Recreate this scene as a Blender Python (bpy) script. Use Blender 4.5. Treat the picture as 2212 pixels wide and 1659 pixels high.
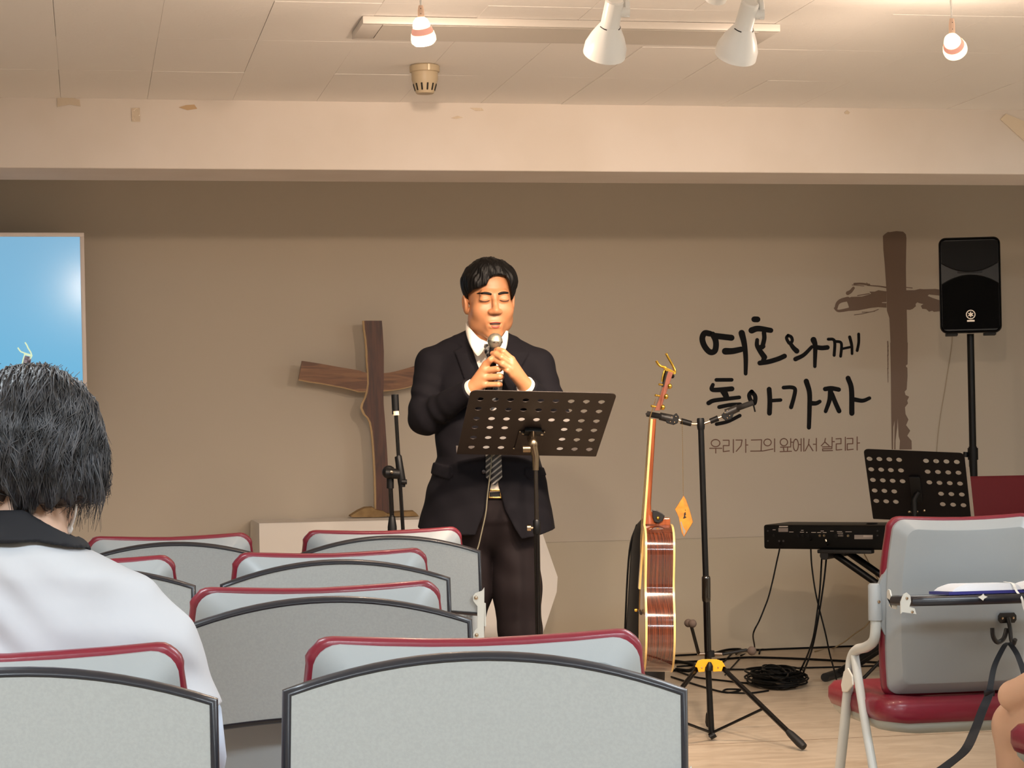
import bpy, bmesh, math, random
import numpy as np
from mathutils import Vector, Matrix
for _o in list(bpy.data.objects):
    bpy.data.objects.remove(_o, do_unlink=True)
SC = bpy.context.scene
COL = SC.collection
random.seed(7)
PI = math.pi

# ---------------------------------------------------------------- camera
TH, PITCH, ROLL = math.radians(10.96), math.atan(103.5 / 4730), 0.0165
FPX, CX, CY = 4730.0, 1106.0, 829.5
CAM = Vector((0, 0, 1.08))
R0 = Vector((math.cos(TH), -math.sin(TH), 0))
F0 = Vector((math.sin(TH), math.cos(TH), 0))
UP = Vector((0, 0, 1))
FW = F0 * math.cos(PITCH) + UP * math.sin(PITCH)
U1 = UP * math.cos(PITCH) - F0 * math.sin(PITCH)
CI = R0 * math.cos(ROLL) - U1 * math.sin(ROLL)
CJ = R0 * math.sin(ROLL) + U1 * math.cos(ROLL)
cam_d = bpy.data.cameras.new('camera')
cam_d.sensor_width = 36.0
cam_d.lens = FPX / 2212 * 36
cam_d.clip_start = 0.05
cam = bpy.data.objects.new('camera', cam_d)
COL.objects.link(cam)
cam.matrix_world = Matrix(((CI.x, CJ.x, -FW.x, CAM.x), (CI.y, CJ.y, -FW.y, CAM.y), (CI.z, CJ.z, -FW.z, CAM.z), (0, 0, 0, 1)))
SC.camera = cam

# ---------------------------------------------------------------- world, exposure, room lights
SC.view_settings.view_transform = 'Standard'
SC.view_settings.look = 'None'
SC.view_settings.gamma = 1.0
SC.view_settings.use_curve_mapping = False
SC.view_settings.exposure = 0.0
w = bpy.data.worlds.new('world')
SC.world = w
w.use_nodes = True
w.node_tree.nodes['Background'].inputs[0].default_value = (0.5, 0.5, 0.5, 1)
w.node_tree.nodes['Background'].inputs[1].default_value = 0.0

ZC = 2.28            # ceiling height
VW = 10.26           # back wall
UL, UR, VB = -2.6, 5.9, -3.4
WARM = (1.0, 0.768, 0.58)
COOL = (0.83, 0.93, 1.0)


def area_light(name, loc, size, power, col):
    d = bpy.data.lights.new(name, 'AREA')
    d.shape = 'RECTANGLE'
    d.size, d.size_y = size
    d.energy = power
    d.color = col
    o = bpy.data.objects.new(name, d)
    COL.objects.link(o)
    o.location = loc
    return o


# the lit fluorescent ceiling fittings over the seats (behind and above the camera)
for (lu, lv, pw) in ((-0.7, 0.9, 75), (1.7, 0.9, 65), (4.4, 0.9, 60), (-0.9, 3.9, 40), (2.3, 3.9, 40), (5.0, 5.4, 55)):
    area_light('seat_light', (lu, lv, ZC - 0.03), (1.2, 0.26), pw, COOL)

# ---------------------------------------------------------------- pixel -> world helpers (measuring the photograph)


def ray(px, py):
    return FW + CI * ((px - CX) / FPX) - CJ * ((py - CY) / FPX)


def at(px, py, D):
    return CAM + ray(px, py) * D


def on_v(px, py, v):
    r = ray(px, py)
    return CAM + r * ((v - CAM.y) / r.y)


def on_z(px, py, z):
    r = ray(px, py)
    return CAM + r * ((z - CAM.z) / r.z)


# ---------------------------------------------------------------- materials


def lin(c):
    if isinstance(c, str):
        c = c.lstrip('#')
        c = [int(c[i:i + 2], 16) / 255 for i in (0, 2, 4)]
    return tuple(x / 12.92 if x <= 0.04045 else ((x + 0.055) / 1.055) ** 2.4 for x in c)


MATS = {}


def mat(name, col, rough=0.5, metal=0.0, bump=None, var=None, emit=None, coat=0.0, spec=None, sheen=0.0, trans=0.0, sss=0.0,
        scale_xyz=None, alpha=None):
    """bump=(noise scale, strength, distance); var=(noise scale, colour b, detail)"""
    if name in MATS:
        return MATS[name]
    m = bpy.data.materials.new(name)
    m.use_nodes = True
    nt = m.node_tree
    b = nt.nodes['Principled BSDF']
    b.inputs['Base Color'].default_value = (*lin(col), 1)
    b.inputs['Roughness'].default_value = rough
    b.inputs['Metallic'].default_value = metal
    if coat:
        b.inputs['Coat Weight'].default_value = coat
        b.inputs['Coat Roughness'].default_value = 0.08
    if spec is not None:
        b.inputs['Specular IOR Level'].default_value = spec
    if sheen:
        b.inputs['Sheen Weight'].default_value = sheen
    if trans:
        b.inputs['Transmission Weight'].default_value = trans
    if sss:
        b.inputs['Subsurface Weight'].default_value = sss
        b.inputs['Subsurface Radius'].default_value = (0.012, 0.005, 0.003)
        b.inputs['Subsurface Scale'].default_value = 1.0
    if emit:
        b.inputs['Emission Color'].default_value = (*emit[0], 1)
        b.inputs['Emission Strength'].default_value = emit[1]
    src = None
    if bump or var:
        tc = nt.nodes.new('ShaderNodeTexCoord')
        src = tc.outputs['Object']
        if scale_xyz:
            mp = nt.nodes.new('ShaderNodeMapping')
            mp.inputs['Scale'].default_value = scale_xyz
            nt.links.new(src, mp.inputs[0])
            src = mp.outputs[0]
    if var:
        n = nt.nodes.new('ShaderNodeTexNoise')
        n.inputs['Scale'].default_value = var[0]
        n.inputs['Detail'].default_value = var[2] if len(var) > 2 else 4
        nt.links.new(src, n.inputs['Vector'])
        rmp = nt.nodes.new('ShaderNodeValToRGB')
        rmp.color_ramp.elements[0].position = 0.35
        rmp.color_ramp.elements[1].position = 0.65
        rmp.color_ramp.elements[0].color = (*lin(col), 1)
        rmp.color_ramp.elements[1].color = (*lin(var[1]), 1)
        nt.links.new(n.outputs['Fac'], rmp.inputs[0])
        nt.links.new(rmp.outputs[0], b.inputs['Base Color'])
    if bump:
        n = nt.nodes.new('ShaderNodeTexNoise')
        n.inputs['Scale'].default_value = bump[0]
        n.inputs['Detail'].default_value = 3
        nt.links.new(src, n.inputs['Vector'])
        bp = nt.nodes.new('ShaderNodeBump')
        bp.inputs['Strength'].default_value = bump[1]
        bp.inputs['Distance'].default_value = bump[2] if len(bump) > 2 else 0.002
        nt.links.new(n.outputs['Fac'], bp.inputs['Height'])
        nt.links.new(bp.outputs[0], b.inputs['Normal'])
    MATS[name] = m
    return m


# ---------------------------------------------------------------- objects
WM = {}


def thing(name, label, cat, loc=(0, 0, 0), rotz=0.0, group=None, M=None):
    o = bpy.data.objects.new(name, None)
    COL.objects.link(o)
    o.empty_display_size = 0.05
    m = M if M is not None else Matrix.Translation(Vector(loc)) @ Matrix.Rotation(rotz, 4, 'Z')
    o.matrix_world = m
    WM[o.name] = m.copy()
    o['label'] = label
    o['category'] = cat
    if group:
        o['group'] = group
    return o


def tag(o, label, cat, group=None):
    o['label'] = label
    o['category'] = cat
    if group:
        o['group'] = group
    return o


class MB:
    def __init__(self):
        self.bm = bmesh.new()

    def _v(self, pts):
        return [self.bm.verts.new(p) for p in pts]

    def face(self, pts):
        return self.bm.faces.new(self._v(pts))

    def box(self, c, s, M=None, bevel=0.0, seg=2):
        b2 = bmesh.new()
        bmesh.ops.create_cube(b2, size=1.0)
        for v in b2.verts:
            v.co = Vector((v.co.x * s[0], v.co.y * s[1], v.co.z * s[2]))
        if bevel:
            bmesh.ops.bevel(b2, geom=b2.edges[:] , offset=bevel, segments=seg, profile=0.5, affect='EDGES')
        T = (M or Matrix()) @ Matrix.Translation(Vector(c)) if M is None or True else None
        self._merge(b2, T)
        return self

    def _merge(self, b2, T):
        mp = {}
        for v in b2.verts:
            mp[v] = self.bm.verts.new(T @ v.co)
        for f in b2.faces:
            try:
                self.bm.faces.new([mp[v] for v in f.verts])
            except ValueError:
                pass
        b2.free()

    def loft(self, rings, closed_ring=True, cap0=True, cap1=True, loop=False):
        vr = [self._v(r) for r in rings]
        n = len(vr[0])
        m = len(vr)
        for k in range(m if loop else m - 1):
            a, b = vr[k], vr[(k + 1) % m]
            for i in range(n if closed_ring else n - 1):
                j = (i + 1) % n
                try:
                    self.bm.faces.new((a[i], a[j], b[j], b[i]))
                except ValueError:
                    pass
        if not loop and closed_ring:
            if cap0:
                self.bm.faces.new(vr[0][::-1])
            if cap1:
                self.bm.faces.new(vr[-1])
        return self

    def tube(self, pts, r, seg=10, caps=True, flat=None, loop=False):
        pts = [Vector(p) for p in pts]
        n = len(pts)
        rs = r if isinstance(r, (list, tuple)) else [r] * n
        rings = []
        tprev, nrm = None, None
        for k in range(n):
            if loop:
                t = (pts[(k + 1) % n] - pts[k - 1]).normalized()
            else:
                t = (pts[min(k + 1, n - 1)] - pts[max(k - 1, 0)]).normalized()
            if nrm is None:
                ref = Vector((0, 0, 1)) if abs(t.z) < 0.9 else Vector((1, 0, 0))
                nrm = t.cross(ref).normalized()
            else:
                nrm = (nrm - t * nrm.dot(t))
                nrm = nrm.normalized() if nrm.length > 1e-6 else t.orthogonal().normalized()
            bi = t.cross(nrm)
            rr = rs[k]
            fx = flat if flat else 1.0
            rings.append([pts[k] + (nrm * math.cos(2 * PI * i / seg) + bi * (fx * math.sin(2 * PI * i / seg))) * rr for i in range(seg)])
        self.loft(rings, cap0=caps, cap1=caps, loop=loop)
        return self

    def cyl(self, a, b, r, r2=None, seg=16):
        return self.tube([a, b], [r, r if r2 is None else r2], seg)

    def lathe(self, prof, M=None, seg=24):
        """prof: [(radius, z)], spun about local z"""
        M = M or Matrix()
        rings = []
        for (r, z) in prof:
            r = max(r, 1e-5)
            rings.append([M @ Vector((r * math.cos(2 * PI * i / seg), r * math.sin(2 * PI * i / seg), z)) for i in range(seg)])
        self.loft(rings)
        return self

    def prism(self, poly, z0, z1, M=None):
        M = M or Matrix()
        a = [M @ Vector((p[0], p[1], z0)) for p in poly]
        b = [M @ Vector((p[0], p[1], z1)) for p in poly]
        self.loft([a, b])
        return self

    def ball(self, c, r, seg=16, M=None):
        rr = r if isinstance(r, (list, tuple)) else (r, r, r)
        T = (M or Matrix.Translation(Vector(c)))
        b2 = bmesh.new()
        bmesh.ops.create_uvsphere(b2, u_segments=seg, v_segments=max(6, seg // 2), radius=1.0)
        for v in b2.verts:
            v.co = Vector((v.co.x * rr[0], v.co.y * rr[1], v.co.z * rr[2]))
        self._merge(b2, T)
        return self

    def grid(self, fn, nu, nv, wrap=False):
        vs = [[self.bm.verts.new(fn(i / nu, j / nv)) for j in range(nv + 1)] for i in range(nu + 1)]
        for i in range(nu):
            for j in range(nv):
                self.bm.faces.new((vs[i][j], vs[i + 1][j], vs[i + 1][j + 1], vs[i][j + 1]))
        return self

    def build(self, name, m, parent=None, smooth=35, world=True, kind=None, label=None, bevel=0.0, fixn=True, solid=0.0):
        bm = self.bm
        if fixn:
            bmesh.ops.recalc_face_normals(bm, faces=bm.faces[:])
        if parent is not None and world:
            bm.transform(WM[parent.name].inverted())
        me = bpy.data.meshes.new(name)
        bm.to_mesh(me)
        bm.free()
        return finish(name, me, m, parent, smooth, kind, label, bevel, solid)


def finish(name, me, m, parent=None, smooth=35, kind=None, label=None, bevel=0.0, solid=0.0):
    if smooth:
        me.polygons.foreach_set('use_smooth', [True] * len(me.polygons))
        if smooth < 180:
            me.set_sharp_from_angle(angle=math.radians(smooth))
    me.materials.append(m)
    o = bpy.data.objects.new(name, me)
    COL.objects.link(o)
    if parent is not None:
        o.parent = parent
        WM[o.name] = WM[parent.name].copy()
    else:
        WM[o.name] = Matrix()
    if kind:
        o['kind'] = kind
    if label:
        o['label'] = label
    if solid:
        md = o.modifiers.new('solid', 'SOLIDIFY')
        md.thickness = solid
        md.offset = 0
    if bevel:
        md = o.modifiers.new('bevel', 'BEVEL')
        md.width = bevel
        md.segments = 2
        md.limit_method = 'ANGLE'
        md.angle_limit = math.radians(40)
    return o


def bez(pts, n=8, loop=False):
    """Catmull-Rom through points"""
    P = [Vector(p) for p in pts]
    N = len(P)
    out = []
    for k in range(N if loop else N - 1):
        if loop:
            p0, p1, p2, p3 = P[k - 1], P[k], P[(k + 1) % N], P[(k + 2) % N]
        else:
            p1, p2 = P[k], P[k + 1]
            p0 = P[k - 1] if k > 0 else p1 * 2 - p2
            p3 = P[k + 2] if k + 2 < N else p2 * 2 - p1
        for i in range(n):
            t = i / n
            out.append(0.5 * ((2 * p1) + (p2 - p0) * t + (2 * p0 - 5 * p1 + 4 * p2 - p3) * t * t + (3 * p1 - p0 - 3 * p2 + p3) * t ** 3))
    if not loop:
        out.append(P[-1])
    return out


def copy_tree(o, parent=None):
    c = o.copy()
    COL.objects.link(c)
    if parent is not None:
        c.parent = parent
    for ch in [x for x in o.children]:
        copy_tree(ch, c)
    return c


# ---------------------------------------------------------------- signed-distance sculpting (numpy) + surface nets


def surface_nets(fn, lo, hi, h):
    """two-level: whole blocks far from the surface are skipped"""
    lo = np.array(lo, float)
    hi = np.array(hi, float)
    B = 8
    nb = np.ceil((hi - lo) / (h * B)).astype(int) + 1
    n = nb * B
    ax = [(lo[k] + h * np.arange(n[k])).astype(np.float32) for k in range(3)]
    cax = [(lo[k] + h * (B * np.arange(nb[k]) + (B - 1) / 2)).astype(np.float32) for k in range(3)]
    X, Y, Z = np.meshgrid(*cax, indexing='ij')
    cd = fn(np.stack([X.ravel(), Y.ravel(), Z.ravel()], 1)).reshape(X.shape)
    V = np.repeat(np.repeat(np.repeat(np.where(cd < 0, -1, 1).astype(np.float32), B, 0), B, 1), B, 2)
    near = np.argwhere(np.abs(cd) < h * B * 1.35)
    off = np.stack(np.meshgrid(*([np.arange(B)] * 3), indexing='ij'), -1).reshape(-1, 3)
    for s in range(0, len(near), 800):
        blk = near[s:s + 800]
        idx3 = (blk[:, None, :] * B + off[None]).reshape(-1, 3)
        P = np.stack([ax[k][idx3[:, k]] for k in range(3)], 1)
        V[idx3[:, 0], idx3[:, 1], idx3[:, 2]] = fn(P)
    V[0], V[-1] = 1, 1
    V[:, 0], V[:, -1] = 1, 1
    V[:, :, 0], V[:, :, -1] = 1, 1
    inside = V < 0
    m = n - 1
    corners = [(i, j, k) for i in (0, 1) for j in (0, 1) for k in (0, 1)]
    any_, all_ = np.zeros(m, bool), np.ones(m, bool)
    for c in corners:
        q = inside[c[0]:c[0] + m[0], c[1]:c[1] + m[1], c[2]:c[2] + m[2]]
        any_ |= q
        all_ &= q
    act = any_ & ~all_
    ijk = np.argwhere(act)
    idx = -np.ones(m, np.int32)
    idx[act] = np.arange(len(ijk), dtype=np.int32)
    val = {c: V[ijk[:, 0] + c[0], ijk[:, 1] + c[1], ijk[:, 2] + c[2]] for c in corners}
    acc = np.zeros((len(ijk), 3), np.float32)
    cnt = np.zeros(len(ijk), np.float32)
    for a in corners:
        for d in range(3):
            if a[d]:
                continue
            b = list(a)
            b[d] = 1
            va, vb = val[a], val[tuple(b)]
            x = (va < 0) != (vb < 0)
            t = np.where(x, va / np.where(x, va - vb, 1), 0)
            for e in range(3):
                acc[:, e] += np.where(x, a[e] + (t if e == d else 0), 0)
            cnt += x
    verts = lo + h * (ijk + acc / np.maximum(cnt, 1)[:, None])
    quads = []
    for d in range(3):
        e, f = [(1, 2), (2, 0), (0, 1)][d]
        s0 = [slice(None)] * 3
        s1 = [slice(None)] * 3
        s0[d] = slice(0, -1)
        s1[d] = slice(1, None)
        ia, ib = inside[tuple(s0)], inside[tuple(s1)]
        for flip in (False, True):
            c = np.argwhere((ia & ~ib) if not flip else (~ia & ib))
            c = c[(c[:, e] > 0) & (c[:, f] > 0) & (c[:, e] < m[e]) & (c[:, f] < m[f])]
            def g(de, df):
                q = c.copy()
                q[:, e] += de
                q[:, f] += df
                return idx[q[:, 0], q[:, 1], q[:, 2]]
            q = np.stack([g(-1, -1), g(0, -1), g(0, 0), g(-1, 0)], 1)
            if flip:
                q = q[:, ::-1]
            quads.append(q)
    Q = np.concatenate(quads)
    Q = Q[(Q >= 0).all(1)]
    return verts, Q


def sdf_obj(name, fn, lo, hi, h, m, parent=None, M=None, smooth_it=0, kind=None, label=None):
    v, q = surface_nets(fn, lo, hi, h)
    me = bpy.data.meshes.new(name)
    me.vertices.add(len(v))
    me.vertices.foreach_set('co', v.astype(np.float32).ravel())
    me.loops.add(len(q) * 4)
    me.loops.foreach_set('vertex_index', q.astype(np.int32).ravel())
    me.polygons.add(len(q))
    me.polygons.foreach_set('loop_start', np.arange(0, len(q) * 4, 4, dtype=np.int32))
    me.update(calc_edges=True)
    me.validate()
    if M is not None:
        me.transform(M)
    o = finish(name, me, m, parent, 180, kind, label)
    if smooth_it:
        md = o.modifiers.new('smooth', 'SMOOTH')
        md.factor = 0.5
        md.iterations = smooth_it
    return o


def _a(x):
    return np.asarray(x, np.float32)


def s_cap(p, a, b, ra, rb=None):
    rb = ra if rb is None else rb
    a, b = _a(a), _a(b)
    ab = b - a
    t = np.clip(((p - a) @ ab) / max(float(ab @ ab), 1e-9), 0, 1)
    return np.linalg.norm(p - a - t[:, None] * ab, axis=1) - (ra + (rb - ra) * t)


def s_chain(p, pts, rs, k=0.0):
    d = None
    for i in range(len(pts) - 1):
        e = s_cap(p, pts[i], pts[i + 1], rs[i], rs[i + 1])
        d = e if d is None else (smin(d, e, k) if k else np.minimum(d, e))
    return d


def s_ell(p, c, r, R=None):
    q = p - _a(c)
    if R is not None:
        q = q @ _a(R)
    r = _a(r)
    k0 = np.linalg.norm(q / r, axis=1)
    k1 = np.linalg.norm(q / (r * r), axis=1)
    return k0 * (k0 - 1) / np.maximum(k1, 1e-6)


def s_box(p, c, s, rnd=0.0, R=None):
    q = p - _a(c)
    if R is not None:
        q = q @ _a(R)
    q = np.abs(q) - (_a(s) - rnd)
    return np.linalg.norm(np.maximum(q, 0), axis=1) + np.minimum(q.max(1), 0) - rnd


def smin(a, b, k):
    h = np.clip(0.5 + 0.5 * (b - a) / k, 0, 1)
    return b + (a - b) * h - k * h * (1 - h)


def smax(a, b, k):
    return -smin(-a, -b, k)


def s_stack(p, secs, n=2.3):
    """stack of superellipse sections (z, cx, cy, rx, ry)"""
    S = np.array(sorted(secs), np.float32)
    z = p[:, 2]
    cx, cy, rx, ry = (np.interp(z, S[:, 0], S[:, k]) for k in (1, 2, 3, 4))
    q = (np.abs((p[:, 0] - cx) / rx) ** n + np.abs((p[:, 1] - cy) / ry) ** n) ** (1 / n)
    d = (q - 1) * np.minimum(rx, ry)
    return np.maximum(d, np.maximum(S[0, 0] - z, z - S[-1, 0]))


def s_poly2(x, y, poly):
    """signed distance to a 2-D polygon"""
    P = np.array(poly, np.float32)
    n = len(P)
    d = np.full(x.shape, 1e9, np.float32)
    s = np.ones(x.shape, np.float32)
    for i in range(n):
        a, b = P[i], P[i - 1]
        ex, ey = b - a
        wx, wy = x - a[0], y - a[1]
        t = np.clip((wx * ex + wy * ey) / max(ex * ex + ey * ey, 1e-12), 0, 1)
        bx, by = wx - ex * t, wy - ey * t
        d = np.minimum(d, bx * bx + by * by)
        c1, c2, c3 = y >= a[1], y < b[1], ex * wy > ey * wx
        s = np.where((c1 & c2 & c3) | (~c1 & ~c2 & ~c3), -s, s)
    return s * np.sqrt(d)


def rotm(ax, ay, az):
    return np.array((Matrix.Rotation(az, 3, 'Z') @ Matrix.Rotation(ay, 3, 'Y') @ Matrix.Rotation(ax, 3, 'X')), np.float32)
# ================================================================ setting
M_WALL = mat('wall_paint', '#d1c5b4', 0.75, bump=(60, 0.08, 0.002))
M_WALL2 = mat('wall_paint_lower', '#cec2ad', 0.7, bump=(60, 0.08, 0.002))
M_CEIL = mat('ceiling_paint', '#f3eee9', 0.8, bump=(30, 0.15, 0.002))
M_BEAM = mat('beam_paint', '#e6dcd4', 0.7, bump=(14, 0.12, 0.003), var=(3, '#e0d5cb', 3))
M_WHITE = mat('white_enamel', '#e9e7e2', 0.35)
M_GREYBAND = mat('light_grey_plastic', '#cfcac2', 0.45)


def tile_material():
    m = mat('ceiling_tile', '#f3eee9', 0.75)
    nt = m.node_tree
    b = nt.nodes['Principled BSDF']
    tc = nt.nodes.new('ShaderNodeTexCoord')
    mp = nt.nodes.new('ShaderNodeMapping')
    mp.inputs['Scale'].default_value = (38, 120, 30)
    nt.links.new(tc.outputs['Object'], mp.inputs[0])
    n = nt.nodes.new('ShaderNodeTexNoise')
    n.inputs['Scale'].default_value = 1.0
    n.inputs['Detail'].default_value = 3
    nt.links.new(mp.outputs[0], n.inputs['Vector'])
    r = nt.nodes.new('ShaderNodeValToRGB')
    r.color_ramp.elements[0].position = 0.60
    r.color_ramp.elements[1].position = 0.66
    nt.links.new(n.outputs['Fac'], r.inputs[0])
    bp = nt.nodes.new('ShaderNodeBump')
    bp.inputs['Strength'].default_value = 0.35
    bp.inputs['Distance'].default_value = 0.002
    bp.invert = True
    nt.links.new(r.outputs[0], bp.inputs['Height'])
    nt.links.new(bp.outputs[0], b.inputs['Normal'])
    return m


def floor_material():
    m = mat('floor_vinyl', '#c9ae90', 0.32)
    nt = m.node_tree
    b = nt.nodes['Principled BSDF']
    tc = nt.nodes.new('ShaderNodeTexCoord')
    mp = nt.nodes.new('ShaderNodeMapping')
    mp.inputs['Scale'].default_value = (2.2, 5.5, 1)
    nt.links.new(tc.outputs['Object'], mp.inputs[0])
    n = nt.nodes.new('ShaderNodeTexNoise')
    n.inputs['Scale'].default_value = 2.0
    n.inputs['Detail'].default_value = 9
    n.inputs['Roughness'].default_value = 0.62
    n.inputs['Distortion'].default_value = 1.2
    nt.links.new(mp.outputs[0], n.inputs['Vector'])
    r = nt.nodes.new('ShaderNodeValToRGB')
    e = r.color_ramp.elements
    e[0].position, e[1].position = 0.34, 0.66
    e[0].color = (*lin('#b9a58e'), 1)
    e[1].color = (*lin('#d3c1aa'), 1)
    nt.links.new(n.outputs['Fac'], r.inputs[0])
    nt.links.new(r.outputs[0], b.inputs['Base Color'])
    return m


M_TILE = tile_material()
M_FLOOR = floor_material()


def struct(name, mb, m, parent=None, **k):
    o = mb.build(name, m, parent, smooth=0, **k)
    if parent is None:
        o['kind'] = 'structure'
    return o


T = 0.12
struct('floor', MB().box(((UL + UR) / 2, (VB + VW) / 2, -T / 2), (UR - UL + .4, VW - VB + .4, T)), M_FLOOR)
fl = bpy.data.objects['floor']
fs = on_z(1600, 1605, 0)
struct('floor_seam', MB().box(((UL + UR) / 2, fs.y, 0.0006), (UR - UL, 0.003, 0.0012)), mat('seam_dirt', '#7d6a56', 0.8), fl)
ZS = 0.5 * (on_v(1300, 1169, VW).z + on_v(1640, 1160, VW).z)      # joint of the wall lining
wb = MB().box(((UL + UR) / 2, VW + T / 2 + 0.004, 1.25), (UR - UL + .4, T, 2.5 + .2))
wall_back = struct('wall_back', wb, M_WALL)
struct('wall_panel', MB().box(((UL + UR) / 2, VW + 0.002, (ZS + 0.0015 + 2.28) / 2), (UR - UL, 0.004, 2.28 - ZS - 0.0015)), M_WALL, wall_back)
struct('wall_panel', MB().box(((UL + UR) / 2, VW + 0.003, (ZS - 0.0015) / 2), (UR - UL, 0.002, ZS - 0.0015)), M_WALL2, wall_back)
struct('wall_left', MB().box((UL - T / 2, (VB + VW) / 2, 1.25), (T, VW - VB + .4, 2.7)), M_WALL)
struct('wall_right', MB().box((UR + T / 2, (VB + VW) / 2, 1.25), (T, VW - VB + .4, 2.7)), M_WALL)
struct('wall_front', MB().box(((UL + UR) / 2, VB - T / 2, 1.25), (UR - UL + .4, T, 2.7)), M_WALL)
VB0, VB1, ZB = 7.835, 8.2, 2.033
# ceiling: one slab, with the tiles the camera can tell apart hung under it one by one
TV0 = 4.8
cb = MB()
cb.box(((UL + UR) / 2, (VB + VW) / 2, ZC + 0.015 + T / 2), (UR - UL + .4, VW - VB + .4, T))
cb.box(((UL + UR) / 2, (VB + TV0) / 2, ZC + 0.0075), (UR - UL, TV0 - VB, 0.015))
cb.box(((UL + UR) / 2, (VB1 + VW) / 2, ZC + 0.0075), (UR - UL, VW - VB1, 0.015))
tu0 = on_z(119, 60, ZC).x
u0 = tu0 - 0.3 * 4
u1 = u0 + 0.3 * 17
cb.box(((UL + u0) / 2, (TV0 + VB0) / 2, ZC + 0.0075), (u0 - UL, VB0 - TV0, 0.015))
cb.box(((UR + u1) / 2, (TV0 + VB0) / 2, ZC + 0.0075), (UR - u1, VB0 - TV0, 0.015))
ceiling = struct('ceiling', cb, M_CEIL)
rt = random.Random(3)
tb = bmesh.new()
bmesh.ops.create_cube(tb, size=1.0)
for vv in tb.verts:
    vv.co = Vector((vv.co.x * 0.2994, vv.co.y * 0.5994, vv.co.z * 0.012))
bmesh.ops.bevel(tb, geom=[e for e in tb.edges if abs(e.verts[0].co.z + 0.006) < 1e-4 and abs(e.verts[1].co.z + 0.006) < 1e-4], offset=0.0006, segments=1, affect='EDGES')
tile_me = bpy.data.meshes.new('ceiling_tile')
tb.to_mesh(tile_me)
tb.free()
tile_me.materials.append(M_TILE)
for iu in range(17):
    for iv in range(5):
        v0 = VB0 - 0.6 * (iv + 1) + 0.0
        cvv = v0 + 0.3
        o = bpy.data.objects.new('ceiling_tile', tile_me)
        COL.objects.link(o)
        o.parent = ceiling
        o.location = (u0 + 0.3 * (iu + 0.5) + rt.uniform(-.0004, .0004), cvv + rt.uniform(-.0004, .0004), ZC + 0.006 + rt.uniform(-.0008, .0008))
        o.rotation_euler = (0, rt.uniform(-.0025, .0025), rt.uniform(-.001, .001))
# beam
beam = struct('trim_1', MB().box(((UL + UR) / 2, (VB0 + VB1) / 2, (ZB + ZC + 0.014) / 2), (UR - UL, VB1 - VB0, ZC + 0.014 - ZB), bevel=0.004), M_BEAM)
M_TAPE = mat('old_tape', '#d8c7b2', 0.25, bump=(90, 0.5, 0.004))
M_TAPE2 = mat('brown_tape_residue', '#c7a883', 0.6)


def patch(poly, m, name, t=0.0012, lab=None):
    pts = [on_v(x, y, VB0 - 0.0008) for x, y in poly]
    b = MB()
    b.loft([pts, [p - Vector((0, t, 0)) for p in pts]])
    return b.build(name, m, beam, smooth=0, label=lab)


patch([(123, 209), (150, 210), (172, 216), (174, 230), (150, 226), (124, 231)], M_TAPE, 'tape_patch', 0.003)
patch([(284, 234), (302, 233), (303, 263), (285, 263)], M_TAPE, 'tape_patch', 0.003)
patch([(386, 232), (402, 227), (420, 226), (426, 235), (405, 238)], M_TAPE2, 'tape_residue')
patch([(1015, 233), (1040, 233), (1045, 239), (1028, 240)], M_TAPE, 'tape_residue')
patch([(974, 255), (988, 250), (1000, 254), (985, 257)], M_TAPE, 'tape_residue')
patch([(1824, 243), (1830, 238), (1836, 243), (1833, 247), (1825, 246)], M_TAPE, 'tape_residue')
patch([(2160, 258), (2172, 246), (2212, 262), (2240, 330), (2195, 290)], mat('lifted_wallpaper', '#e3d2bb', 0.6), 'lifted_paper', 0.004)

# ---------------------------------------------------------------- writing and cross on the back wall
M_INK = mat('black_lettering', '#0a0708', 0.6, spec=.2)
M_BROWN = mat('brown_lettering', '#7c5846', 0.55)
M_CROSS = mat('brown_brush_print', '#816b5c', 0.6)


def stroke(mb, pts, r, conv, t, n=6):
    """flat ribbon with round ends on the wall plane"""
    P = [Vector((*p, 0)) for p in pts]
    if len(P) > 2:
        P = bez(P, n, loop=False) if n > 1 else P
    rs = r if isinstance(r, (tuple, list)) else (r, r)
    N = len(P)
    L, Rr = [], []
    for k in range(N):
        d = (P[min(k + 1, N - 1)] - P[max(k - 1, 0)]).normalized()
        q = Vector((-d.y, d.x, 0))
        rr = rs[0] + (rs[1] - rs[0]) * k / (N - 1)
        L.append(P[k] + q * rr)
        Rr.append(P[k] - q * rr)
    d0 = (P[1] - P[0]).normalized()
    d1 = (P[-1] - P[-2]).normalized()
    cap0 = [P[0] + Vector((math.cos(a) * d0.x - math.sin(a) * d0.y, math.cos(a) * d0.y + math.sin(a) * d0.x, 0)) * rs[0] for a in [PI / 2 + PI * i / 6 for i in range(7)]]
    cap1 = [P[-1] + Vector((math.cos(a) * d1.x - math.sin(a) * d1.y, math.cos(a) * d1.y + math.sin(a) * d1.x, 0)) * rs[1] for a in [-PI / 2 + PI * i / 6 for i in range(7)]]
    w3 = lambda p: conv(p.x, p.y) - Vector((0, t, 0))
    for k in range(N - 1):
        mb.face([w3(L[k]), w3(L[k + 1]), w3(Rr[k + 1]), w3(Rr[k])])
    mb.face([w3(p) for p in cap0])
    mb.face([w3(p) for p in cap1])


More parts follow.
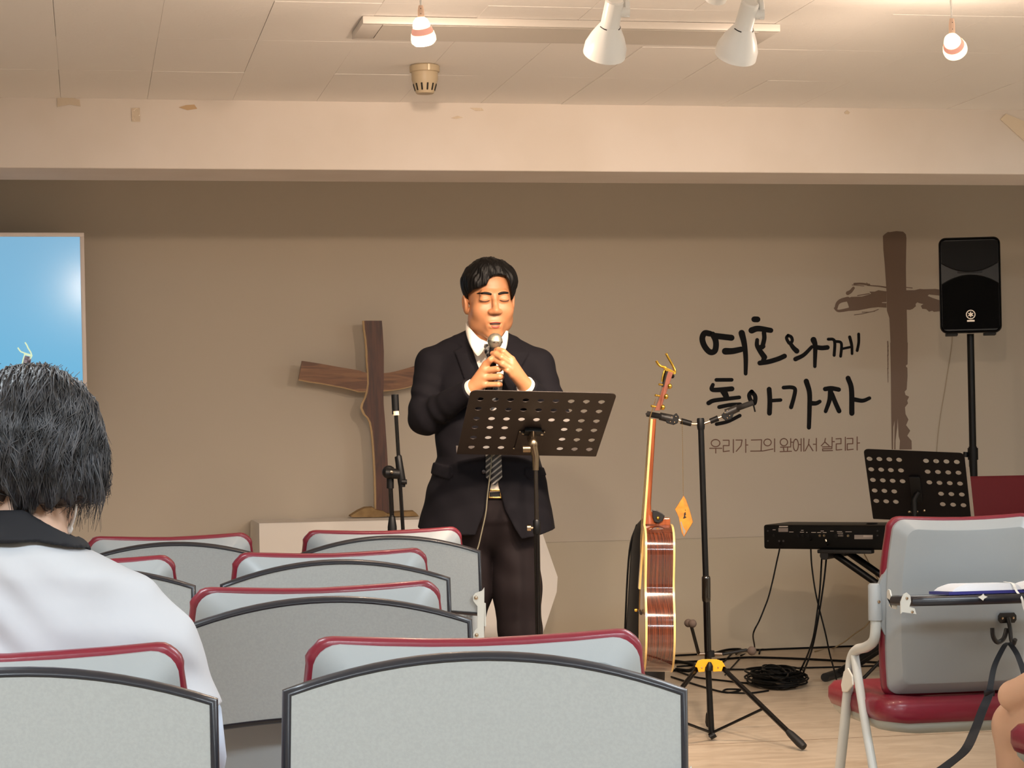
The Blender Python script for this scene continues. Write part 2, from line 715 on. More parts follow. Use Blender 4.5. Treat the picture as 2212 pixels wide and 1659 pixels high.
cv1 = lambda x, y: on_v(1480 + x / 4.879, 660 + y / 4.879, VW)
big = [
    [([(262, 297), (205, 292), (180, 350), (205, 430), (260, 490), (310, 480), (325, 420), (318, 360), (290, 305)], 31), ([(300, 318), (400, 330), (488, 340)], 32), ([(422, 482), (500, 480), (590, 462)], (36, 30)), ([(595, 290), (622, 400), (638, 550), (637, 718)], (34, 20))],
    [([(728, 145), (762, 146)], 31), ([(700, 262), (770, 243), (902, 262)], (34, 27)), ([(830, 285), (833, 350), (812, 440)], 24), ([(758, 362), (757, 420), (790, 480), (835, 545)], (20, 30)), ([(822, 430), (790, 440)], 24), ([(835, 540), (822, 590)], 26), ([(786, 606), (880, 592), (980, 562), (1046, 533)], 26)],
    [([(1085, 315), (1068, 345), (1100, 400), (1128, 372), (1118, 332), (1085, 315)], 17), ([(1105, 395), (1140, 445), (1176, 480)], (20, 28)), ([(1162, 565), (1250, 520), (1335, 435)], (24, 18)), ([(1352, 362), (1370, 430), (1366, 642)], (32, 18)), ([(1380, 440), (1440, 447), (1498, 442)], 25)],
    [([(1508, 355), (1560, 358), (1577, 400), (1570, 525)], 16), ([(1580, 378), (1638, 388), (1648, 440), (1638, 535)], 15), ([(1645, 458), (1740, 438)], 13), ([(1733, 332), (1755, 420), (1758, 508)], (17, 14)), ([(1828, 300), (1828, 390), (1812, 475)], 15)],
    [([(328, 784), (490, 783)], 20), ([(292, 835), (278, 878), (320, 890), (492, 878)], (20, 27)), ([(405, 900), (440, 975)], (38, 28)), ([(246, 1028), (300, 1002), (430, 985), (570, 968)], (24, 20)), ([(358, 1070), (470, 1048), (580, 1042)], 21), ([(330, 1250), (450, 1222), (575, 1160)], 19)],
    [([(700, 908), (675, 945), (690, 1000), (728, 1032), (738, 960), (700, 908)], 23), ([(885, 882), (892, 1000), (888, 1135)], 26), ([(900, 1003), (1005, 996)], 19)],
    [([(1036, 865), (1120, 862), (1158, 885), (1145, 970), (1116, 1072)], (20, 22)), ([(1276, 798), (1310, 920), (1310, 1100), (1304, 1286)], (28, 22)), ([(1320, 1030), (1380, 1030), (1418, 1012)], (26, 20))],
    [([(1475, 880), (1540, 872), (1618, 886)], 24), ([(1532, 900), (1520, 1000), (1480, 1115)], (28, 20)), ([(1545, 930), (1585, 1030), (1622, 1112)], (24, 25)), ([(1716, 765), (1752, 880), (1756, 1135)], (26, 28)), ([(1780, 990), (1870, 1003), (1942, 976)], (24, 19))],
]
for gl in big:
    b = MB()
    for k, (pts, r) in enumerate(gl):
        stroke(b, pts, r, cv1, 0.0010 + 0.00015 * k)
    b.build('painted_letter', M_INK, wall_back, smooth=0, fixn=False)


def ov(cx, cy, rx, ry):
    return [(cx + rx * math.sin(2 * PI * i / 16), cy - ry * math.cos(2 * PI * i / 16)) for i in range(17)]


small = [
    [ov(320, 1450, 46, 38), [(258, 1505), (385, 1505)], [(322, 1505), (322, 1555)]],
    [[(400, 1420), (462, 1420), (462, 1476), (402, 1476), (402, 1540), (465, 1532)], [(508, 1413), (508, 1550)]],
    [[(535, 1418), (600, 1418), (588, 1478), (538, 1537)], [(638, 1410), (638, 1548)], [(638, 1470), (660, 1470)]],
    [[(697, 1418), (805, 1415), (800, 1530)], [(690, 1535), (820, 1533)]],
    [ov(868, 1443, 39, 36), [(828, 1531), (925, 1512)], [(942, 1405), (942, 1540)]],
    [ov(1040, 1440, 39, 38), [(1112, 1403), (1112, 1480)], [(1112, 1440), (1132, 1440)], [(1005, 1493), (1112, 1490)], [(1035, 1493), (1041, 1536)], [(1080, 1493), (1077, 1536)], [(1000, 1540), (1120, 1536)]],
    [ov(1166, 1470, 27, 62), [(1196, 1465), (1222, 1465)], [(1222, 1405), (1222, 1535)], [(1250, 1400), (1250, 1535)]],
    [[(1306, 1410), (1300, 1465), (1264, 1532)], [(1302, 1460), (1346, 1530)], [(1350, 1462), (1382, 1462)], [(1382, 1400), (1382, 1533)]],
    [[(1478, 1400), (1470, 1440), (1434, 1478)], [(1474, 1440), (1516, 1478)], [(1548, 1390), (1548, 1480)], [(1548, 1435), (1572, 1435)], [(1446, 1490), (1546, 1488), (1546, 1508), (1448, 1510), (1448, 1531), (1552, 1528)]],
    [[(1590, 1405), (1642, 1402), (1642, 1456), (1592, 1458), (1592, 1523), (1650, 1518)], [(1688, 1388), (1688, 1526)]],
    [[(1705, 1402), (1766, 1400), (1766, 1456), (1708, 1458), (1708, 1522), (1770, 1515)], [(1812, 1385), (1812, 1523)], [(1812, 1450), (1838, 1448)]],
]
for gl in small:
    b = MB()
    for k, pts in enumerate(gl):
        for q in range(len(pts) - 1):
            stroke(b, [pts[q], pts[q + 1]], 5.5, cv1, 0.0010 + 0.0001 * ((k + q) % 5))
    b.build('painted_letter', M_BROWN, wall_back, smooth=0, fixn=False)

cv2 = lambda x, y: on_v(1780 + x / 5.12, 480 + y / 5.12, VW)
cv3 = lambda x, y: on_v(1780 + x / 4.148, 740 + y / 4.148, VW)


def flat(mb, poly, conv, t):
    mb.face([conv(x, y) - Vector((0, t, 0)) for x, y in poly])


b = MB()
flat(b, [(650, 155), (662, 140), (705, 108), (725, 110), (800, 98), (875, 105), (905, 135), (911, 175), (905, 500), (908, 700), (914, 960), (922, 1336), (735, 1336), (722, 1060), (695, 980), (690, 760), (672, 480), (655, 300)], cv2, 0.001)
flat(b, [(592, 0), (750, 0), (748, 195), (733, 205), (735, 218), (746, 225), (748, 300), (740, 420), (722, 440), (730, 470), (762, 485), (745, 520), (752, 545), (725, 580), (730, 640), (756, 690), (735, 740), (772, 790), (745, 835), (784, 880), (786, 958), (675, 958), (680, 880), (668, 840), (660, 680), (655, 760), (640, 880), (640, 958), (628, 958), (632, 700), (620, 760), (618, 958), (606, 958), (601, 600), (598, 300)], cv3, 0.0011)
for q in range(9):
    stroke(b, [(570 + q % 3, 40 * q - 10), (573, 40 * q + 36)], 5 - 0.3 * q, cv3, 0.0010, 1)
flat(b, [(690, 765), (600, 752), (560, 768), (500, 768), (520, 790), (480, 805), (420, 822), (300, 826), (240, 850), (262, 900), (275, 940), (255, 965), (270, 982), (380, 975), (520, 948), (600, 940), (690, 946), (690, 895), (640, 893), (640, 885), (690, 883)], cv2, 0.0012)
stroke(b, [(130, 958), (150, 898), (190, 868), (262, 850)], (16, 26), cv2, 0.0013)
stroke(b, [(118, 952), (150, 980), (200, 978), (280, 962)], (10, 18), cv2, 0.0014)
stroke(b, [(335, 682), (410, 680), (500, 692)], 11, cv2, 0.0012)
stroke(b, [(310, 694), (440, 706)], 4, cv2, 0.0013)
stroke(b, [(480, 700), (600, 708), (690, 722)], (5, 9), cv2, 0.0014)
stroke(b, [(470, 668), (485, 688)], 3, cv2, 0.0013)
stroke(b, [(262, 785), (295, 765), (325, 728)], (22, 15), cv2, 0.0012)
stroke(b, [(370, 812), (440, 800), (500, 790)], 5, cv2, 0.0011)
stroke(b, [(335, 1025), (420, 1014), (500, 995), (560, 985)], 4, cv2, 0.0012)
stroke(b, [(420, 995), (520, 992), (600, 965)], 4, cv2, 0.0013)
stroke(b, [(912, 722), (975, 728)], 5, cv2, 0.0013)
flat(b, [(905, 752), (1000, 752), (1060, 738), (1100, 742), (1230, 738), (1275, 745), (1700, 760), (1690, 840), (1500, 830), (1275, 812), (1160, 800), (1145, 815), (1200, 838), (1275, 862), (1600, 900), (1560, 975), (1280, 985), (1215, 992), (1195, 980), (1160, 990), (1130, 962), (1085, 958), (1070, 925), (1100, 905), (1060, 898), (1030, 886), (1012, 905), (1015, 930), (980, 960), (950, 970), (905, 968)], cv2, 0.0015)
b.build('painted_cross', M_CROSS, wall_back, smooth=0, fixn=False)
b = MB()
b.tube(bez([on_v(x, y, VW - 0.004) for x, y in [(2057, 700), (2057, 740), (2048, 800), (2040, 850), (2030, 910), (2024, 970), (2020, 1060), (2016, 1390)]], 6), 0.0018, 6)
tag(b.build('speaker_wire', mat('pale_wire', '#b8a68e', 0.4)), 'thin pale wire running down the wall below the black loudspeaker', 'wire')

# ---------------------------------------------------------------- ceiling fittings
lp = thing('ceiling_light', 'long flat white ceiling panel light, switched off', 'ceiling light', (0, 0, 0))
ca, cbb = on_z(785, 48, ZC - 0.022), on_z(1683, 69, ZC - 0.022)
vv = (ca.y + cbb.y) / 2
uu0, uu1 = ca.x, cbb.x
wd = 0.262
cx_, cy_ = (uu0 + uu1) / 2, vv + wd / 2
fr = MB()
for (cc, ss) in (((cx_, vv + .008, 0), (uu1 - uu0, .016, .022)), ((cx_, vv + wd - .008, 0), (uu1 - uu0, .016, .022)), ((uu0 + .03, cy_, 0), (.06, wd - .032, .022)), ((uu1 - .03, cy_, 0), (.06, wd - .032, .022))):
    fr.box((cc[0], cc[1], ZC - 0.011 - .001), ss, bevel=.002)
fr.build('frame', mat('frame_enamel', '#d2cbc4', .4), lp, smooth=30)
MB().box((cx_, cy_, ZC - 0.0118), (uu1 - uu0 - .122, wd - .036, .0235)).build('diffuser', mat('unlit_diffuser', '#d6cfc6', 0.4), lp, smooth=0)

sd = thing('smoke_detector', 'beige slotted heat detector cup on the ceiling', 'smoke detector', on_z(917, 141, ZC))
M_BEIGE = mat('aged_beige_plastic', '#b6a488', 0.45)
Ms = WM[sd.name]
MB().lathe([(.0, 0), (.044, 0), (.049, -.004), (.049, -.022), (.046, -.024), (.0, -.024)], Ms, 32).build('mounting_ring', M_BEIGE, sd)
MB().lathe([(.0, -.022), (.043, -.022), (.043, -.047), (.041, -.054), (.031, -.088), (.028, -.093), (.0, -.093)], Ms, 32).build('cup', M_BEIGE, sd)
b = MB()
for k in range(12):
    a = 2 * PI * k / 12 + .1
    r1, r2 = .0392, .0310
    c = Vector(((r1 + r2) / 2 * math.cos(a), (r1 + r2) / 2 * math.sin(a), -.073))
    tl = math.atan2(.010, .034)
    R = Matrix.Rotation(a, 4, 'Z') @ Matrix.Rotation(-tl, 4, 'Y') if False else Matrix.Rotation(a, 4, 'Z') @ Matrix.Rotation(tl, 4, 'Y')
    b.box((0, 0, 0), (.004, .0056, .024), Ms @ Matrix.Translation(c) @ R, bevel=.0015)
b.build('slot', mat('slot_dark', '#14100c', 0.8), sd, kind='stuff')
MB().box((.006, -.05, -.013), (.008, .006, .02), Ms, bevel=.002).build('latch', mat('latch_cream', '#e8dcc0', 0.4), sd)

# track with spot lamps (the track itself is above the frame)
tr = thing('light_track', 'white lamp track along the ceiling carrying the spot lamps', 'light track')
LTV = at(909, 12, (5.5 + (912 - CX) / FPX * 5.6 * .19) / .9818).y
MB().box((1.55, LTV, ZC - .012), (3.4, .035, .022), bevel=.003).build('track_rail', M_WHITE, tr, smooth=30)


def axisM(p, d, roll=0):
    d = Vector(d).normalized()
    return Matrix.Translation(p) @ d.to_track_quat('Z', 'Y').to_matrix().to_4x4()


M_SPOT = mat('white_lamp_shade', '#e6e4e0', 0.3)
M_SLOT = mat('black_slot', '#0c0a12', 0.5)


def cone_spot(px, py, axis, label, power):
    rim = at(px, py, (5.5 + (px - CX) / FPX * 5.6 * .19) / .9818)
    Mx = axisM(rim, axis)
    t = thing('spot_lamp', label, 'spotlight', M=Mx, group='white track spot lamps')
    MB().lathe([(.0, -.145), (.020, -.146), (.0235, -.142), (.0245, -.075), (.0265, -.072), (.030, -.066), (.044, -.040), (.0545, -.012), (.0555, .012), (.0525, .012), (.050, -.012), (.030, -.055), (.0, -.06)], Mx, 40).build('shade', M_SPOT, t, smooth=40)
    for k in range(3):
        bb = MB()
        a0 = 2 * PI * k / 3 + 1.05
        for i in range(6):
            a = a0 + i * .14
            ring = []
        pts = [Mx @ Vector((.0268 * math.cos(a0 + i * .17), .0268 * math.sin(a0 + i * .17), -.0705)) for i in range(6)]
        bb.tube(pts, .0016, 6)
        bb.build('vent_slot', M_SLOT, t)
    MB().lathe([(.0, -.02), (.035, -.02), (.046, -.004), (.0, .0)], Mx, 24).build('bulb_face', mat('spot_bulb', '#fff0dc', 0.3, emit=((1, .75, .5), 6.0)), t)
    hub = Mx @ Vector((0, 0, -.11))
    side = hub + R0 * .036 + Vector((0, 0, -.002))
    mb = MB()
    mb.cyl(hub + R0 * .018, hub + R0 * .044, .014, seg=18)
    mb.build('pivot', M_SPOT, t)
    mb = MB()
    top = Vector((side.x, LTV, ZC - .024))
    mb.tube(bez([side + Vector((0, 0, -.012)), side + Vector((0, 0, .03)), side + Vector((0, (LTV - side.y) * .6, .09)), top], 6), .0085, 10)
    mb.cyl(top, top + Vector((0, 0, -.02)), .02)
    mb.build('arm', M_SPOT, t)
    d = bpy.data.lights.new('spot_lamp_light', 'SPOT')
    d.energy = power
    d.color = WARM
    d.spot_size = math.radians(84)
    d.spot_blend = 0.7
    d.shadow_soft_size = 0.03
    o = bpy.data.objects.new('spot_lamp_light', d)
    COL.objects.link(o)
    o.parent = t
    o.matrix_parent_inverse = Matrix()
    o.matrix_local = Matrix.Translation((0, 0, .02)) @ Matrix.Rotation(PI, 4, 'X')
    return t


cone_spot(1307, 108, -0.16 * R0 + 0.62 * F0 - 0.77 * UP, 'white cone spot lamp over the middle of the switched-off ceiling panel light', 105)
cone_spot(1591, 112, -0.20 * R0 + 0.60 * F0 - 0.77 * UP, 'white cone spot lamp overlapping the end of the ceiling panel light', 105)

FWD = 6.0
# extra spot lamp added to the track to light the sheet and jacket steeply
def added_spot(u_, v_, target, label, power):
    hd = Vector((u_, v_, ZC - .062))
    ax = (Vector(target) - hd).normalized()
    Mx = axisM(hd, ax)
    t = thing('spot_lamp', label, 'spotlight', M=Mx, group='white track spot lamps')
    MB().lathe([(.0, -.040), (.022, -.040), (.026, -.034), (.032, .020), (.029, .020), (.026, .0), (.0, -.004)], Mx, 32).build('shade', M_SPOT, t, smooth=40)
    b = MB()
    b.cyl(Vector((u_, v_, ZC - .028)), Vector((u_, v_, ZC - .045)), .010)
    b.build('stem', M_SPOT, t)
    d = bpy.data.lights.new('spot_lamp_light', 'SPOT')
    d.energy, d.color = power, WARM
    d.spot_size, d.spot_blend, d.shadow_soft_size = math.radians(46), .9, .025
    o = bpy.data.objects.new('spot_lamp_light', d)
    COL.objects.link(o)
    o.matrix_world = axisM(Mx @ Vector((0, 0, .022)), -ax)


added_spot(1.62, LTV, (1.52, 7.0, .85), 'short white track spot added above the frame to light the music stand', 130)
M_GLOW = mat('lit_bulb_glass', '#fff2d8', 0.3, emit=((1.0, 0.80, 0.50), 1.7))
M_GLOW2 = mat('lit_bulb_neck', '#ffe6bc', 0.3, emit=((1.0, 0.70, 0.36), 4.0))
M_BAND = mat('peach_lamp_band', '#e8a890', 0.4, emit=((1.0, 0.45, 0.36), 0.35))
M_STEM = mat('lamp_stem', '#eec9b0', 0.4)


def bulb_lamp(px, py, axis, stem_top, label, power, aim):
    DL = (5.5 + (px - CX) / FPX * 5.6 * .19) / .9818
    c = at(px, py, DL)
    Mx = axisM(c, axis)
    t = thing('bulb_lamp', label, 'pendant lamp', M=Mx, group='glowing bulb lamps')
    MB().lathe([(.0, -.0215), (.012, -.020), (.019, -.013), (.0225, -.002), (.0225, .006), (.0, .007)], Mx, 32).build('upper_bulb', M_GLOW, t, smooth=60)
    MB().lathe([(.0, .004), (.0235, .004), (.0275, .013), (.0285, .02), (.0, .021)], Mx, 32).build('band', M_BAND, t, smooth=50)
    MB().lathe([(.0, .019), (.0295, .019), (.0325, .033), (.032, .042), (.026, .048), (.0, .05)], Mx, 32).build('bell', M_GLOW, t, smooth=60)
    s0 = at(px - .5, py - 18, DL)
    s1 = at(stem_top[0], stem_top[1], DL)
    mb = MB()
    mb.tube([s0, s0.lerp(s1, .6), s1], [.0085, .0082, .006], 14)
    mb.build('stem', M_STEM, t, smooth=40)
    for q in (.25, .7):
        p = s0.lerp(s1, q)
        MB().ball(p - F0 * .0078, .0012, 8).build('screw', mat('dark_screw', '#40281c', 0.5), t)
    top = Vector((s1.x, LTV, ZC - .028))
    mb = MB()
    mb.tube([s1, s1.lerp(top, .5), top], .0028, 8)
    mb.build('cord', M_WHITE, t)
    # the bulb throws most of its light forward to the stage, some spills all round through the glass
    for (kind_, pw, zz) in (('POINT', power, .075), ('SPOT', power * FWD, .060)):
        d = bpy.data.lights.new('bulb_lamp_light', kind_)
        d.energy = pw
        d.color = WARM
        d.shadow_soft_size = 0.025
        o = bpy.data.objects.new('bulb_lamp_light', d)
        COL.objects.link(o)
        if kind_ == 'SPOT':
            d.spot_size = math.radians(92)
            d.spot_blend = 1.0
            o.matrix_world = axisM(Mx @ Vector((0, 0, zz)), -(Vector(aim) - c))
        else:
            o.parent = t
            o.location = (0, 0, zz)
    return t


bulb_lamp(910, 55, 0.13 * R0 + 0.45 * F0 - 0.86 * UP, (909, 12), 'glowing warm bulb lamp hanging above the smoke detector', 12, (1.4, 9.3, .7))
bulb_lamp(2057, 90, 0.36 * R0 + 0.80 * F0 - 0.42 * UP, (2056, 40), 'glowing warm bulb lamp hanging high above the black loudspeaker', 12, (1.6, 9.3, .7))
# ================================================================ lecture chairs
M_SHELL = mat('grey_shell_plastic', '#9da2a4', 0.42, bump=(350, 0.12, 0.0006))
M_PAD = mat('burgundy_vinyl', '#7c1a2d', 0.36, bump=(45, 0.25, 0.002), coat=0.15)
M_BOARD = mat('grey_laminate', '#9b9e9d', 0.5, bump=(420, 0.18, 0.0005), var=(240, '#969998', 2))
M_TRIM = mat('black_edge_trim', '#1d1f27', 0.34, coat=0.1)
M_FRAME = mat('pale_grey_tube', '#c3c6c2', 0.35)
M_BRK = mat('pale_bracket', '#d6d5cc', 0.4)
M_STEEL = mat('steel_screw', '#b9a58d', 0.25, metal=1.0)
M_RUB = mat('black_rubber', '#121212', 0.6)


def outline(off=0.0, n_arc=6):
    """rear-view outline of the backrest, (x, z) anticlockwise"""
    zb, zt = 0.338 - off, 0.8325 + off - 0.010
    ctrl = [(0.198, zb), (0.205, .40), (0.212, .50), (0.214, .60), (0.213, .70), (0.207, .76), (0.200, zt)]
    rb, rtp = 0.03, 0.034
    side = []
    zs = np.linspace(zb + rb, zt - rtp, 9)
    wx = np.interp(zs, [c[1] for c in ctrl], [c[0] for c in ctrl]) + off
    wb_, wt_ = wx[0], wx[-1]
    for i in range(n_arc):
        a = -PI / 2 + (PI / 2) * i / n_arc
        side.append((wb_ - rb + rb * math.cos(a), zb + rb + rb * math.sin(a)))
    side += [(float(a), float(z)) for a, z in zip(wx, zs)]
    for i in range(1, n_arc + 1):
        a = (PI / 2) * i / n_arc
        side.append((wt_ - rtp + rtp * math.cos(a), zt - rtp + rtp * math.sin(a)))
    top = [(x, zt - 0.006 * (1 - (x / .17) ** 2)) for x in (0.12, 0.06, 0.0, -0.06, -0.12)]
    bot = [(x, zb) for x in (-.12, -.06, 0.0, .06, .12)]
    return side + top + [(-x, z) for x, z in reversed(side)] + bot


def yb(x, z):
    return 0.075 * (1 - (z - .345) / .4875) + 0.42 * x * x


def back_ring(off, h, s=1.0, inset=0.0):
    pts = outline(off)
    zc = .60
    out = []
    for (x, z) in pts:
        if inset:
            fx = max(0.0, 1 - inset / .21)
            fz = max(0.0, 1 - inset / .245)
            x, z = x * fx, zc + (z - zc) * fz
        x, z = x * s, zc + (z - zc) * s
        out.append(Vector((x, yb(x, z) + h, z)))
    return out


def make_chair():
    t = thing('lecture_chair', 'chair', 'chair')
    b = MB()
    rings = [back_ring(0, .012), back_ring(0, -.002), back_ring(0, -.0055, inset=.003), back_ring(0, -.0085, inset=.006), back_ring(0, -.032, inset=.026), back_ring(0, -.0345, inset=.029)]
    rings += [back_ring(0, -.0352, s=s, inset=.033) for s in (1.0, .8, .6, .4, .2, .02)]
    b.loft(rings)
    b.build('backrest_shell', M_SHELL, t, smooth=24)
    b = MB()
    rg = random.Random(5)
    rings = [back_ring(.000, .010, inset=.012), back_ring(.0035, .009), back_ring(.0075, .014), back_ring(.0090, .026), back_ring(.006, .042), back_ring(-.003, .052, inset=.012)]
    rings += [back_ring(0, .058, s=s, inset=.04) for s in (1.0, .75, .5, .25, .02)]
    for r in rings[1:5]:
        for k, p in enumerate(r):
            q = math.sin(k * 2.1) * .0010 + rg.uniform(-.0007, .0007)
            p.x += q * (1 if p.x > 0 else -1) * .9
            p.z += q * .35
    b.loft(rings)
    b.build('backrest_pad', M_PAD, t, smooth=70)
    # seat
    def seat_ring(z, ins, n=9):
        out = []
        W, y0, y1, rc = .243 - ins, .015 + ins, .515 - ins, .07
        for (cx_, cy_, a0) in ((W - rc, y1 - rc, 0), (-W + rc, y1 - rc, PI / 2), (-W + rc, y0 + rc, PI), (W - rc, y0 + rc, 1.5 * PI)):
            for i in range(n):
                a = a0 + (PI / 2) * i / (n - 1)
                x, y = cx_ + rc * math.cos(a), cy_ + rc * math.sin(a)
                zz = z - .018 * (1 - (x / .24) ** 2) - .01 * math.sin((y - .02) / .45 * PI)
                out.append(Vector((x, y, zz)))
        return out
    b = MB()
    b.loft([seat_ring(.272, .012), seat_ring(.274, .002), seat_ring(.290, -.004), seat_ring(.318, -.003), seat_ring(.338, .010), seat_ring(.347, .035), seat_ring(.349, .10), seat_ring(.347, .2)])
    b.build('seat_cushion', M_PAD, t, smooth=70)
    b = MB()
    b.loft([seat_ring(.246, .05), seat_ring(.249, .02), seat_ring(.262, .008), seat_ring(.275, .006)])
    b.build('seat_pan', mat('seat_pan_plastic', '#a9aca4', 0.45), t, smooth=60)
    for s in (-1, 1):
        b = MB()
        poly = [(.190, .735), (.212, .690), (.226, .662), (.232, .648), (.232, .545), (.214, .505), (.195, .485)]
        f = [Vector((s * x, yb(x, z) + .004, z)) for x, z in poly]
        g = [Vector((s * x, yb(x, z) + .02, z)) for x, z in poly]
        b.loft([f, g])
        b.build('ear', M_SHELL, t, smooth=30)
        b = MB()
        xs, ys = s * .240, yb(.24, .6) + .012
        b.lathe([(.0, .646), (.015, .646), (.0185, .641), (.0195, .545), (.0, .545)], Matrix.Translation((xs, ys, 0)), 20)
        sk = b.build('socket', M_SHELL, t, smooth=40)
        b = MB()
        b.lathe([(.0, .004), (.004, .003), (.0045, .0), (.0, .0)], Matrix.Translation((xs + s * -.004, ys - .0185, .597)) @ Matrix.Rotation(PI / 2, 4, 'X'), 12)
        b.build('socket_bolt', M_STEEL, sk)
        b = MB()
        path = bez([(xs, ys, .56), (xs, ys, .525), (s * .242, ys + .012, .488), (s * .246, ys + .06, .466), (s * .250, ys + .125, .452), (s * .252, ys + .165, .425), (s * .253, ys + .185, .37), (s * .253, ys + .25, .18), (s * .253, ys + .315, .012)], 6)
        b.tube(path, .0145, 14)
        b.build('front_leg', M_FRAME, t, smooth=60)
        b = MB()
        b.tube([(s * .251, ys + .145, .440), (s * .252, ys + .05, .22), (s * .253, ys - .055, .012)], .0125, 14)
        b.build('rear_leg', M_FRAME, t, smooth=60)
        for (fx, fy) in ((.2535, ys + .317), (.2535, ys - .057)):
            b = MB()
            b.lathe([(.0, 0), (.019, 0), (.019, .018), (.016, .028), (.0, .028)], Matrix.Translation((s * fx, fy, 0)), 14)
            b.build('rubber_foot', M_RUB, t)
        b = MB()
        xb_ = s * .269
        poly = [(ys + .190, .385), (ys + .155, .400), (ys + .120, .380), (ys + .115, .355), (ys + .165, .330), (ys + .205, .325), (ys + .215, .345)]
        b.loft([[Vector((xb_, y, z)) for y, z in poly], [Vector((xb_ - s * .006, y, z)) for y, z in poly]])
        lp_ = b.build('leg_plate', M_BRK, t, smooth=0, bevel=.003)
    # writing tablet, folded up against the back
    return t


def tablet_parts(t, opened):
    """tablet in local coordinates: x across, q outward from hinge; returns board, trim"""
    W = .239
    def edge_top(x): return .208 - .043 * (x / W) ** 2
    def edge_bot(x): return .020 - .016 * (x / W) ** 2
    n = 18
    xs = [-W + 2 * W * i / n for i in range(n + 1)]
    loop = [(x, edge_bot(x)) for x in xs] + [(x, edge_top(x)) for x in reversed(xs)]
    # round the corners a little
    P = loop
    def place(x, q, h):
        if not opened:
            # upright behind the backrest: h grows towards the rear
            z = .600 + q
            return Vector((x, -.056 + .022 * q / .2 - h, z + h * .10))
        a = math.radians(3.1)
        # horizontal, pointing to the rear
        return Vector((x, -.055 - q * math.cos(a) + h * math.sin(a), .596 + q * math.sin(a) + h * math.cos(a)))
    th = .024
    def ring(ins, h):
        out = []
        for x, q in P:
            fx = 1 - ins / W
            fq = 1 - ins / .1
            out.append(place(x * fx, .1 + (q - .1) * fq, h))
        return out
    b = MB()
    b.loft([ring(.0038, .002), ring(.0038, th - .001), ring(.0048, th)])
    board = b.build('tablet_board', M_BOARD, t, smooth=30)
    b = MB()
    b.loft([ring(.008, 0), ring(-.002, 0), ring(-.0055, .004), ring(-.0065, .010), ring(-.0055, .016), ring(-.003, .0215), ring(.0005, th + .001), ring(.0035, th + .0016), ring(.0042, th + .0010), ring(.0043, th - .001)], cap0=False, cap1=False)
    b.build('edge_trim', M_TRIM, board, smooth=60)
    return place


def tablet_bracket(t, opened):
    for s in (-1, 1):
        x0 = s * .236
        b = MB()
        if not opened:
            poly = [(.238, .672), (.238, .540), (.250, .532), (.227, .536), (.221, .543), (.221, .556), (.227, .563), (.228, .630), (.220, .638), (.219, .650), (.226, .658)]
            poly = [(.220, .540), (.243, .536), (.246, .676), (.240, .668), (.222, .662), (.216, .655), (.216, .643), (.222, .634), (.227, .628), (.226, .572), (.219, .565), (.215, .555)]
            a = [Vector((s * x, -.0865, z)) for x, z in poly]
            c = [Vector((s * x, -.0835, z)) for x, z in poly]
            b.loft([a, c])
            br = b.build('bracket', M_BRK, t, smooth=0)
            for z in (.650, .553):
                MB().lathe([(.0, .004), (.004, .003), (.0055, .0), (.0, .0)], Matrix.Translation((s * .2235, -.0865, z)) @ Matrix.Rotation(PI / 2, 4, 'X'), 12).build('screw', M_STEEL, br)
            MB().box((s * .2475, -.042, .605), (.004, .085, .06)).build('bracket_arm', M_BRK, br, smooth=0)
        else:
            prof = [(-.030, .634), (-.018, .636), (-.010, .628), (-.010, .612), (-.060, .600), (-.075, .596), (-.078, .586), (-.045, .586), (-.022, .592), (-.036, .606), (-.038, .620)]
            a = [Vector((x0, y, z)) for y, z in prof]
            c = [Vector((x0 - s * .004, y, z)) for y, z in prof]
            b.loft([a, c])
            # rear flange seen from behind
            fl_ = [(s * .200, .588), (s * .232, .594), (s * .236, .590), (s * .236, .618), (s * .229, .636), (s * .221, .640), (s * .213, .632), (s * .212, .618), (s * .216, .606), (s * .204, .602)]
            pf = [Vector((s * .262 + (x - s * .218) * 1.2, -.236, .612 + (z - .612) * 1.1)) for x, z in fl_]
            pc = [p + Vector((0, .004, 0)) for p in pf]
            b.build('bracket_arm', M_BRK, t, smooth=0)
            b = MB()
            b.loft([pf, pc])
            br = b.build('bracket', M_BRK, t, smooth=0)
            for (x, z) in ((.266, .628), (.252, .592)):
                MB().lathe([(.0, .004), (.003, .003), (.004, .0), (.0, .0)], Matrix.Translation((s * x, -.236, z)) @ Matrix.Rotation(PI / 2, 4, 'X'), 12).build('screw', M_STEEL, br)


def hook(t):
    b = MB()
    y0 = yb(0, .54) - .0355
    M = Matrix.Translation((0, y0, .545))
    poly = [(-.026, -.006), (-.020, -.014), (.020, -.014), (.026, -.006), (.026, .006), (.020, .014), (-.020, .014), (-.026, .006)]
    b.prism(poly, 0, .006, M @ Matrix.Rotation(PI / 2, 4, 'X'))
    hk = b.build('bag_hook', mat('black_hook', '#1d1d1f', 0.4), t, smooth=0)
    b = MB()
    b.tube(bez([(0, y0 - .008, .545), (0, y0 - .020, .520), (0, y0 - .026, .49), (0, y0 - .04, .476), (0, y0 - .054, .49)], 5), [.006] * 21, 10)
    b.build('hook_prong', mat('black_hook', '#1d1d1f', 0.4), hk)
    b = MB()
    b.tube(bez([(-.005, y0 - .010, .515), (-.02, y0 - .022, .490), (-.042, y0 - .03, .482), (-.056, y0 - .036, .498), (-.058, y0 - .036, .522)], 5), [.0065] * 21, 10)
    b.build('hook_prong', mat('black_hook', '#1d1d1f', 0.4), hk)
    for x in (-.016, .016):
        MB().lathe([(.0, .003), (.0035, .002), (.004, 0), (.0, 0)], Matrix.Translation((x, y0 - .006, .545)) @ Matrix.Rotation(PI / 2, 4, 'X'), 10).build('screw', M_STEEL, hk)
    return [hk]


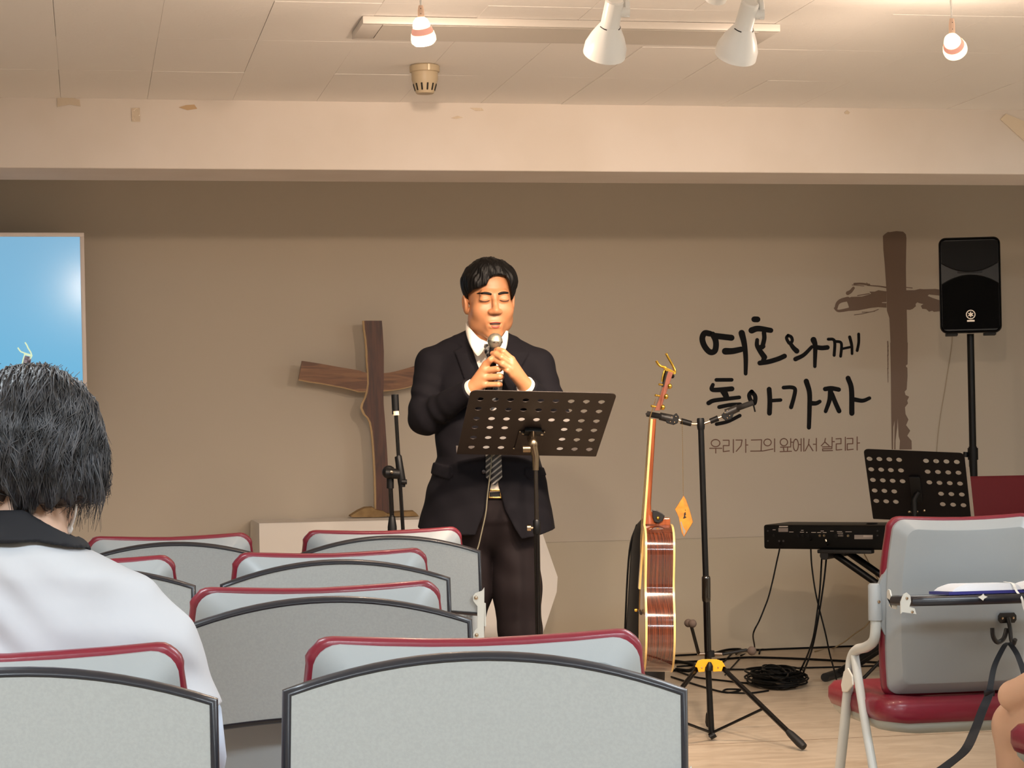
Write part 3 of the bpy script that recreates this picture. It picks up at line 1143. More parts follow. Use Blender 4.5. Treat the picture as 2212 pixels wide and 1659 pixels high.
chair0 = make_chair()
tablet_parts(chair0, False)
tablet_bracket(chair0, False)
hook(chair0)
chair_open = make_chair()
place_open = tablet_parts(chair_open, True)
tablet_bracket(chair_open, True)
for q in hook(chair_open):
    q.location.x += .118


def seat_chair(o, px, D, label, dyaw=0.0, group='grey and burgundy lecture chairs'):
    p = at(px, 930, D)
    o.location = (p.x, p.y, 0)
    o.rotation_euler = (0, 0, math.radians(dyaw))
    o['label'] = label
    o['group'] = group
    WM[o.name] = Matrix.Translation((p.x, p.y, 0)) @ Matrix.Rotation(math.radians(dyaw), 4, 'Z')
    return o


def new_chair(px, D, label, dyaw=0.0):
    return seat_chair(copy_tree(chair0), px, D, label, dyaw)


seat_chair(chair0, 1027, 2.695, 'nearest empty lecture chair, its grey tablet filling the bottom centre of the view', -5.0)
ch_woman = new_chair(8, 2.60, 'lecture chair that the dark-haired person in the white shirt sits on', 0.5)
new_chair(688, 3.64, 'empty lecture chair directly behind the nearest one, second row, half covered by it', 2.0)
new_chair(716, 4.70, 'third-row empty lecture chair between the second-row chair and the two far ones', 0.5)
new_chair(159, 4.575, 'third-row lecture chair partly hidden by the seated white-shirted person', 2.0)
new_chair(829, 5.75, 'far lecture chair right in front of the standing man, white hinge bracket at its side', 0.0)
new_chair(366, 5.60, 'far lecture chair on the left, in front of the white-clothed altar table end', 0.5)
open_chair = seat_chair(chair_open, 2082, 6.02, 'lecture chair at right with its writing tablet folded down and an open book on it', 0.0)
ch_right = new_chair(2566, 5.02, 'lecture chair at the right edge carrying the bare-armed person', 0.0)
for o in list(bpy.data.objects):
    if o.get('category') == 'chair':
        for c in o.children_recursive:
            WM[c.name] = WM[o.name].copy()

for c in chair0.children:
    if c.name.startswith('tablet_board'):
        c.matrix_basis = Matrix.Translation((0, -.05, .6)) @ Matrix.Rotation(math.radians(1.5), 4, 'Y') @ Matrix.Translation((0, .05, -.6))

# ---------------------------------------------------------------- on the open tablet: a book
Mo = WM[open_chair.name]
def onT(x, q, h):
    return Mo @ place_open(x, q, .024 + .0018 + h)
bk = thing('open_book', 'thick open book with violet cover and white pages lying on the folded-down tablet', 'book', M=Mo @ Matrix.Translation((-.02, -.15, .62)))
M_VIO = mat('violet_cover', '#3b3a86', 0.45)
M_PAGE = mat('white_pages', '#eef0f4', 0.6, bump=(200, 0.3, 0.001), scale_xyz=(1, 1, 8))
def bookx(u): return -.150 + u * .40
def covh(u):
    return .004 + .008 * math.sin(min(u, .52) / .52 * PI) * 0.6 if u < .52 else .002 + .022 * math.sin((u - .52) / .48 * PI * .55)
b = MB()
rows = []
for k in range(25):
    u = k / 24
    h0 = .0015 + (.010 * max(0, math.sin((u - .55) / .45 * PI)) if u > .55 else 0.0)
    h1 = h0 + .0075
    if abs(u - .535) < .03:
        h1 = h0 + .004
    rows.append([onT(bookx(u), .185, h0), onT(bookx(u), .185, h1), onT(bookx(u), .045, h1), onT(bookx(u), .045, h0)])
b.loft(rows)
b.build('cover', M_VIO, bk, smooth=40)
for (ua, ub, hp) in ((.03, .52, .019), (.55, .98, .012)):
    b = MB()
    rows = []
    for k in range(21):
        s_ = k / 20
        u = ua + (ub - ua) * s_
        h0 = .0095 + (.010 * max(0, math.sin((u - .55) / .45 * PI)) if u > .55 else 0.0)
        prof = (min(1, s_ / .22) ** .6) * (min(1, (1 - s_) / .10) ** .5)
        h1 = h0 + hp * prof * (1 - .12 * s_) + .0008
        ins = .006 * prof
        rows.append([onT(bookx(u), .180 - .001, h0), onT(bookx(u), .180 - ins, h1), onT(bookx(u), .05 + ins, h1), onT(bookx(u), .05, h0)])
    b.loft(rows)
    b.build('page_block', M_PAGE, bk, smooth=40)
b = MB()
pth = [onT(.030, .13, .030), onT(.030, .182, .026), onT(.034, .197, .006), onT(.040, .214, -.012), onT(.044, .214, -.032), onT(.050, .214, -.052)]
pth = bez(pth, 4)
b.loft([[p + R0 * -.0032, p + R0 * .0032, p + R0 * .0032 + UP * .0006, p + R0 * -.0032 + UP * .0006] for p in pth])
b.build('ribbon', mat('white_ribbon', '#f4f2ec', 0.6), bk, smooth=0)
tg = MB()
cc = onT(-.070, .214, -.006) - F0 * .004
tg.loft([[cc + R0 * x + UP * z for x, z in [(-.012, .001), (-.003, .004), (.002, .0095), (.005, .004), (.013, .001), (.004, -.004), (.001, -.009), (-.004, -.005)]], [cc - F0 * .0015 + R0 * x + UP * z for x, z in [(-.012, .001), (-.003, .004), (.002, .0095), (.005, .004), (.013, .001), (.004, -.004), (.001, -.009), (-.004, -.005)]]])
tag(tg.build('paper_tag', mat('white_paper', '#f1eee2', 0.6), smooth=0), 'tiny white paper tag on the edge of the folded-down tablet', 'paper tag')
# bag hanging by its strap on the hook of that chair
bag = thing('shoulder_bag', 'black strap of a shoulder bag hanging on the hook under the folded-down tablet', 'bag', M=Matrix.Translation(on_z(2050, 1760, 0)))
M_STRAP = mat('black_webbing', '#14161c', 0.55, bump=(400, 0.3, 0.0006))
def strap(pts, wd):
    P = bez(pts, 6)
    b = MB()
    rings = []
    for k, p in enumerate(P):
        t = (P[min(k + 1, len(P) - 1)] - P[max(k - 1, 0)]).normalized()
        side = (R0 * .92 - F0 * .39)
        side = (side - t * side.dot(t)).normalized()
        nn = side.cross(t)
        w_ = wd[0] + (wd[1] - wd[0]) * k / (len(P) - 1)
        rings.append([p - side * w_ - nn * .0012, p + side * w_ - nn * .0012, p + side * w_ + nn * .0012, p - side * w_ + nn * .0012])
    b.loft(rings)
    return b
strap([at(2177, 1389, 5.90), at(2168, 1398, 5.87), at(2148, 1440, 5.83), at(2138, 1490, 5.80), at(2128, 1525, 5.76)], (.006, .009)).build('strap', M_STRAP, bag, smooth=40)
strap([at(2178, 1389, 5.90), at(2186, 1396, 5.88), at(2200, 1420, 5.85), at(2215, 1470, 5.82), at(2222, 1560, 5.76), at(2190, 1700, 5.7), at(2130, 1790, 5.62)], (.006, .010)).build('strap', M_STRAP, bag, smooth=40)
strap([at(2140, 1490, 5.795), at(2132, 1512, 5.77), at(2122, 1535, 5.75), at(2105, 1580, 5.70), at(2085, 1620, 5.65), at(2050, 1650, 5.58), at(1985, 1700, 5.5), at(1960, 1760, 5.48)], (.0105, .015)).build('strap', M_STRAP, bag, smooth=40)
MB().box(at(2137, 1498, 5.785), (.03, .008, .016), bevel=.003).build('buckle', mat('black_buckle', '#101014', 0.35), bag)
pb = on_z(1975, 1815, 0)
MB().box((pb.x, pb.y, .075), (.36, .13, .148), bevel=.03).build('bag_body', M_STRAP, bag, smooth=50)
# ================================================================ stage furniture and instruments
M_BLK = mat('black_powdercoat', '#060606', 0.42, spec=.3)
M_BLKG = mat('black_gloss_tube', '#080605', 0.2, coat=0.2, spec=.4)
M_PLAS = mat('black_plastic', '#070708', 0.5, spec=.3)
M_CHROME = mat('worn_chrome', '#b9a88f', 0.22, metal=1.0)
M_GOLD = mat('gold_plate', '#e2b54c', 0.22, metal=1.0)
M_CLOTH = mat('white_tablecloth', '#f5eee6', 0.8, bump=(25, 0.2, 0.003))

# ---------------------------------------------------------------- altar table under a white cloth
p_fl = at(560, 1131, 9.72)
ztab = p_fl.z
vt0 = p_fl.y
ul0 = p_fl.x
ur0 = at(1163, 1131, 9.9).x
vt1 = VW - .03
tb_ = thing('altar_table', 'altar table draped in a white cloth against the back wall, behind the man', 'table', ((ul0 + ur0) / 2, (vt0 + vt1) / 2, 0))
M_WOODT = mat('table_wood', '#7a5a3c', 0.5)
MB().box(((ul0 + ur0) / 2, (vt0 + vt1) / 2, ztab - .016), (ur0 - ul0 - .03, vt1 - vt0 - .03, .024)).build('tabletop', M_WOODT, tb_, smooth=0)
for (lx, ly) in ((ul0 + .06, vt0 + .06), (ur0 - .06, vt0 + .06), (ul0 + .06, vt1 - .06), (ur0 - .06, vt1 - .06)):
    MB().box((lx, ly, (ztab - .03) / 2), (.045, .045, ztab - .03)).build('leg', M_WOODT, tb_, smooth=0)
per = []
def cloth_ring(drop, out, wave):
    pts = []
    def seg(a, b, n, nrm, side):
        for i in range(n):
            t = i / n
            p = a.lerp(b, t)
            wv = math.sin(t * n * 1.15 + side * 2.0) * wave
            pts.append(p + nrm * (out + wv) - UP * drop)
    A, B, Cc, D_ = Vector((ul0, vt0, ztab)), Vector((ur0, vt0, ztab)), Vector((ur0, vt1, ztab)), Vector((ul0, vt1, ztab))
    seg(A, B, 26, Vector((0, -1, 0)), 0)
    seg(B, Cc, 8, Vector((1, 0, 0)), 1)
    seg(Cc, D_, 26, Vector((0, .2, 0)), 2)
    seg(D_, A, 8, Vector((-1, 0, 0)), 3)
    return pts
rings = [[Vector(((ul0 + ur0) / 2, (vt0 + vt1) / 2, ztab)).lerp(p, s) for p in cloth_ring(0, 0, 0)] for s in (.02, .5)] + [cloth_ring(0, 0, 0), cloth_ring(.006, .005, 0)]
for k in range(1, 9):
    f = k / 8
    r = cloth_ring(.006 + .54 * f, .006 + .012 * f, .016 * f)
    for i, p in enumerate(r):
        if p.x > ur0 - .03:                     # the right end hangs out as a loose corner
            p.x += .085 * min(1, f / .55)
            if f > .55:
                p.x -= .10 * (f - .55) / .45
    rings.append(r)
b = MB()
b.loft(rings, cap1=False)
tag(b.build('tablecloth', M_CLOTH, smooth=50, solid=.002), 'white cloth draped over the altar table, its corner hanging behind the man', 'tablecloth')

# ---------------------------------------------------------------- wooden cross
def wood_mat(name, c1, c2, sc, axis):
    m = mat(name, c1, 0.45)
    nt = m.node_tree
    bs = nt.nodes['Principled BSDF']
    tc = nt.nodes.new('ShaderNodeTexCoord')
    mp = nt.nodes.new('ShaderNodeMapping')
    mp.inputs['Scale'].default_value = sc
    nt.links.new(tc.outputs['Object'], mp.inputs[0])
    n = nt.nodes.new('ShaderNodeTexNoise')
    n.inputs['Scale'].default_value = 6
    n.inputs['Detail'].default_value = 6
    n.inputs['Distortion'].default_value = 0.8
    nt.links.new(mp.outputs[0], n.inputs['Vector'])
    r = nt.nodes.new('ShaderNodeValToRGB')
    e = r.color_ramp.elements
    e[0].position, e[1].position = .36, .62
    e[0].color, e[1].color = (*lin(c1), 1), (*lin(c2), 1)
    nt.links.new(n.outputs['Fac'], r.inputs[0])
    nt.links.new(r.outputs[0], bs.inputs['Base Color'])
    bp = nt.nodes.new('ShaderNodeBump')
    bp.inputs['Strength'].default_value = .15
    bp.inputs['Distance'].default_value = .002
    nt.links.new(n.outputs['Fac'], bp.inputs['Height'])
    nt.links.new(bp.outputs[0], bs.inputs['Normal'])
    return m
M_WV = wood_mat('dark_cross_wood', '#44251a', '#603624', (9, 9, .8), 'Z')
M_WH = wood_mat('brown_cross_wood', '#6c4429', '#926440', (.9, 9, 9), 'X')
M_SAP = mat('pale_sapwood', '#d9b98c', 0.6)
vc = VW - .13
zt_ = ztab + .002
cr = thing('wooden_cross', 'rustic dark wooden cross standing on the white-clothed altar table', 'cross', (at(810, 1110, 9.9).x, vc, zt_))
def cxy(x, y):
    return on_v(530 + x / 3.318, 660 + y / 3.318, vc)
Lf = [(846, 110), (850, 170), (862, 250), (868, 330), (870, 400), (876, 480), (878, 560), (870, 620), (858, 660), (838, 705), (832, 735), (852, 780), (876, 805), (893, 840), (905, 900), (914, 1000), (921, 1100), (926, 1200), (930, 1330), (931, 1485)]
Rt = [(975, 110), (980, 170), (985, 250), (989, 330), (989, 400), (989, 480), (988, 560), (986, 620), (987, 660), (988, 705), (990, 735), (994, 780), (996, 805), (999, 840), (1003, 900), (1010, 1000), (1016, 1100), (1020, 1200), (1026, 1330), (1030, 1485)]
th = .034
b = MB()
b.loft([[cxy(l[0], l[1]) - Vector((0, th / 2, 0)), cxy(r_[0], r_[1]) - Vector((0, th / 2, 0)), cxy(r_[0], r_[1]) + Vector((0, th / 2, 0)), cxy(l[0], l[1]) + Vector((0, th / 2, 0))] for l, r_ in zip(Lf, Rt)])
b.build('upright', M_WV, cr, smooth=30)
b = MB()
b.loft([[cxy(l[0] - 7 - (4 if 8 < i < 12 else 0), l[1]) - Vector((0, th / 2 - .004, 0)), cxy(l[0] + 4, l[1]) - Vector((0, th / 2 + .0012, 0)), cxy(l[0] + 4, l[1]) + Vector((0, th / 2, 0)), cxy(l[0] - 6, l[1]) + Vector((0, th / 2, 0))] for i, l in enumerate(Lf)])
b.build('sapwood_edge', M_SAP, cr, smooth=30, label='pale sapwood edge')
b = MB()
b.tube(bez([cxy(834, 712) - Vector((0, th / 2 - .006, 0)), cxy(832, 735) - Vector((0, th / 2 - .006, 0)), cxy(842, 760) - Vector((0, th / 2 - .006, 0)), cxy(854, 783) - Vector((0, th / 2 - .006, 0))], 4), .0035, 8)
b.build('bark_knot', mat('bark', '#2c1a12', 0.8), cr)
for (nm, tops, bots) in (('crossbar', [(405, 397), (460, 405), (540, 418), (620, 432), (690, 445), (760, 456), (815, 466), (850, 478), (885, 486)], [(380, 532), (450, 546), (540, 558), (620, 573), (690, 586), (760, 603), (812, 618), (850, 617), (885, 613)]),
                         ('crossbar', [(978, 487), (1030, 481), (1080, 471), (1160, 449), (1240, 425), (1330, 402), (1420, 385)], [(978, 613), (1030, 609), (1100, 600), (1160, 587), (1240, 563), (1340, 540), (1430, 520)])):
    b = MB()
    b.loft([[cxy(a[0], a[1]) + Vector((0, -.012, 0)), cxy(a[0], a[1]) + Vector((0, .018, 0)), cxy(q[0], q[1]) + Vector((0, .018, 0)), cxy(q[0], q[1]) + Vector((0, -.012, 0))] for a, q in zip(tops, bots)])
    b.build(nm, M_WH, cr, smooth=30)
    b = MB()
    b.loft([[cxy(q[0], q[1] - 3) + Vector((0, -.0128, 0)), cxy(q[0], q[1] + 4) + Vector((0, -.009, 0)), cxy(q[0], q[1] + 4) + Vector((0, .016, 0)), cxy(q[0], q[1] - 3) + Vector((0, .016, 0))] for q in bots])
    b.build('sapwood_edge', M_SAP, cr, smooth=30, label='pale sapwood edge')
M_SLAB = mat('split_wood_base', '#a98a5c', 0.7, bump=(60, 0.6, 0.004), var=(20, '#8e7046', 4))
for (poly, dy) in (([(748, 1522), (800, 1488), (850, 1466), (905, 1462), (925, 1476), (985, 1490), (1012, 1506), (1015, 1524), (960, 1530), (760, 1530)], -.04), ([(1008, 1512), (1060, 1500), (1120, 1495), (1200, 1493), (1225, 1512), (1235, 1526), (1010, 1528)], -.04)):
    f_ = [cxy(x, y) + Vector((0, dy, 0)) for x, y in poly]
    zb_ = min(p.z for p in f_)
    for p in f_:
        p.z += zt_ + .001 - zb_
    g_ = [p + Vector((0, .09, 0)) for p in f_]
    m_ = [p.lerp(q, .5) + UP * (.006 if p.z > zt_ + .006 else 0) for p, q in zip(f_, g_)]
    b = MB()
    b.loft([f_, m_, g_])
    b.build('base_slab', M_SLAB, cr, smooth=20)

# ---------------------------------------------------------------- television
tvD = 9.72
ptr = at(181, 503, tvD)
tv_yaw = math.radians(5.5)
tv_roll = .008
Mtv = Matrix.Translation(ptr) @ Matrix.Rotation(tv_yaw, 4, 'Z') @ Matrix.Rotation(-tv_roll, 4, 'Y')
TWd, THt = 1.46, .845
tv = thing('television', 'wide television with pale frame and bright blue picture on the back wall', 'television', M=Mtv @ Matrix.Translation((-TWd / 2, 0, -THt)))
M_TVF = mat('pale_pink_frame', '#f7eae3', 0.4)
M_TVB = mat('black_tv_body', '#0a0a0c', 0.4)
MB().box((-TWd / 2, .034, -THt / 2), (TWd - .02, .05, THt - .02), Mtv, bevel=.006).build('body', M_TVB, tv, smooth=30)
bw = .0185
b = MB()
for (cc, ss) in (((-TWd / 2, 0, -bw / 2), (TWd, .022, bw)), ((-TWd / 2, 0, -THt + bw / 2), (TWd, .022, bw)), ((-bw / 2, 0, -THt / 2), (bw, .022, THt - 2 * bw)), ((-TWd + bw / 2, 0, -THt / 2), (bw, .022, THt - 2 * bw))):
    b.box(cc, ss, Mtv, bevel=.002)
b.build('bezel', M_TVF, tv, smooth=30)
# screen picture: blue backdrop, a guitar head and a microphone
ms = bpy.data.materials.new('blue_screen')
ms.use_nodes = True
nt = ms.node_tree
bs = nt.nodes['Principled BSDF']
bs.inputs['Base Color'].default_value = (.02, .02, .02, 1)
bs.inputs['Roughness'].default_value = .15
bs.inputs['Specular IOR Level'].default_value = .22
tc = nt.nodes.new('ShaderNodeTexCoord')
sp = nt.nodes.new('ShaderNodeSeparateXYZ')
nt.links.new(tc.outputs['Generated'], sp.inputs[0])
rp = nt.nodes.new('ShaderNodeValToRGB')
e = rp.color_ramp.elements
e[0].position, e[1].position = 0.0, 1.0
e[0].color = (*lin('#6cc2ec'), 1)
e[1].color = (*lin('#86bfe2'), 1)
nt.links.new(sp.outputs[2], rp.inputs[0])
nt.links.new(rp.outputs[0], bs.inputs['Emission Color'])
bs.inputs['Emission Strength'].default_value = 0.86
MB().box((-TWd / 2, -.004, -THt / 2), (TWd - 2 * bw + .001, .004, THt - 2 * bw + .001), Mtv).build('screen', ms, tv, smooth=0)
def onscr(x, y, lift):
    n = (Mtv.to_3x3() @ Vector((0, -1, 0))).normalized()
    p0 = Mtv @ Vector((0, -.0062, 0))
    r = ray(x, y)
    t_ = (p0 - CAM).dot(n) / r.dot(n)
    return CAM + r * t_ + n * lift
def emat(n, c, s):
    return mat(n, '#000000', 0.2, emit=(lin(c), s))
def scr(polys, nm, m_):
    b = MB()
    for k, pl in enumerate(polys):
        b.face([onscr(x, y, .0004 + .0003 * k) for x, y in pl])
    return b.build(nm, m_, tv, smooth=0, fixn=False)
k_ = lambda x, y: (x / 3.95, 480 + y / 3.95)
scr([[k_(*q) for q in [(212, 1140), (270, 1150), (258, 1225), (225, 1300), (165, 1300)]]], 'pictured_guitar_head', emat('screen_mauve', '#8d7f88', .8))
scr([[k_(*q) for q in [(216, 1142), (246, 1148), (240, 1180), (208, 1172)]], [k_(*q) for q in [(232, 1182), (262, 1176), (258, 1198), (240, 1212), (228, 1205)]]], 'pictured_tuner', emat('screen_maroon', '#3a2028', .7))
def ribbon(pts, w):
    out = []
    P = [Vector((*q, 0)) for q in pts]
    L, Rr = [], []
    for i, p in enumerate(P):
        d = (P[min(i + 1, len(P) - 1)] - P[max(i - 1, 0)]).normalized()
        L.append((p.x - d.y * w, p.y + d.x * w))
        Rr.append((p.x + d.y * w, p.y - d.x * w))
    return [[k_(*L[i]), k_(*L[i + 1]), k_(*Rr[i + 1]), k_(*Rr[i])] for i in range(len(P) - 1)]
scr(ribbon([(152, 1070), (165, 1090), (178, 1105), (205, 1115), (215, 1130)], 6) + ribbon([(213, 1025), (228, 1048), (240, 1075), (262, 1110), (272, 1140), (258, 1165)], 6) + ribbon([(205, 1120), (235, 1130), (272, 1140)], 10) + ribbon([(212, 1125), (198, 1165), (188, 1215)], 5), 'pictured_capo', emat('screen_pale_green', '#dcefc4', .95))
scr([[k_(*q) for q in [(610, 1390), (640, 1372), (700, 1345), (706, 1385), (650, 1412), (622, 1425)]]], 'pictured_microphone', emat('screen_dark', '#20262e', .8))
scr([[k_(*q) for q in [(566, 1400), (585, 1380), (610, 1385), (622, 1405), (620, 1425), (595, 1440)]], [k_(*q) for q in [(640, 1375), (662, 1366), (668, 1395), (648, 1408)]]], 'pictured_microphone_head', emat('screen_steel', '#6f9bb4', .8))
wl = MB()
cw = Mtv @ Vector((-TWd / 2, .05, -THt / 2))
wl.box((cw.x, (cw.y + VW) / 2, cw.z), (.3, VW - cw.y + .004, .3))
wl.build('wall_mount', M_TVB, tv, smooth=0)


# ---------------------------------------------------------------- perforated music desks
def desk_stand(name, label, corners, Dtop, tilt, holes, hole_r, base_px, m_desk, nud_top, group=None, pole_top=None):
    """corners: TL, TR, BR, BL pixels of the desk's back. The desk leans: the top edge is nearer the camera."""
    TL, TR, BR, BL = corners
    a, b_ = at(*TL, Dtop), at(*TR, Dtop + nud_top)
    return a, b_


def make_desk(t, TL, TR, BL, holes, rh, m_, corner=.022, th=.0022, lip=.03):
    """TL, TR, BL: 3-D corners seen from the audience. holes: (s, q) fractions."""
    ex, ey = TR - TL, BL - TL
    W, H = ex.length, ey.length
    X = ex.normalized()
    Y = (ey - X * ey.dot(X) * 0.0).normalized()
    N = X.cross(Y).normalized()
    if N.dot(CAM - TL) < 0:
        N = -N
    P = lambda u, v, h=0.0: TL + X * u + Y * v + N * h
    bm = bmesh.new()
    op = []
    for (cu, cv_, a0) in ((W - corner, corner, -PI / 2), (W - .004, H - .004, 0), (.004, H - .004, PI / 2), (corner, corner, PI)):
        r_ = corner if cv_ < H / 2 else .004
        for i in range(6):
            a = a0 + PI / 2 * i / 5
            op.append((cu + r_ * math.cos(a), cv_ + r_ * math.sin(a)))
    loops = [op] + [[(W * s + rh * math.cos(2 * PI * i / 18), H * q + rh * math.sin(2 * PI * i / 18)) for i in range(18)] for s, q in holes]
    edges = []
    for lp_ in loops:
        vs = [bm.verts.new((x, y, 0)) for x, y in lp_]
        for i in range(len(vs)):
            edges.append(bm.edges.new((vs[i], vs[(i + 1) % len(vs)])))
    bmesh.ops.triangle_fill(bm, use_beauty=True, use_dissolve=False, edges=edges)
    ret = bmesh.ops.extrude_face_region(bm, geom=bm.faces[:])
    for v in ret['geom']:
        if isinstance(v, bmesh.types.BMVert):
            v.co.z -= th
    for v in bm.verts:
        v.co = P(v.co.x, v.co.y, v.co.z)
    mb = MB()
    mb.bm.free()
    mb.bm = bm
    d = mb.build('desk', m_, t, smooth=0)
    # bottom lip that carries the sheets, on the far side
    if lip:
        lb = MB()
        lb.loft([[P(.0, H - .003, -th), P(.0, H, -th), P(.0, H, -lip), P(.0, H - .003, -lip)], [P(W, H - .003, -th), P(W, H, -th), P(W, H, -lip), P(W, H - .003, -lip)]])
        lb.build('desk_lip', m_, t, smooth=0)
    return P, W, H, N, X, Y


def tripod(t, foot, zc, r_out, angs, m_=None, r_tube=.0085, hub_m=None, braces=True, pole_r=.011, top=None, zb=.03):
    m_ = m_ or M_BLK
    hub = Vector((foot.x, foot.y, zc))
    for k, a in enumerate(angs):
        d = Vector((math.cos(a), math.sin(a), 0))
        b = MB()
        b.tube([hub + d * .028, Vector((foot.x, foot.y, 0)) + d * r_out + UP * .012], r_tube, 12)
        lg = b.build('leg', m_, t, smooth=60)
        e = Vector((foot.x, foot.y, 0)) + d * r_out + UP * .012
        dirn = (e - hub).normalized()
        b = MB()
        b.tube([e - dirn * .045, e - dirn * .01, e], [r_tube + .003, r_tube + .0045, r_tube + .001], 12)
        b.build('rubber_foot', M_RUB, lg, smooth=60)
        if braces:
            b = MB()
            mid = hub.lerp(e, .55)
            b.tube([Vector((foot.x, foot.y, zb + .01)) + d * .012, mid], r_tube * .6, 8)
            b.build('brace', m_, t, smooth=60)


# front stand, in front of the standing man
M_DESK = mat('brown_black_desk', '#2a201b', 0.55, bump=(500, 0.1, 0.0004))
Dm = 6.75
TL, TR = at(1017, 843, Dm), at(1333, 850, Dm + .075)
nh = (F0 * .975 - R0 * .22).normalized()
Lc = .335
tl = math.radians(60)
dn = (-UP * math.cos(tl) + nh * math.sin(tl))
def foreshort(TL_, px, py):
    """point seen at (px,py), displaced from TL_ towards the far side by the lean"""
    return at(px, py, (TL_ - CAM).dot(F0) + .335)
BL = foreshort(TL, 986, 981)
front = thing('music_stand', 'dark perforated music stand in front of the standing man', 'music stand', (0, 0, 0))
hl = []
def hp(px, py):
    ex, ey = TR - TL, BL - TL
    n = ex.cross(ey)
    r = ray(px, py)
    t_ = (TL - CAM).dot(n) / r.dot(n)
    q = CAM + r * t_ - TL
    # solve q = s ex + v ey
    M2 = Matrix(((ex.dot(ex), ex.dot(ey)), (ex.dot(ey), ey.dot(ey))))
    s, v = M2.inverted() @ Vector((q.dot(ex), q.dot(ey)))
    return s, v
r1, r6 = (1037, 862), (1300, 869)
rowL = [(1037.5, 862.5), (1033, 883), (1029.5, 904), (1026, 923), (1022.5, 945), (1018.5, 966)]
rowR = [(1299.5, 868.5), (1294, 889), (1288.5, 910), (1283, 930), (1278, 951), (1273, 971)]
for r_i in range(6):
    for c_i in range(9):
        if r_i >= 3 and c_i in (3, 4, 5):
            continue
        f = c_i / 8
        hl.append(hp(rowL[r_i][0] + (rowR[r_i][0] - rowL[r_i][0]) * f, rowL[r_i][1] + (rowR[r_i][1] - rowL[r_i][1]) * f))
Pd, Wd, Hd, Nd, Xd, Yd = make_desk(front, TL, TR, BL, hl, .0108, M_DESK)
# sheets of paper lying on the far side of the desk
def sheet(mb_t, P, W, H, s0, s1, q0, q1, off):
    return [P(W * s0, H * q0, off), P(W * s1, H * q0, off), P(W * s1, H * q1, off), P(W * s0, H * q1, off)]
M_PAPER = mat('lit_paper', '#f6efe4', 0.7, trans=0.0)
ntp = M_PAPER.node_tree
_b = ntp.nodes['Principled BSDF']
_tr = ntp.nodes.new('ShaderNodeBsdfTranslucent')
_tr.inputs[0].default_value = (*lin('#ffffff'), 1)
_mx = ntp.nodes.new('ShaderNodeMixShader')
_mx.inputs[0].default_value = 0.88
ntp.links.new(_b.outputs[0], _mx.inputs[1])
ntp.links.new(_tr.outputs[0], _mx.inputs[2])
ntp.links.new(_mx.outputs[0], ntp.nodes['Material Output'].inputs[0])
b = MB()
s_ = sheet(None, Pd, Wd, Hd, .125, .80, .37, .995, -.005)
b.face(s_)
tag(b.build('music_sheet', M_PAPER, smooth=0), 'white sheet of paper lying on the music stand before the man, seen through its holes', 'sheet')
# neck of the stand
cpx = at(1146, 958, Dm + .20)
hb = MB()
hc = Pd(Wd * .485, Hd * .80, 0)
hb.box((0, 0, 0), (.085, .11, .003), Matrix.Translation(Pd(Wd * .490, Hd * .74, .0035)) @ Matrix((( Xd.x, Yd.x, Nd.x, 0), (Xd.y, Yd.y, Nd.y, 0), (Xd.z, Yd.z, Nd.z, 0), (0, 0, 0, 1))), bevel=.001)
hb.build('mount_plate', M_DESK, front, smooth=0)
for (s, q) in ((.405, .60), (.575, .60), (.392, .87), (.562, .875)):
    MB().ball(Pd(Wd * s, Hd * q, .004), .0035, 10).build('rivet', M_CHROME, front)
hb = MB()
hb.tube([Pd(Wd * .415, Hd * .60, .012), Pd(Wd * .565, Hd * .605, .012)], .0042, 8)
hb.build('clip_bar', M_CHROME, front)
hb = MB()
hb.box((0, 0, 0), (.055, .03, .014), Matrix.Translation(Pd(Wd * .490, Hd * .575, .010)) @ Matrix(((Xd.x, Yd.x, Nd.x, 0), (Xd.y, Yd.y, Nd.y, 0), (Xd.z, Yd.z, Nd.z, 0), (0, 0, 0, 1))), bevel=.002)
hb.build('clip_block', M_BLK, front)
pole_foot = at(1166, 1560, Dm + .1)
foot = Vector((at(1157, 1000, 6.90).x + .0, at(1157, 1000, 6.90).y, 0))
neck_top = at(1152, 945, 6.90)
pz = at(1155, 985, 6.90).z
hb = MB()
hb.tube([Vector((foot.x, foot.y, .06)), Vector((foot.x, foot.y, at(1159, 1148, 6.90).z))], .0095, 16)
hb.build('lower_pole', M_BLKG, front)
hb = MB()
hb.tube([Vector((foot.x, foot.y, at(1159, 1165, 6.90).z)), Vector((foot.x, foot.y, pz - .01))], .0068, 14)
hb.build('upper_pole', M_CHROME if False else mat('dark_steel_pole', '#57504a', 0.25, metal=1.0), front)
hb = MB()
zz = at(1159, 1140, 6.90).z
hb.tube([Vector((foot.x, foot.y, zz - .02)), Vector((foot.x, foot.y, zz - .015)), Vector((foot.x, foot.y, zz + .02)), Vector((foot.x, foot.y, zz + .026))], [.0105, .012, .012, .009], 16)
hb.build('collar', M_BLK, front)
kc = Vector((foot.x, foot.y, zz))
hb = MB()
hb.tube([kc - R0 * .008, kc - R0 * .018], .004, 10)
hb.tube([kc - R0 * .018, kc - R0 * .030], .011, 12)
hb.build('knob', M_CHROME, front)
M_PEWT = mat('pewter_joint', '#8a7a64', 0.3, metal=1.0)
jb = at(1152, 968, 6.90)
hb = MB()
hb.tube([Vector((foot.x, foot.y, pz - .045)), Vector((foot.x, foot.y, pz + .0)), jb + UP * .004], [.010, .012, .0155], 16)
hb.ball(jb + UP * .012, (.0165, .0165, .021), 16)
hb.build('tilt_joint', M_PEWT, front)
hb = MB()
hb.tube([jb + UP * .018, jb + UP * .045 + F0 * .03, Pd(Wd * .488, Hd * .72, .004)], [.010, .0095, .009], 12)
hb.build('tilt_arm', M_CHROME, front)
hb = MB()
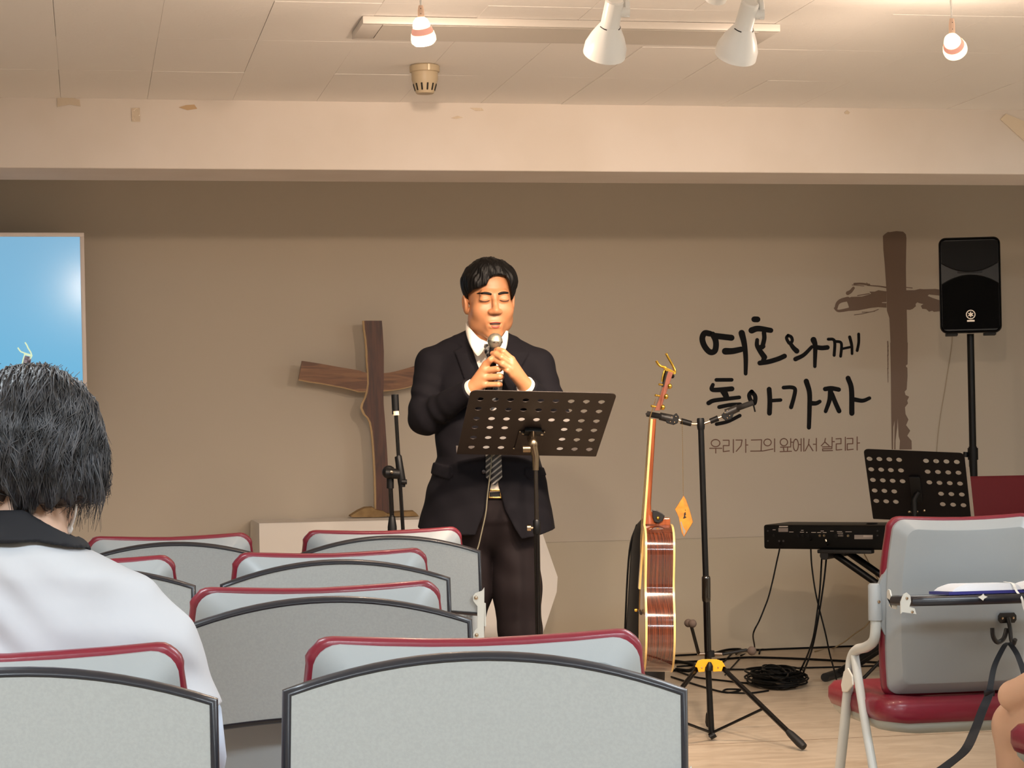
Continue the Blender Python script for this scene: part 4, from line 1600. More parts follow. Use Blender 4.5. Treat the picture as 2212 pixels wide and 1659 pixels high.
kq = at(1138, 970, 6.90)
hb.tube([kq + R0 * .012, kq - R0 * .012], .0125, 14)
hb.build('wing_knob', M_PEWT, front)
tripod(front, foot, .26, .30, [math.radians(x) for x in (250, 10, 130)], r_tube=.007)

# second stand, beyond the open-book chair, for the keyboard player
M_DESK2 = mat('black_desk', '#0a0607', 0.55, spec=.25)
D2 = 8.75
TL2, TR2 = at(1865, 970, D2 + .03), at(2083, 979, D2 - .01)
BL2 = at(1886, 1121, D2 + .24)
ms2 = thing('music_stand', 'black perforated music stand with white sheets between keyboard and loudspeaker', 'music stand', (0, 0, 0))
TL, TR, BL = TL2, TR2, BL2
cv = lambda x, y: (1780 + x / 4.148, 740 + y / 4.148)
hl2 = [(408, 1043), (496, 1045), (585, 1048), (673, 1052), (914, 1061), (1005, 1064), (1097, 1067), (1190, 1071),
       (423, 1137), (512, 1140), (599, 1144), (690, 1147), (929, 1158), (1021, 1161), (1113, 1165), (1205, 1168),
       (438, 1232), (527, 1236), (615, 1240), (704, 1244), (944, 1254), (1035, 1258), (1127, 1261), (1219, 1265),
       (454, 1327), (541, 1330), (629, 1335), (1049, 1356), (1141, 1359), (1235, 1363),
       (469, 1420), (557, 1424), (644, 1428), (1064, 1450), (1157, 1454), (1250, 1459)]
hl2 = [hp(*cv(*q)) for q in hl2]
P2, W2, H2, N2, X2, Y2 = make_desk(ms2, TL2, TR2, BL2, hl2, .0115, M_DESK2, corner=.02)
for (nm, a_, b_, off, c_) in (('music_sheet', .03, .50, -.005, 'white sheet on the black music stand by the keyboard, behind its first holes'), ('music_sheet', .505, 1.035, -.007, 'white sheet jutting out beside the black music stand by the keyboard')):
    b = MB()
    s_ = sheet(None, P2, W2, H2, a_, b_, .10 if a_ < .3 else .20, .99, off)
    b.face(s_)
    tag(b.build(nm, M_PAPER, smooth=0), c_, 'sheet')
# printed staves on those sheets
foot2 = Vector((at(1975, 1100, 8.87).x, at(1975, 1100, 8.87).y, 0))
zt2 = at(1975, 1062, 8.87).z
hb = MB()
hb.tube([Vector((foot2.x, foot2.y, .05)), Vector((foot2.x, foot2.y, zt2 - .07))], .0095, 14)
hb.build('pole', M_BLK, ms2)
hb = MB()
hb.tube([Vector((foot2.x, foot2.y, zt2 - .09)), Vector((foot2.x, foot2.y, zt2 - .03)), P2(W2 * .50, H2 * .55, .012)], [.012, .012, .010], 12)
hb.box((0, 0, 0), (.045, .13, .012), Matrix.Translation(P2(W2 * .475, H2 * .52, .008)) @ Matrix(((X2.x, Y2.x, N2.x, 0), (X2.y, Y2.y, N2.y, 0), (X2.z, Y2.z, N2.z, 0), (0, 0, 0, 1))), bevel=.004)
hb.build('tilt_bracket', M_PLAS, ms2)
hb = MB()
kq = P2(W2 * .42, H2 * .82, .02)
hb.tube([kq + R0 * .02, kq - R0 * .012], .004, 10)
hb.ball(kq - R0 * .016, .006, 10)
hb.ball(P2(W2 * .535, H2 * .80, .018), .006, 10)
hb.build('knob', M_CHROME, ms2)
tripod(ms2, foot2, .25, .26, [math.radians(x) for x in (280, 40, 160)], r_tube=.007)

# ---------------------------------------------------------------- boom microphone stand by the cross
mst = thing('microphone_stand', 'black empty boom microphone stand left of the man, in front of the cross', 'microphone stand')
Dk = 7.05
fk = Vector((at(846, 1060, Dk).x, at(846, 1060, Dk).y, 0))
zk = lambda y: at(850, y, Dk).z
b = MB()
b.tube([Vector((fk.x, fk.y, .05)), Vector((fk.x, fk.y, zk(1115)))], .0095, 14)
b.build('lower_pole', M_BLKG, mst)
b = MB()
b.tube([Vector((fk.x, fk.y, zk(1150))), Vector((fk.x, fk.y, zk(1138))), Vector((fk.x, fk.y, zk(1118))), Vector((fk.x, fk.y, zk(1114)))], [.015, .015, .0105, .008], 16)
b.build('height_clutch', M_PLAS, mst)
b = MB()
b.tube([Vector((fk.x, fk.y, zk(1120))), at(843, 1040, Dk)], .0075, 12)
b.build('upper_pole', M_BLKG, mst)
b = MB()
b.tube([at(843, 1055, Dk), at(843, 1034, Dk)], .0115, 14)
b.build('sleeve', M_PLAS, mst)
b = MB()
b.tube([at(834, 1022, Dk - .012), at(864, 1024, Dk - .012)], .0185, 20, flat=.9)
b.ball(at(840, 1020, Dk), (.022, .018, .022), 16)
b.build('pivot', M_PLAS, mst)
b = MB()
b.lathe([(.0, .004), (.005, .003), (.006, 0), (.0, 0)], axisM(at(846, 1020, Dk - .034), -F0), 14)
b.build('pivot_bolt', M_CHROME, mst)
b = MB()
b.tube([at(868, 1052, Dk - .01), at(868, 1040, Dk - .01), at(860, 986, Dk - .01), at(859, 984, Dk - .01)], [.0105, .0135, .0115, .009], 14)
b.build('boom_clamp', M_PLAS, mst)
b = MB()
b.tube([at(868, 1041, Dk - .02), at(879, 1041, Dk - .02)], .008, 12)
b.build('clamp_knob', M_PLAS, mst)
b = MB()
b.tube([at(872, 1170, Dk - .01), at(855, 890, Dk - .01)], .0062, 12)
b.build('boom', M_BLKG, mst)
b = MB()
b.tube([at(855, 895, Dk - .01), at(853, 852, Dk - .01)], .0118, 16)
b.build('boom_grip', M_PLAS, mst)
b = MB()
b.tube([at(855.5, 897, Dk - .0125), at(855, 888, Dk - .0125)], .0105, 14)
b.build('pale_sticker', mat('cream_sticker', '#f0d9b8', 0.5), mst)
tripod(mst, fk, .22, .28, [math.radians(x) for x in (80, 200, 320)], r_tube=.006, braces=False)

# ---------------------------------------------------------------- loudspeaker on its pole
Ds = 10.1
spk = thing('loudspeaker', 'black plastic loudspeaker with round pale emblem, on a pole', 'loudspeaker')
c0 = at(2095.5, 616, Ds)
Msp = Matrix.Translation(c0) @ Matrix.Rotation(-math.radians(20.5), 4, 'Z')
wS, hS = (2161 - 2030) / 2 * Ds / FPX, (719 - 513) / 2 * Ds / FPX
def rr(w, h, r, y, n=7, bulge=0.0):
    out = []
    for (cx_, cz_, a0) in ((w - r, h - r, 0), (-w + r, h - r, PI / 2), (-w + r, -h + r, PI), (w - r, -h + r, 1.5 * PI)):
        for i in range(n):
            a = a0 + PI / 2 * i / (n - 1)
            x, z = cx_ + r * math.cos(a), cz_ + r * math.sin(a)
            z += bulge * (1 - (x / w) ** 2) * (1 if z > 0 else -1)
            out.append(Msp @ Vector((x, y, z)))
    return out
M_SPK = mat('black_speaker_shell', '#040405', 0.35, spec=.35, bump=(300, 0.08, 0.0005))
M_GRL = mat('black_grille', '#030304', 0.8, spec=.15, bump=(900, 0.6, 0.001))
b = MB()
b.loft([rr(wS * .70, hS * .86, .03, .235, bulge=.004), rr(wS * .78, hS * .93, .035, .20, bulge=.004), rr(wS * .98, hS * .985, .032, .03, bulge=.005), rr(wS, hS, .03, .0, bulge=.005), rr(wS * .99, hS * .99, .028, -.014, bulge=.005), rr(wS * .955, hS * .965, .024, -.018, bulge=.005), rr(wS * .93, hS * .945, .022, -.010, bulge=.005)])
b.build('cabinet', M_SPK, spk, smooth=40)
# grille lower two thirds, curved top; waveguide horn above
def spv(x, z, y=-.0125): return Msp @ Vector((x * wS, y, z * hS))
arc1 = [(-.86 + 1.72 * i / 16, .20 + .17 * (1 - (-1 + 2 * i / 16) ** 2) - .15 * 0) for i in range(17)]
arcL = [(-.92 + 1.84 * i / 16, .02 + .19 * (1 - (-1 + 2 * i / 16) ** 2)) for i in range(17)]
b = MB()
low = [spv(x, z, -.016) for x, z in arcL] + [spv(.92, -.92, -.016), spv(-.92, -.92, -.016)]
b.loft([low, [p + (Msp.to_3x3() @ Vector((0, .006, 0))) for p in low]])
b.build('grille', M_GRL, spk, smooth=0)
arcU = [(-.92 + 1.84 * i / 16, .47 - .19 * (1 - (-1 + 2 * i / 16) ** 2)) for i in range(17)]
up_ = [spv(.92, .93, -.015), spv(-.92, .93, -.015)] + [spv(x, z, -.015) for x, z in arcU]
b = MB()
b.loft([up_, [p + (Msp.to_3x3() @ Vector((0, .006, 0))) for p in up_]])
b.build('waveguide', mat('black_waveguide', '#030304', 0.5, spec=.2), spk, smooth=0)
b = MB()
b.tube([spv(x, z, -.0165) for x, z in arcU], .0022, 8)
b.build('waveguide_lip', M_SPK, spk)
b = MB()
b.tube([spv(x, z, -.0165) for x, z in arcL], .0022, 8)
b.build('grille_lip', M_SPK, spk)
b = MB()
b.box((0, -.011, hS * .28), (wS * .8, .004, .012), Msp, bevel=.002)
b.build('horn_throat', mat('horn_grey', '#1c1c20', 0.5), spk)
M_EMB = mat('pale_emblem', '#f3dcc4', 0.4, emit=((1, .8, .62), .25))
b = MB()
ce = (-.005, -.62)
ring_o = [spv(ce[0], ce[1], -.0185) + Msp.to_3x3() @ Vector((.0195 * math.cos(2 * PI * i / 28), 0, .0195 * math.sin(2 * PI * i / 28))) for i in range(28)]
b.tube(ring_o, .0022, 8, loop=True)
for k in range(3):
    a = PI / 2 + k * PI / 3
    dv = Msp.to_3x3() @ Vector((math.cos(a), 0, math.sin(a)))
    b.tube([spv(ce[0], ce[1], -.0185) - dv * .0125, spv(ce[0], ce[1], -.0185) - dv * .004, spv(ce[0], ce[1], -.0185), spv(ce[0], ce[1], -.0185) + dv * .004, spv(ce[0], ce[1], -.0185) + dv * .0125], [.0022, .0032, .0036, .0032, .0022], 8)
b.build('emblem', M_EMB, spk)
b = MB()
b.box((ce[0] * wS, -.0180, hS * -.752), (.034, .003, .008), Msp, bevel=.001)
b.build('name_badge', M_EMB, spk)
for x in (-.62, .62):
    MB().box((x * wS, .06, -hS - .004), (.055, .10, .014), Msp, bevel=.003).build('foot', M_RUB, spk)
ss = thing('speaker_stand', 'black pole stand carrying the loudspeaker near the back wall', 'speaker stand')
fsp = Msp @ Vector((0, .08, 0))
fsp.z = 0
b = MB()
ztop = (Msp @ Vector((0, 0, -hS))).z - .002
b.tube([Vector((fsp.x, fsp.y, at(2102, 1000, Ds).z)), Vector((fsp.x, fsp.y, ztop))], .0165, 18)
b.build('upper_pole', M_BLK, ss)
b = MB()
b.tube([Vector((fsp.x, fsp.y, .10)), Vector((fsp.x, fsp.y, at(2102, 965, Ds).z))], .0195, 18)
b.build('lower_pole', M_BLK, ss)
zc_ = at(2102, 982, Ds).z
b = MB()
b.tube([Vector((fsp.x, fsp.y, zc_ - .025)), Vector((fsp.x, fsp.y, zc_ + .03))], .024, 18)
b.build('collar', M_PLAS, ss)
b = MB()
kc = Vector((fsp.x, fsp.y, zc_))
b.tube([kc - R0 * .02, kc - R0 * .036], .006, 10)
b.tube([kc - R0 * .034 + UP * .012, kc - R0 * .036 - UP * .012], [.010, .012], 12)
b.build('clamp_knob', M_PLAS, ss)
tripod(ss, fsp, .55, .42, [math.radians(x) for x in (85, 205, 325)], r_tube=.0125, zb=.12)

# ---------------------------------------------------------------- digital piano on its X stand
Dp = 9.45
kb = thing('keyboard', 'long black digital piano seen from its socket-covered back', 'keyboard')
pa, pbb = at(1649, 1158, Dp), at(1921, 1163, Dp - .26)
kx = (pbb - pa)
kx.z = 0
kx.normalize()
kz = UP
kyv = kz.cross(kx)
kyv.normalize()                     # away from the camera
Mk = Matrix(((kx.x, kyv.x, 0, pa.x), (kx.y, kyv.y, 0, pa.y), (0, 0, 1, pa.z), (0, 0, 0, 1)))
LK = 1.34
hk = .054
MB().box((LK / 2, .15, -.003), (LK, .30, hk * 2 * .96), Mk, bevel=.010, seg=3).build('body', mat('black_piano_case', '#050505', 0.45, spec=.25, bump=(500, .1, .0004)), kb, smooth=40)
b = MB()
b.box((LK / 2 - .02, .33, -.02), (LK - .16, .13, .05), Mk, bevel=.004)
b.build('key_bed', M_PLAS, kb)
wk = MB()
for i in range(52):
    wk.box((.10 + i * (LK - .24) / 52, .335, .012), ((LK - .24) / 52 - .001, .13, .012), Mk)
wk.build('white_keys', mat('ivory_keys', '#ece8dd', 0.3), kb, smooth=0, kind='stuff')
def kp(x, y, d=-.0012):
    """picture (crop) position on the piano's back"""
    px, py = 1640 + x / 4.147, 1100 + y / 4.147
    r = ray(px, py)
    n = kyv
    p0 = Mk @ Vector((0, d, 0))
    return CAM + r * ((p0 - CAM).dot(n) / r.dot(n))
M_LBL = mat('grey_label', '#b5aaa2', 0.5)
def plate(x0, y0, x1, y1, m_, nm, d=-.0012):
    q = [kp(x0, y0, d), kp(x1, y0, d), kp(x1, y1, d), kp(x0, y1, d)]
    b = MB()
    b.loft([q, [p + kyv * .002 for p in q]])
    return b.build(nm, m_, kb, smooth=0)
plate(172, 168, 258, 203, mat('rating_label', '#7c726c', 0.6), 'rating_label')
plate(178, 150, 256, 160, M_LBL, 'rating_label_text')
plate(852, 230, 1016, 268, mat('rating_label2', '#8e857e', 0.6), 'serial_label')
plate(932, 233, 1016, 250, M_LBL, 'serial_label_text', -.0018)
b = MB()
for (x0, x1, y) in ((120, 146, 184), (375, 396, 189), (268, 306, 204), (365, 400, 206), (420, 432, 208), (466, 508, 208), (520, 556, 209), (568, 602, 209), (550, 578, 195), (636, 666, 196), (696, 742, 200), (700, 750, 214), (772, 828, 202)):
    q = [kp(x0, y - 2.5), kp(x1, y - 2.5), kp(x1, y + 2.5), kp(x0, y + 2.5)]
    b.loft([q, [p + kyv * .002 for p in q]])
b.build('socket_lettering', M_LBL, kb, smooth=0, kind='stuff')
for (x, y, r_, m_) in ((128, 234, 11, M_PLAS), (180, 284, 9, mat('grey_screw', '#3a3838', .4)), (218, 284, 9, mat('grey_screw', '#3a3838', .4)), (348, 236, 13, M_PLAS), (388, 236, 13, M_PLAS), (436, 238, 14, M_PLAS), (544, 236, 12, M_CHROME), (583, 236, 12, M_CHROME), (690, 240, 20, M_PLAS), (798, 238, 12, M_CHROME), (78, 284, 7, mat('grey_screw', '#3a3838', .4)), (78, 194, 7, mat('grey_screw', '#3a3838', .4)), (1060, 194, 7, mat('grey_screw', '#3a3838', .4)), (1060, 236, 7, mat('grey_screw', '#3a3838', .4))):
    rw = r_ / 4.147 * Dp / FPX
    Mq = axisM(kp(x, y, -.0005), -kyv)
    MB().lathe([(.0, .001), (rw * .5, .001), (rw * .55, .003), (rw, .003), (rw, 0), (.0, 0)], Mq, 16).build('socket', m_, kb)
b = MB()
for x, y in ((720, 236), (742, 236)):
    b.tube([kp(x - 10, y, -.006), kp(x + 10, y, -.006)], .006, 10)
b.build('plug', mat('grey_plug', '#5a5450', .4), kb)
b = MB()
b.tube([kp(596, 270, -.012), kp(604, 290, -.012)], .005, 8)
b.build('plug', M_CHROME, kb)
MB().lathe([(.0, .008), (.022, .007), (.026, 0), (.0, 0)], Matrix.Translation(Mk @ Vector((.455, .10, hk * .97 - .004))), 20).build('knob', M_PLAS, kb)

kst = thing('keyboard_stand', 'black folding X stand under the digital piano', 'keyboard stand')
zbk = pa.z - hk - .003
def ks(x, y, z): return Mk @ Vector((x, y, z - pa.z))
for (sy, nm) in ((.07, 'x'), (.24, 'y')):
    for (xa, xb) in ((.30, 1.06), (1.06, .30)):
        off = .0 if xa < xb else .028
        b = MB()
        b.tube([ks(xa, sy + off, zbk - .024), ks(xb, sy + off, .03)], .015, 12)
        b.build('stand_leg', M_BLK, kst)
for x in (.28, 1.06):
    b = MB()
    b.tube([ks(x, -.02, zbk - .022), ks(x, .30, zbk - .022)], .019, 14)
    b.build('top_rail', M_RUB, kst)
    b = MB()
    b.tube([ks(x, -.04, .019), ks(x, .36, .019)], .018, 14)
    b.build('base_rail', M_RUB, kst)
b = MB()
b.box((.37, .0, -hk - .0085), (.24, .045, .016), Mk, bevel=.004)
b.build('support_pad', M_RUB, kst)

# ---------------------------------------------------------------- cables
M_CAB = mat('black_cable', '#040404', 0.6, spec=.2)
def cable(pts, r, label, n=8, group='black audio cables'):
    b = MB()
    b.tube(bez(pts, n), r, 7)
    return tag(b.build('cable', M_CAB, smooth=180), label, 'cable', group)
def gz(x, y, r=.004):
    p = on_z(x, y, r)
    p.y = min(p.y, VW - .03)
    return p
K = lambda x, y, D: at(1640 + x / 4.147, 1100 + y / 4.147, D)
cable([kp(183, 300, -.01), K(183, 350, 9.43), K(155, 480, 9.42), K(125, 620, 9.40), K(85, 780, 9.38), K(45, 890, 9.36), K(0, 1000, 9.34), at(1627, 1370, 9.3), gz(1613, 1399), gz(1600, 1416)], .0035, 'black cable dropping from the left end of the digital piano')
cable([kp(462, 262, -.01), K(462, 350, 9.40), K(470, 500, 9.38), K(500, 720, 9.34), K(540, 900, 9.3), K(595, 1120, 9.24), K(630, 1290, 9.15), K(668, 1430, 9.0), K(690, 1520, 8.9), gz(1812, 1485), gz(1835, 1500)], .0035, 'black cable under the piano slanting rightwards to the floor')
cable([kp(566, 380, -.015), K(560, 440, 9.40), K(545, 700, 9.36), K(525, 880, 9.3), K(490, 1120, 9.25), K(450, 1260, 9.1), K(400, 1380, 8.9), gz(1722, 1459), gz(1705, 1468)], .004, 'black cable from the piano to the coil, left of a parallel pair')
cable([kp(612, 300, -.015), K(603, 420, 9.38), K(580, 640, 9.34), K(545, 880, 9.27), K(510, 1080, 9.2), K(470, 1260, 9.05), K(420, 1400, 8.85), gz(1730, 1462), gz(1712, 1472)], .004, 'black cable from the piano to the coil, right of a parallel pair')
cable([gz(1440, 1417), gz(1500, 1414), gz(1560, 1410), gz(1640, 1404), gz(1700, 1399), gz(1760, 1394), gz(1840, 1394), gz(1930, 1396), gz(2060, 1400)], .005, 'long black cable along the foot of the back wall')
cable([gz(1440, 1432), gz(1520, 1428), gz(1600, 1421), gz(1660, 1421), gz(1740, 1424), gz(1820, 1428), gz(1960, 1434)], .006, 'thick black cable on the floor in front of the wall cable')
cable([gz(1450, 1449), gz(1540, 1446), gz(1640, 1446), gz(1720, 1443), gz(1800, 1441), gz(1900, 1438)], .004, 'thin black cable on the floor just behind the coil')
cable([gz(1450, 1462), gz(1520, 1484), gz(1570, 1496), gz(1600, 1490), gz(1570, 1489), gz(1566, 1495), gz(1620, 1497), gz(1660, 1492)], .004, 'black cable looping on the floor left of the coil')
cable([gz(1455, 1446), gz(1500, 1462), gz(1560, 1470), gz(1620, 1476), gz(1650, 1474)], .004, 'black cable joining the coil behind the tripod leg')
cable([gz(1462, 1440), gz(1510, 1436), gz(1560, 1430), gz(1575, 1400), gz(1600, 1388), gz(1625, 1398), gz(1640, 1412)], .004, 'black cable loop on the floor beside the rest arm')
cable([gz(1566, 1458), gz(1582, 1440), gz(1600, 1420)], .003, 'short black cable slanting behind the yellow hub')
cable([gz(1455, 1428, .012), gz(1500, 1436, .012), gz(1490, 1448, .012), gz(1460, 1446, .012)], .008, 'bunched black cable beside the guitar body bottom')
cable([gz(1540, 1412, .01), gz(1570, 1404, .01), gz(1600, 1403, .01), gz(1590, 1412, .01)], .006, 'black cable knot beyond the lower rest arm')
cb_ = thing('cable_coil', 'flat black coil of cable lying on the floor under the piano', 'cable coil', gz(1680, 1472, 0))
rc = random.Random(11)
cc = gz(1677, 1478, 0)
for k in range(26):
    pts = []
    rx, ry = rc.uniform(.035, .125), rc.uniform(.04, .26)
    ox, oy, oz = rc.uniform(-.012, .012), rc.uniform(-.04, .04), .006 + .0022 * k
    for i in range(22):
        a = 2 * PI * i / 22
        pts.append(cc + R0 * (rx * math.cos(a) + ox) + F0 * (ry * math.sin(a) + oy) + UP * (oz + .004 * math.sin(2 * a + k)))
    b = MB()
    b.tube(pts, .0042, 7, loop=True)
    b.build('cable_turn', M_CAB, cb_, smooth=180)
b = MB()
b.tube(bez([K(985, 1010, 9.9), K(940, 1060, 9.9), K(850, 1120, 9.85), K(760, 1190, 9.8), K(690, 1230, 9.75)], 6), .003, 7)
b.tube(bez([K(690, 1230, 9.75), gz(1800, 1400, .003), gz(1760, 1407, .003)], 6), .003, 7)
b.tube(bez([K(985, 1010, 9.9), at(1900, 1330, 9.9), at(1930, 1322, 10.0), Vector((at(1960, 1300, 10.2).x, VW - .01, .45))], 6), .003, 7)
tag(b.build('thin_cord', mat('tan_cord', '#8f7a58', 0.5), smooth=180), 'thin tan cord hanging slack between wall and floor behind the open-book chair', 'cord')

# ---------------------------------------------------------------- red chair behind the piano
bc = thing('red_chair', 'dark red chair at the back wall, beside the loudspeaker pole', 'chair')
Dc = 9.68
M_RED = mat('dark_red_fabric', '#6d141c', 0.75, bump=(300, .2, .001))
q0 = at(2107, 1030, Dc)
Mc = Matrix.Translation(Vector((at(2215, 1030, Dc).x, at(2215, 1030, Dc).y, 0))) @ Matrix.Rotation(PI - math.radians(2), 4, 'Z')
hw, ztp = .235, at(2200, 1029, Dc).z
def cring(y, ins, zb=.47, r=.05):
    out = []
    w_, z1, z0 = hw - ins, ztp - ins, zb + ins
    for (cx_, cz_, a0) in ((w_ - r, z1 - r, 0), (-w_ + r, z1 - r, PI / 2), (-w_ + r, z0 + r, PI), (w_ - r, z0 + r, 1.5 * PI)):
        for i in range(7):
            a = a0 + PI / 2 * i / 6
            x = cx_ + r * math.cos(a)
            out.append(Mc @ Vector((x, y - .18 + .3 * x * x, cz_ + r * math.sin(a))))
    return out
b = MB()
b.loft([cring(-.02, .012), cring(-.012, 0), cring(.012, 0), cring(.024, .014)])
b.build('backrest', M_RED, bc, smooth=50)
MB().box((0, .02, .44), (.45, .42, .07), Mc, bevel=.025, seg=3).build('seat', M_RED, bc, smooth=50)
for (x, y) in ((-.19, -.17), (.19, -.17), (-.19, .19), (.19, .19)):
    b = MB()
    b.tube([Mc @ Vector((x, y, .41)), Mc @ Vector((x * 1.05, y * 1.05, .0))], .011, 10)
    b.build('leg', M_BLK, bc)
for x in (-.17, .17):
    b = MB()
    b.tube([Mc @ Vector((x, -.185, .42)), Mc @ Vector((x, -.205, .62))], .010, 10)
    b.build('back_post', M_BLK, bc)

# ---------------------------------------------------------------- guitar stand
Dg = 7.55
gs = thing('guitar_stand', 'black hanging guitar stand with yellow hub and tripod legs', 'guitar stand')
gp = lambda x, y, d=0.0: at(x, y, Dg + d)
foot_g = on_z(1539, 1603, 0)
Dg = (foot_g - CAM).dot(F0)
b = MB()
b.tube([gp(1537.5, 1592), gp(1529, 1430)], .0105, 14)
b.build('lower_tube', M_BLK, gs)
b = MB()
b.tube([gp(1530, 1440), gp(1526, 1300)], .0122, 16)
b.build('middle_tube', M_BLKG, gs)
b = MB()
b.tube([gp(1526, 1302), gp(1526, 1298), gp(1525.5, 1290), gp(1525, 1250), gp(1524.7, 1246), gp(1524.5, 1243)], [.0105, .0145, .0155, .0155, .0145, .010], 18)
b.build('grip', mat('black_gloss_grip', '#15120d', 0.12, coat=.5), gs)
b = MB()
b.tube([gp(1525, 1260), gp(1514, 920)], .0105, 16)
b.build('upper_tube', M_BLK, gs)
b = MB()
b.tube([gp(1514.3, 928), gp(1514, 922), gp(1513.3, 906), gp(1513.2, 903)], [.012, .0135, .013, .011], 16)
b.build('top_cap', M_PLAS, gs)
M_YEL = mat('yellow_hub', '#e6a41c', 0.4)
b = MB()
yk = [(1501, 1440), (1507, 1427), (1517, 1424), (1548, 1424), (1560, 1428), (1567, 1440), (1562, 1440), (1559, 1450), (1540, 1451), (1540, 1440), (1524, 1440), (1522, 1451), (1509, 1452), (1506, 1442)]
f_ = [gp(x, y, -.026) for x, y in yk]
g_ = [gp(x, y, -.020) for x, y in yk]
b.loft([f_, g_])
f2 = [gp(x, y, .006) for x, y in [(1501, 1440), (1507, 1427), (1517, 1424), (1548, 1424), (1560, 1428), (1567, 1440)]]
b.loft([[gp(x, y, -.024) for x, y in [(1501, 1440), (1507, 1427), (1517, 1424), (1548, 1424), (1560, 1428), (1567, 1440)]], f2], closed_ring=False)
b.build('hub', M_YEL, gs, smooth=0, bevel=.001)
b = MB()
b.tube([gp(1532, 1448, -.030), gp(1533, 1438, -.030), gp(1533, 1430, -.028)], [.012, .012, .005], 12)
b.build('hub_catch', M_PLAS, gs)
for (x, y) in ((1516, 1442), (1551, 1442)):
    MB().ball(gp(x, y, -.027), .0028, 8).build('rivet', M_CHROME, gs)
fr_r = on_z(1737, 1614, .014)
fr_l = on_z(1352, 1640, .014)
rear = foot_g + F0 * .34 + R0 * .02 + UP * .014
for (a, e) in ((gp(1560, 1442), fr_r), (gp(1506, 1444), fr_l), (gp(1531, 1445, .02), rear)):
    b = MB()
    b.tube([a, e], .0088, 14)
    lg = b.build('leg', M_BLKG, gs, smooth=60)
    d_ = (e - a).normalized()
    b = MB()
    b.tube([e - d_ * .085, e - d_ * .07, e - d_ * .02, e], [.0095, .0125, .0150, .0125], 14)
    b.build('rubber_foot', M_RUB, lg, smooth=60)
    b = MB()
    b.tube([gp(1538, 1583) , a.lerp(e, .52)], .0048, 10)
    b.build('brace', M_BLK, gs, smooth=60)
b = MB()
b.tube([gp(1545, 1585), gp(1533, 1592)], .012, 10)
b.build('brace_joint', M_PLAS, gs)
# upper hanging arms: left carries the guitar, right is empty
def arm(pts, label_pts, side):
    b = MB()
    b.tube(bez(pts, 6), .0045, 10)
    ar = b.build('arm_rod', M_CHROME, gs)
    b = MB()
    b.tube([pts[1].lerp(pts[2], .1), pts[2].lerp(pts[3], -.1)], [.0095, .0105], 12)
    b.build('arm_sleeve', M_PLAS, gs)
    return ar
arm([gp(1512, 915), gp(1496, 916), gp(1470, 909), gp(1463, 905)], None, -1)
arm([gp(1516, 917), gp(1532, 911), gp(1552, 903), gp(1560, 900)], None, 1)
for (pts, grip, dots, tip) in (
        ([(1461, 892), (1467, 900), (1464, 914), (1455, 918), (1440, 914), (1436, 905), (1440, 896), (1452, 898)], [(1452, 905), (1425, 899), (1398, 894)], [(1451, 901), (1460, 900), (1448, 911), (1457, 912)], [(1397, 894, -.03), (1396, 894, .03)]),
        ([(1558, 896), (1568, 886), (1580, 884), (1585, 895), (1580, 906), (1568, 909), (1560, 903)], [(1568, 893), (1595, 881), (1626, 870)], [(1566, 892), (1571, 887), (1576, 898), (1571, 903)], [(1627, 872, 0), (1631, 889, -.02)])):
    b = MB()
    b.loft([[gp(x, y, -.016) for x, y in pts], [gp(x, y, .016) for x, y in pts]])
    hd = b.build('yoke_housing', M_PLAS, gs, smooth=0, bevel=.002)
    for (x, y) in dots:
        MB().ball(gp(x, y, -.0165), .003, 10).build('rivet', M_CHROME, hd)
    b = MB()
    b.tube([gp(*grip[0], -.004), gp(*grip[1], -.006)], [.0150, .0135], 14)
    b.build('yoke_lock', mat('dark_grey_plastic', '#1f1c1a', .45), gs)
    for sd_ in (-.030, .030):
        b = MB()
        b.tube(bez([gp(*grip[1], sd_ * .6), gp(grip[1][0] * .6 + grip[2][0] * .4, grip[1][1] * .6 + grip[2][1] * .4, sd_ * 1.15), gp(*grip[2], sd_)], 5), .0098, 12)
        b.build('yoke_prong', mat('black_foam', '#171311', .8), gs)
    b = MB()
    b.tube([gp(*tip[0]), gp(*tip[1])], .003, 8)
    b.build('yoke_bar', M_BLK, gs)
# lower rest arms with foam balls
M_FOAM = mat('grey_foam', '#4c3f37', 0.85)
b = MB()
b.tube([gp(1506, 1413), gp(1533, 1412), gp(1560, 1413)], .0055, 10)
b.build('rest_bar', mat('dull_steel', '#6a625a', .5, metal=.8), gs)
b = MB()
b.tube([gp(1534, 1419), gp(1533, 1406)], .0165, 14)
b.build('rest_clamp', M_PLAS, gs)
b = MB()
b.tube([gp(1509, 1412, .0), gp(1492, 1347, -.065)], .006, 10)
b.build('rest_arm', M_BLK, gs)
b = MB()
b.tube([gp(1561, 1413, 0), gp(1613, 1404, .02)], .0055, 10)
b.build('rest_arm', M_BLK, gs)
for (x, y, d) in ((1487, 1346, -.05), (1496, 1347, -.08), (1624, 1406, .02)):
    MB().ball(gp(x, y, d), .0145 if x < 1600 else .016, 16).build('rest_ball', M_FOAM, gs)

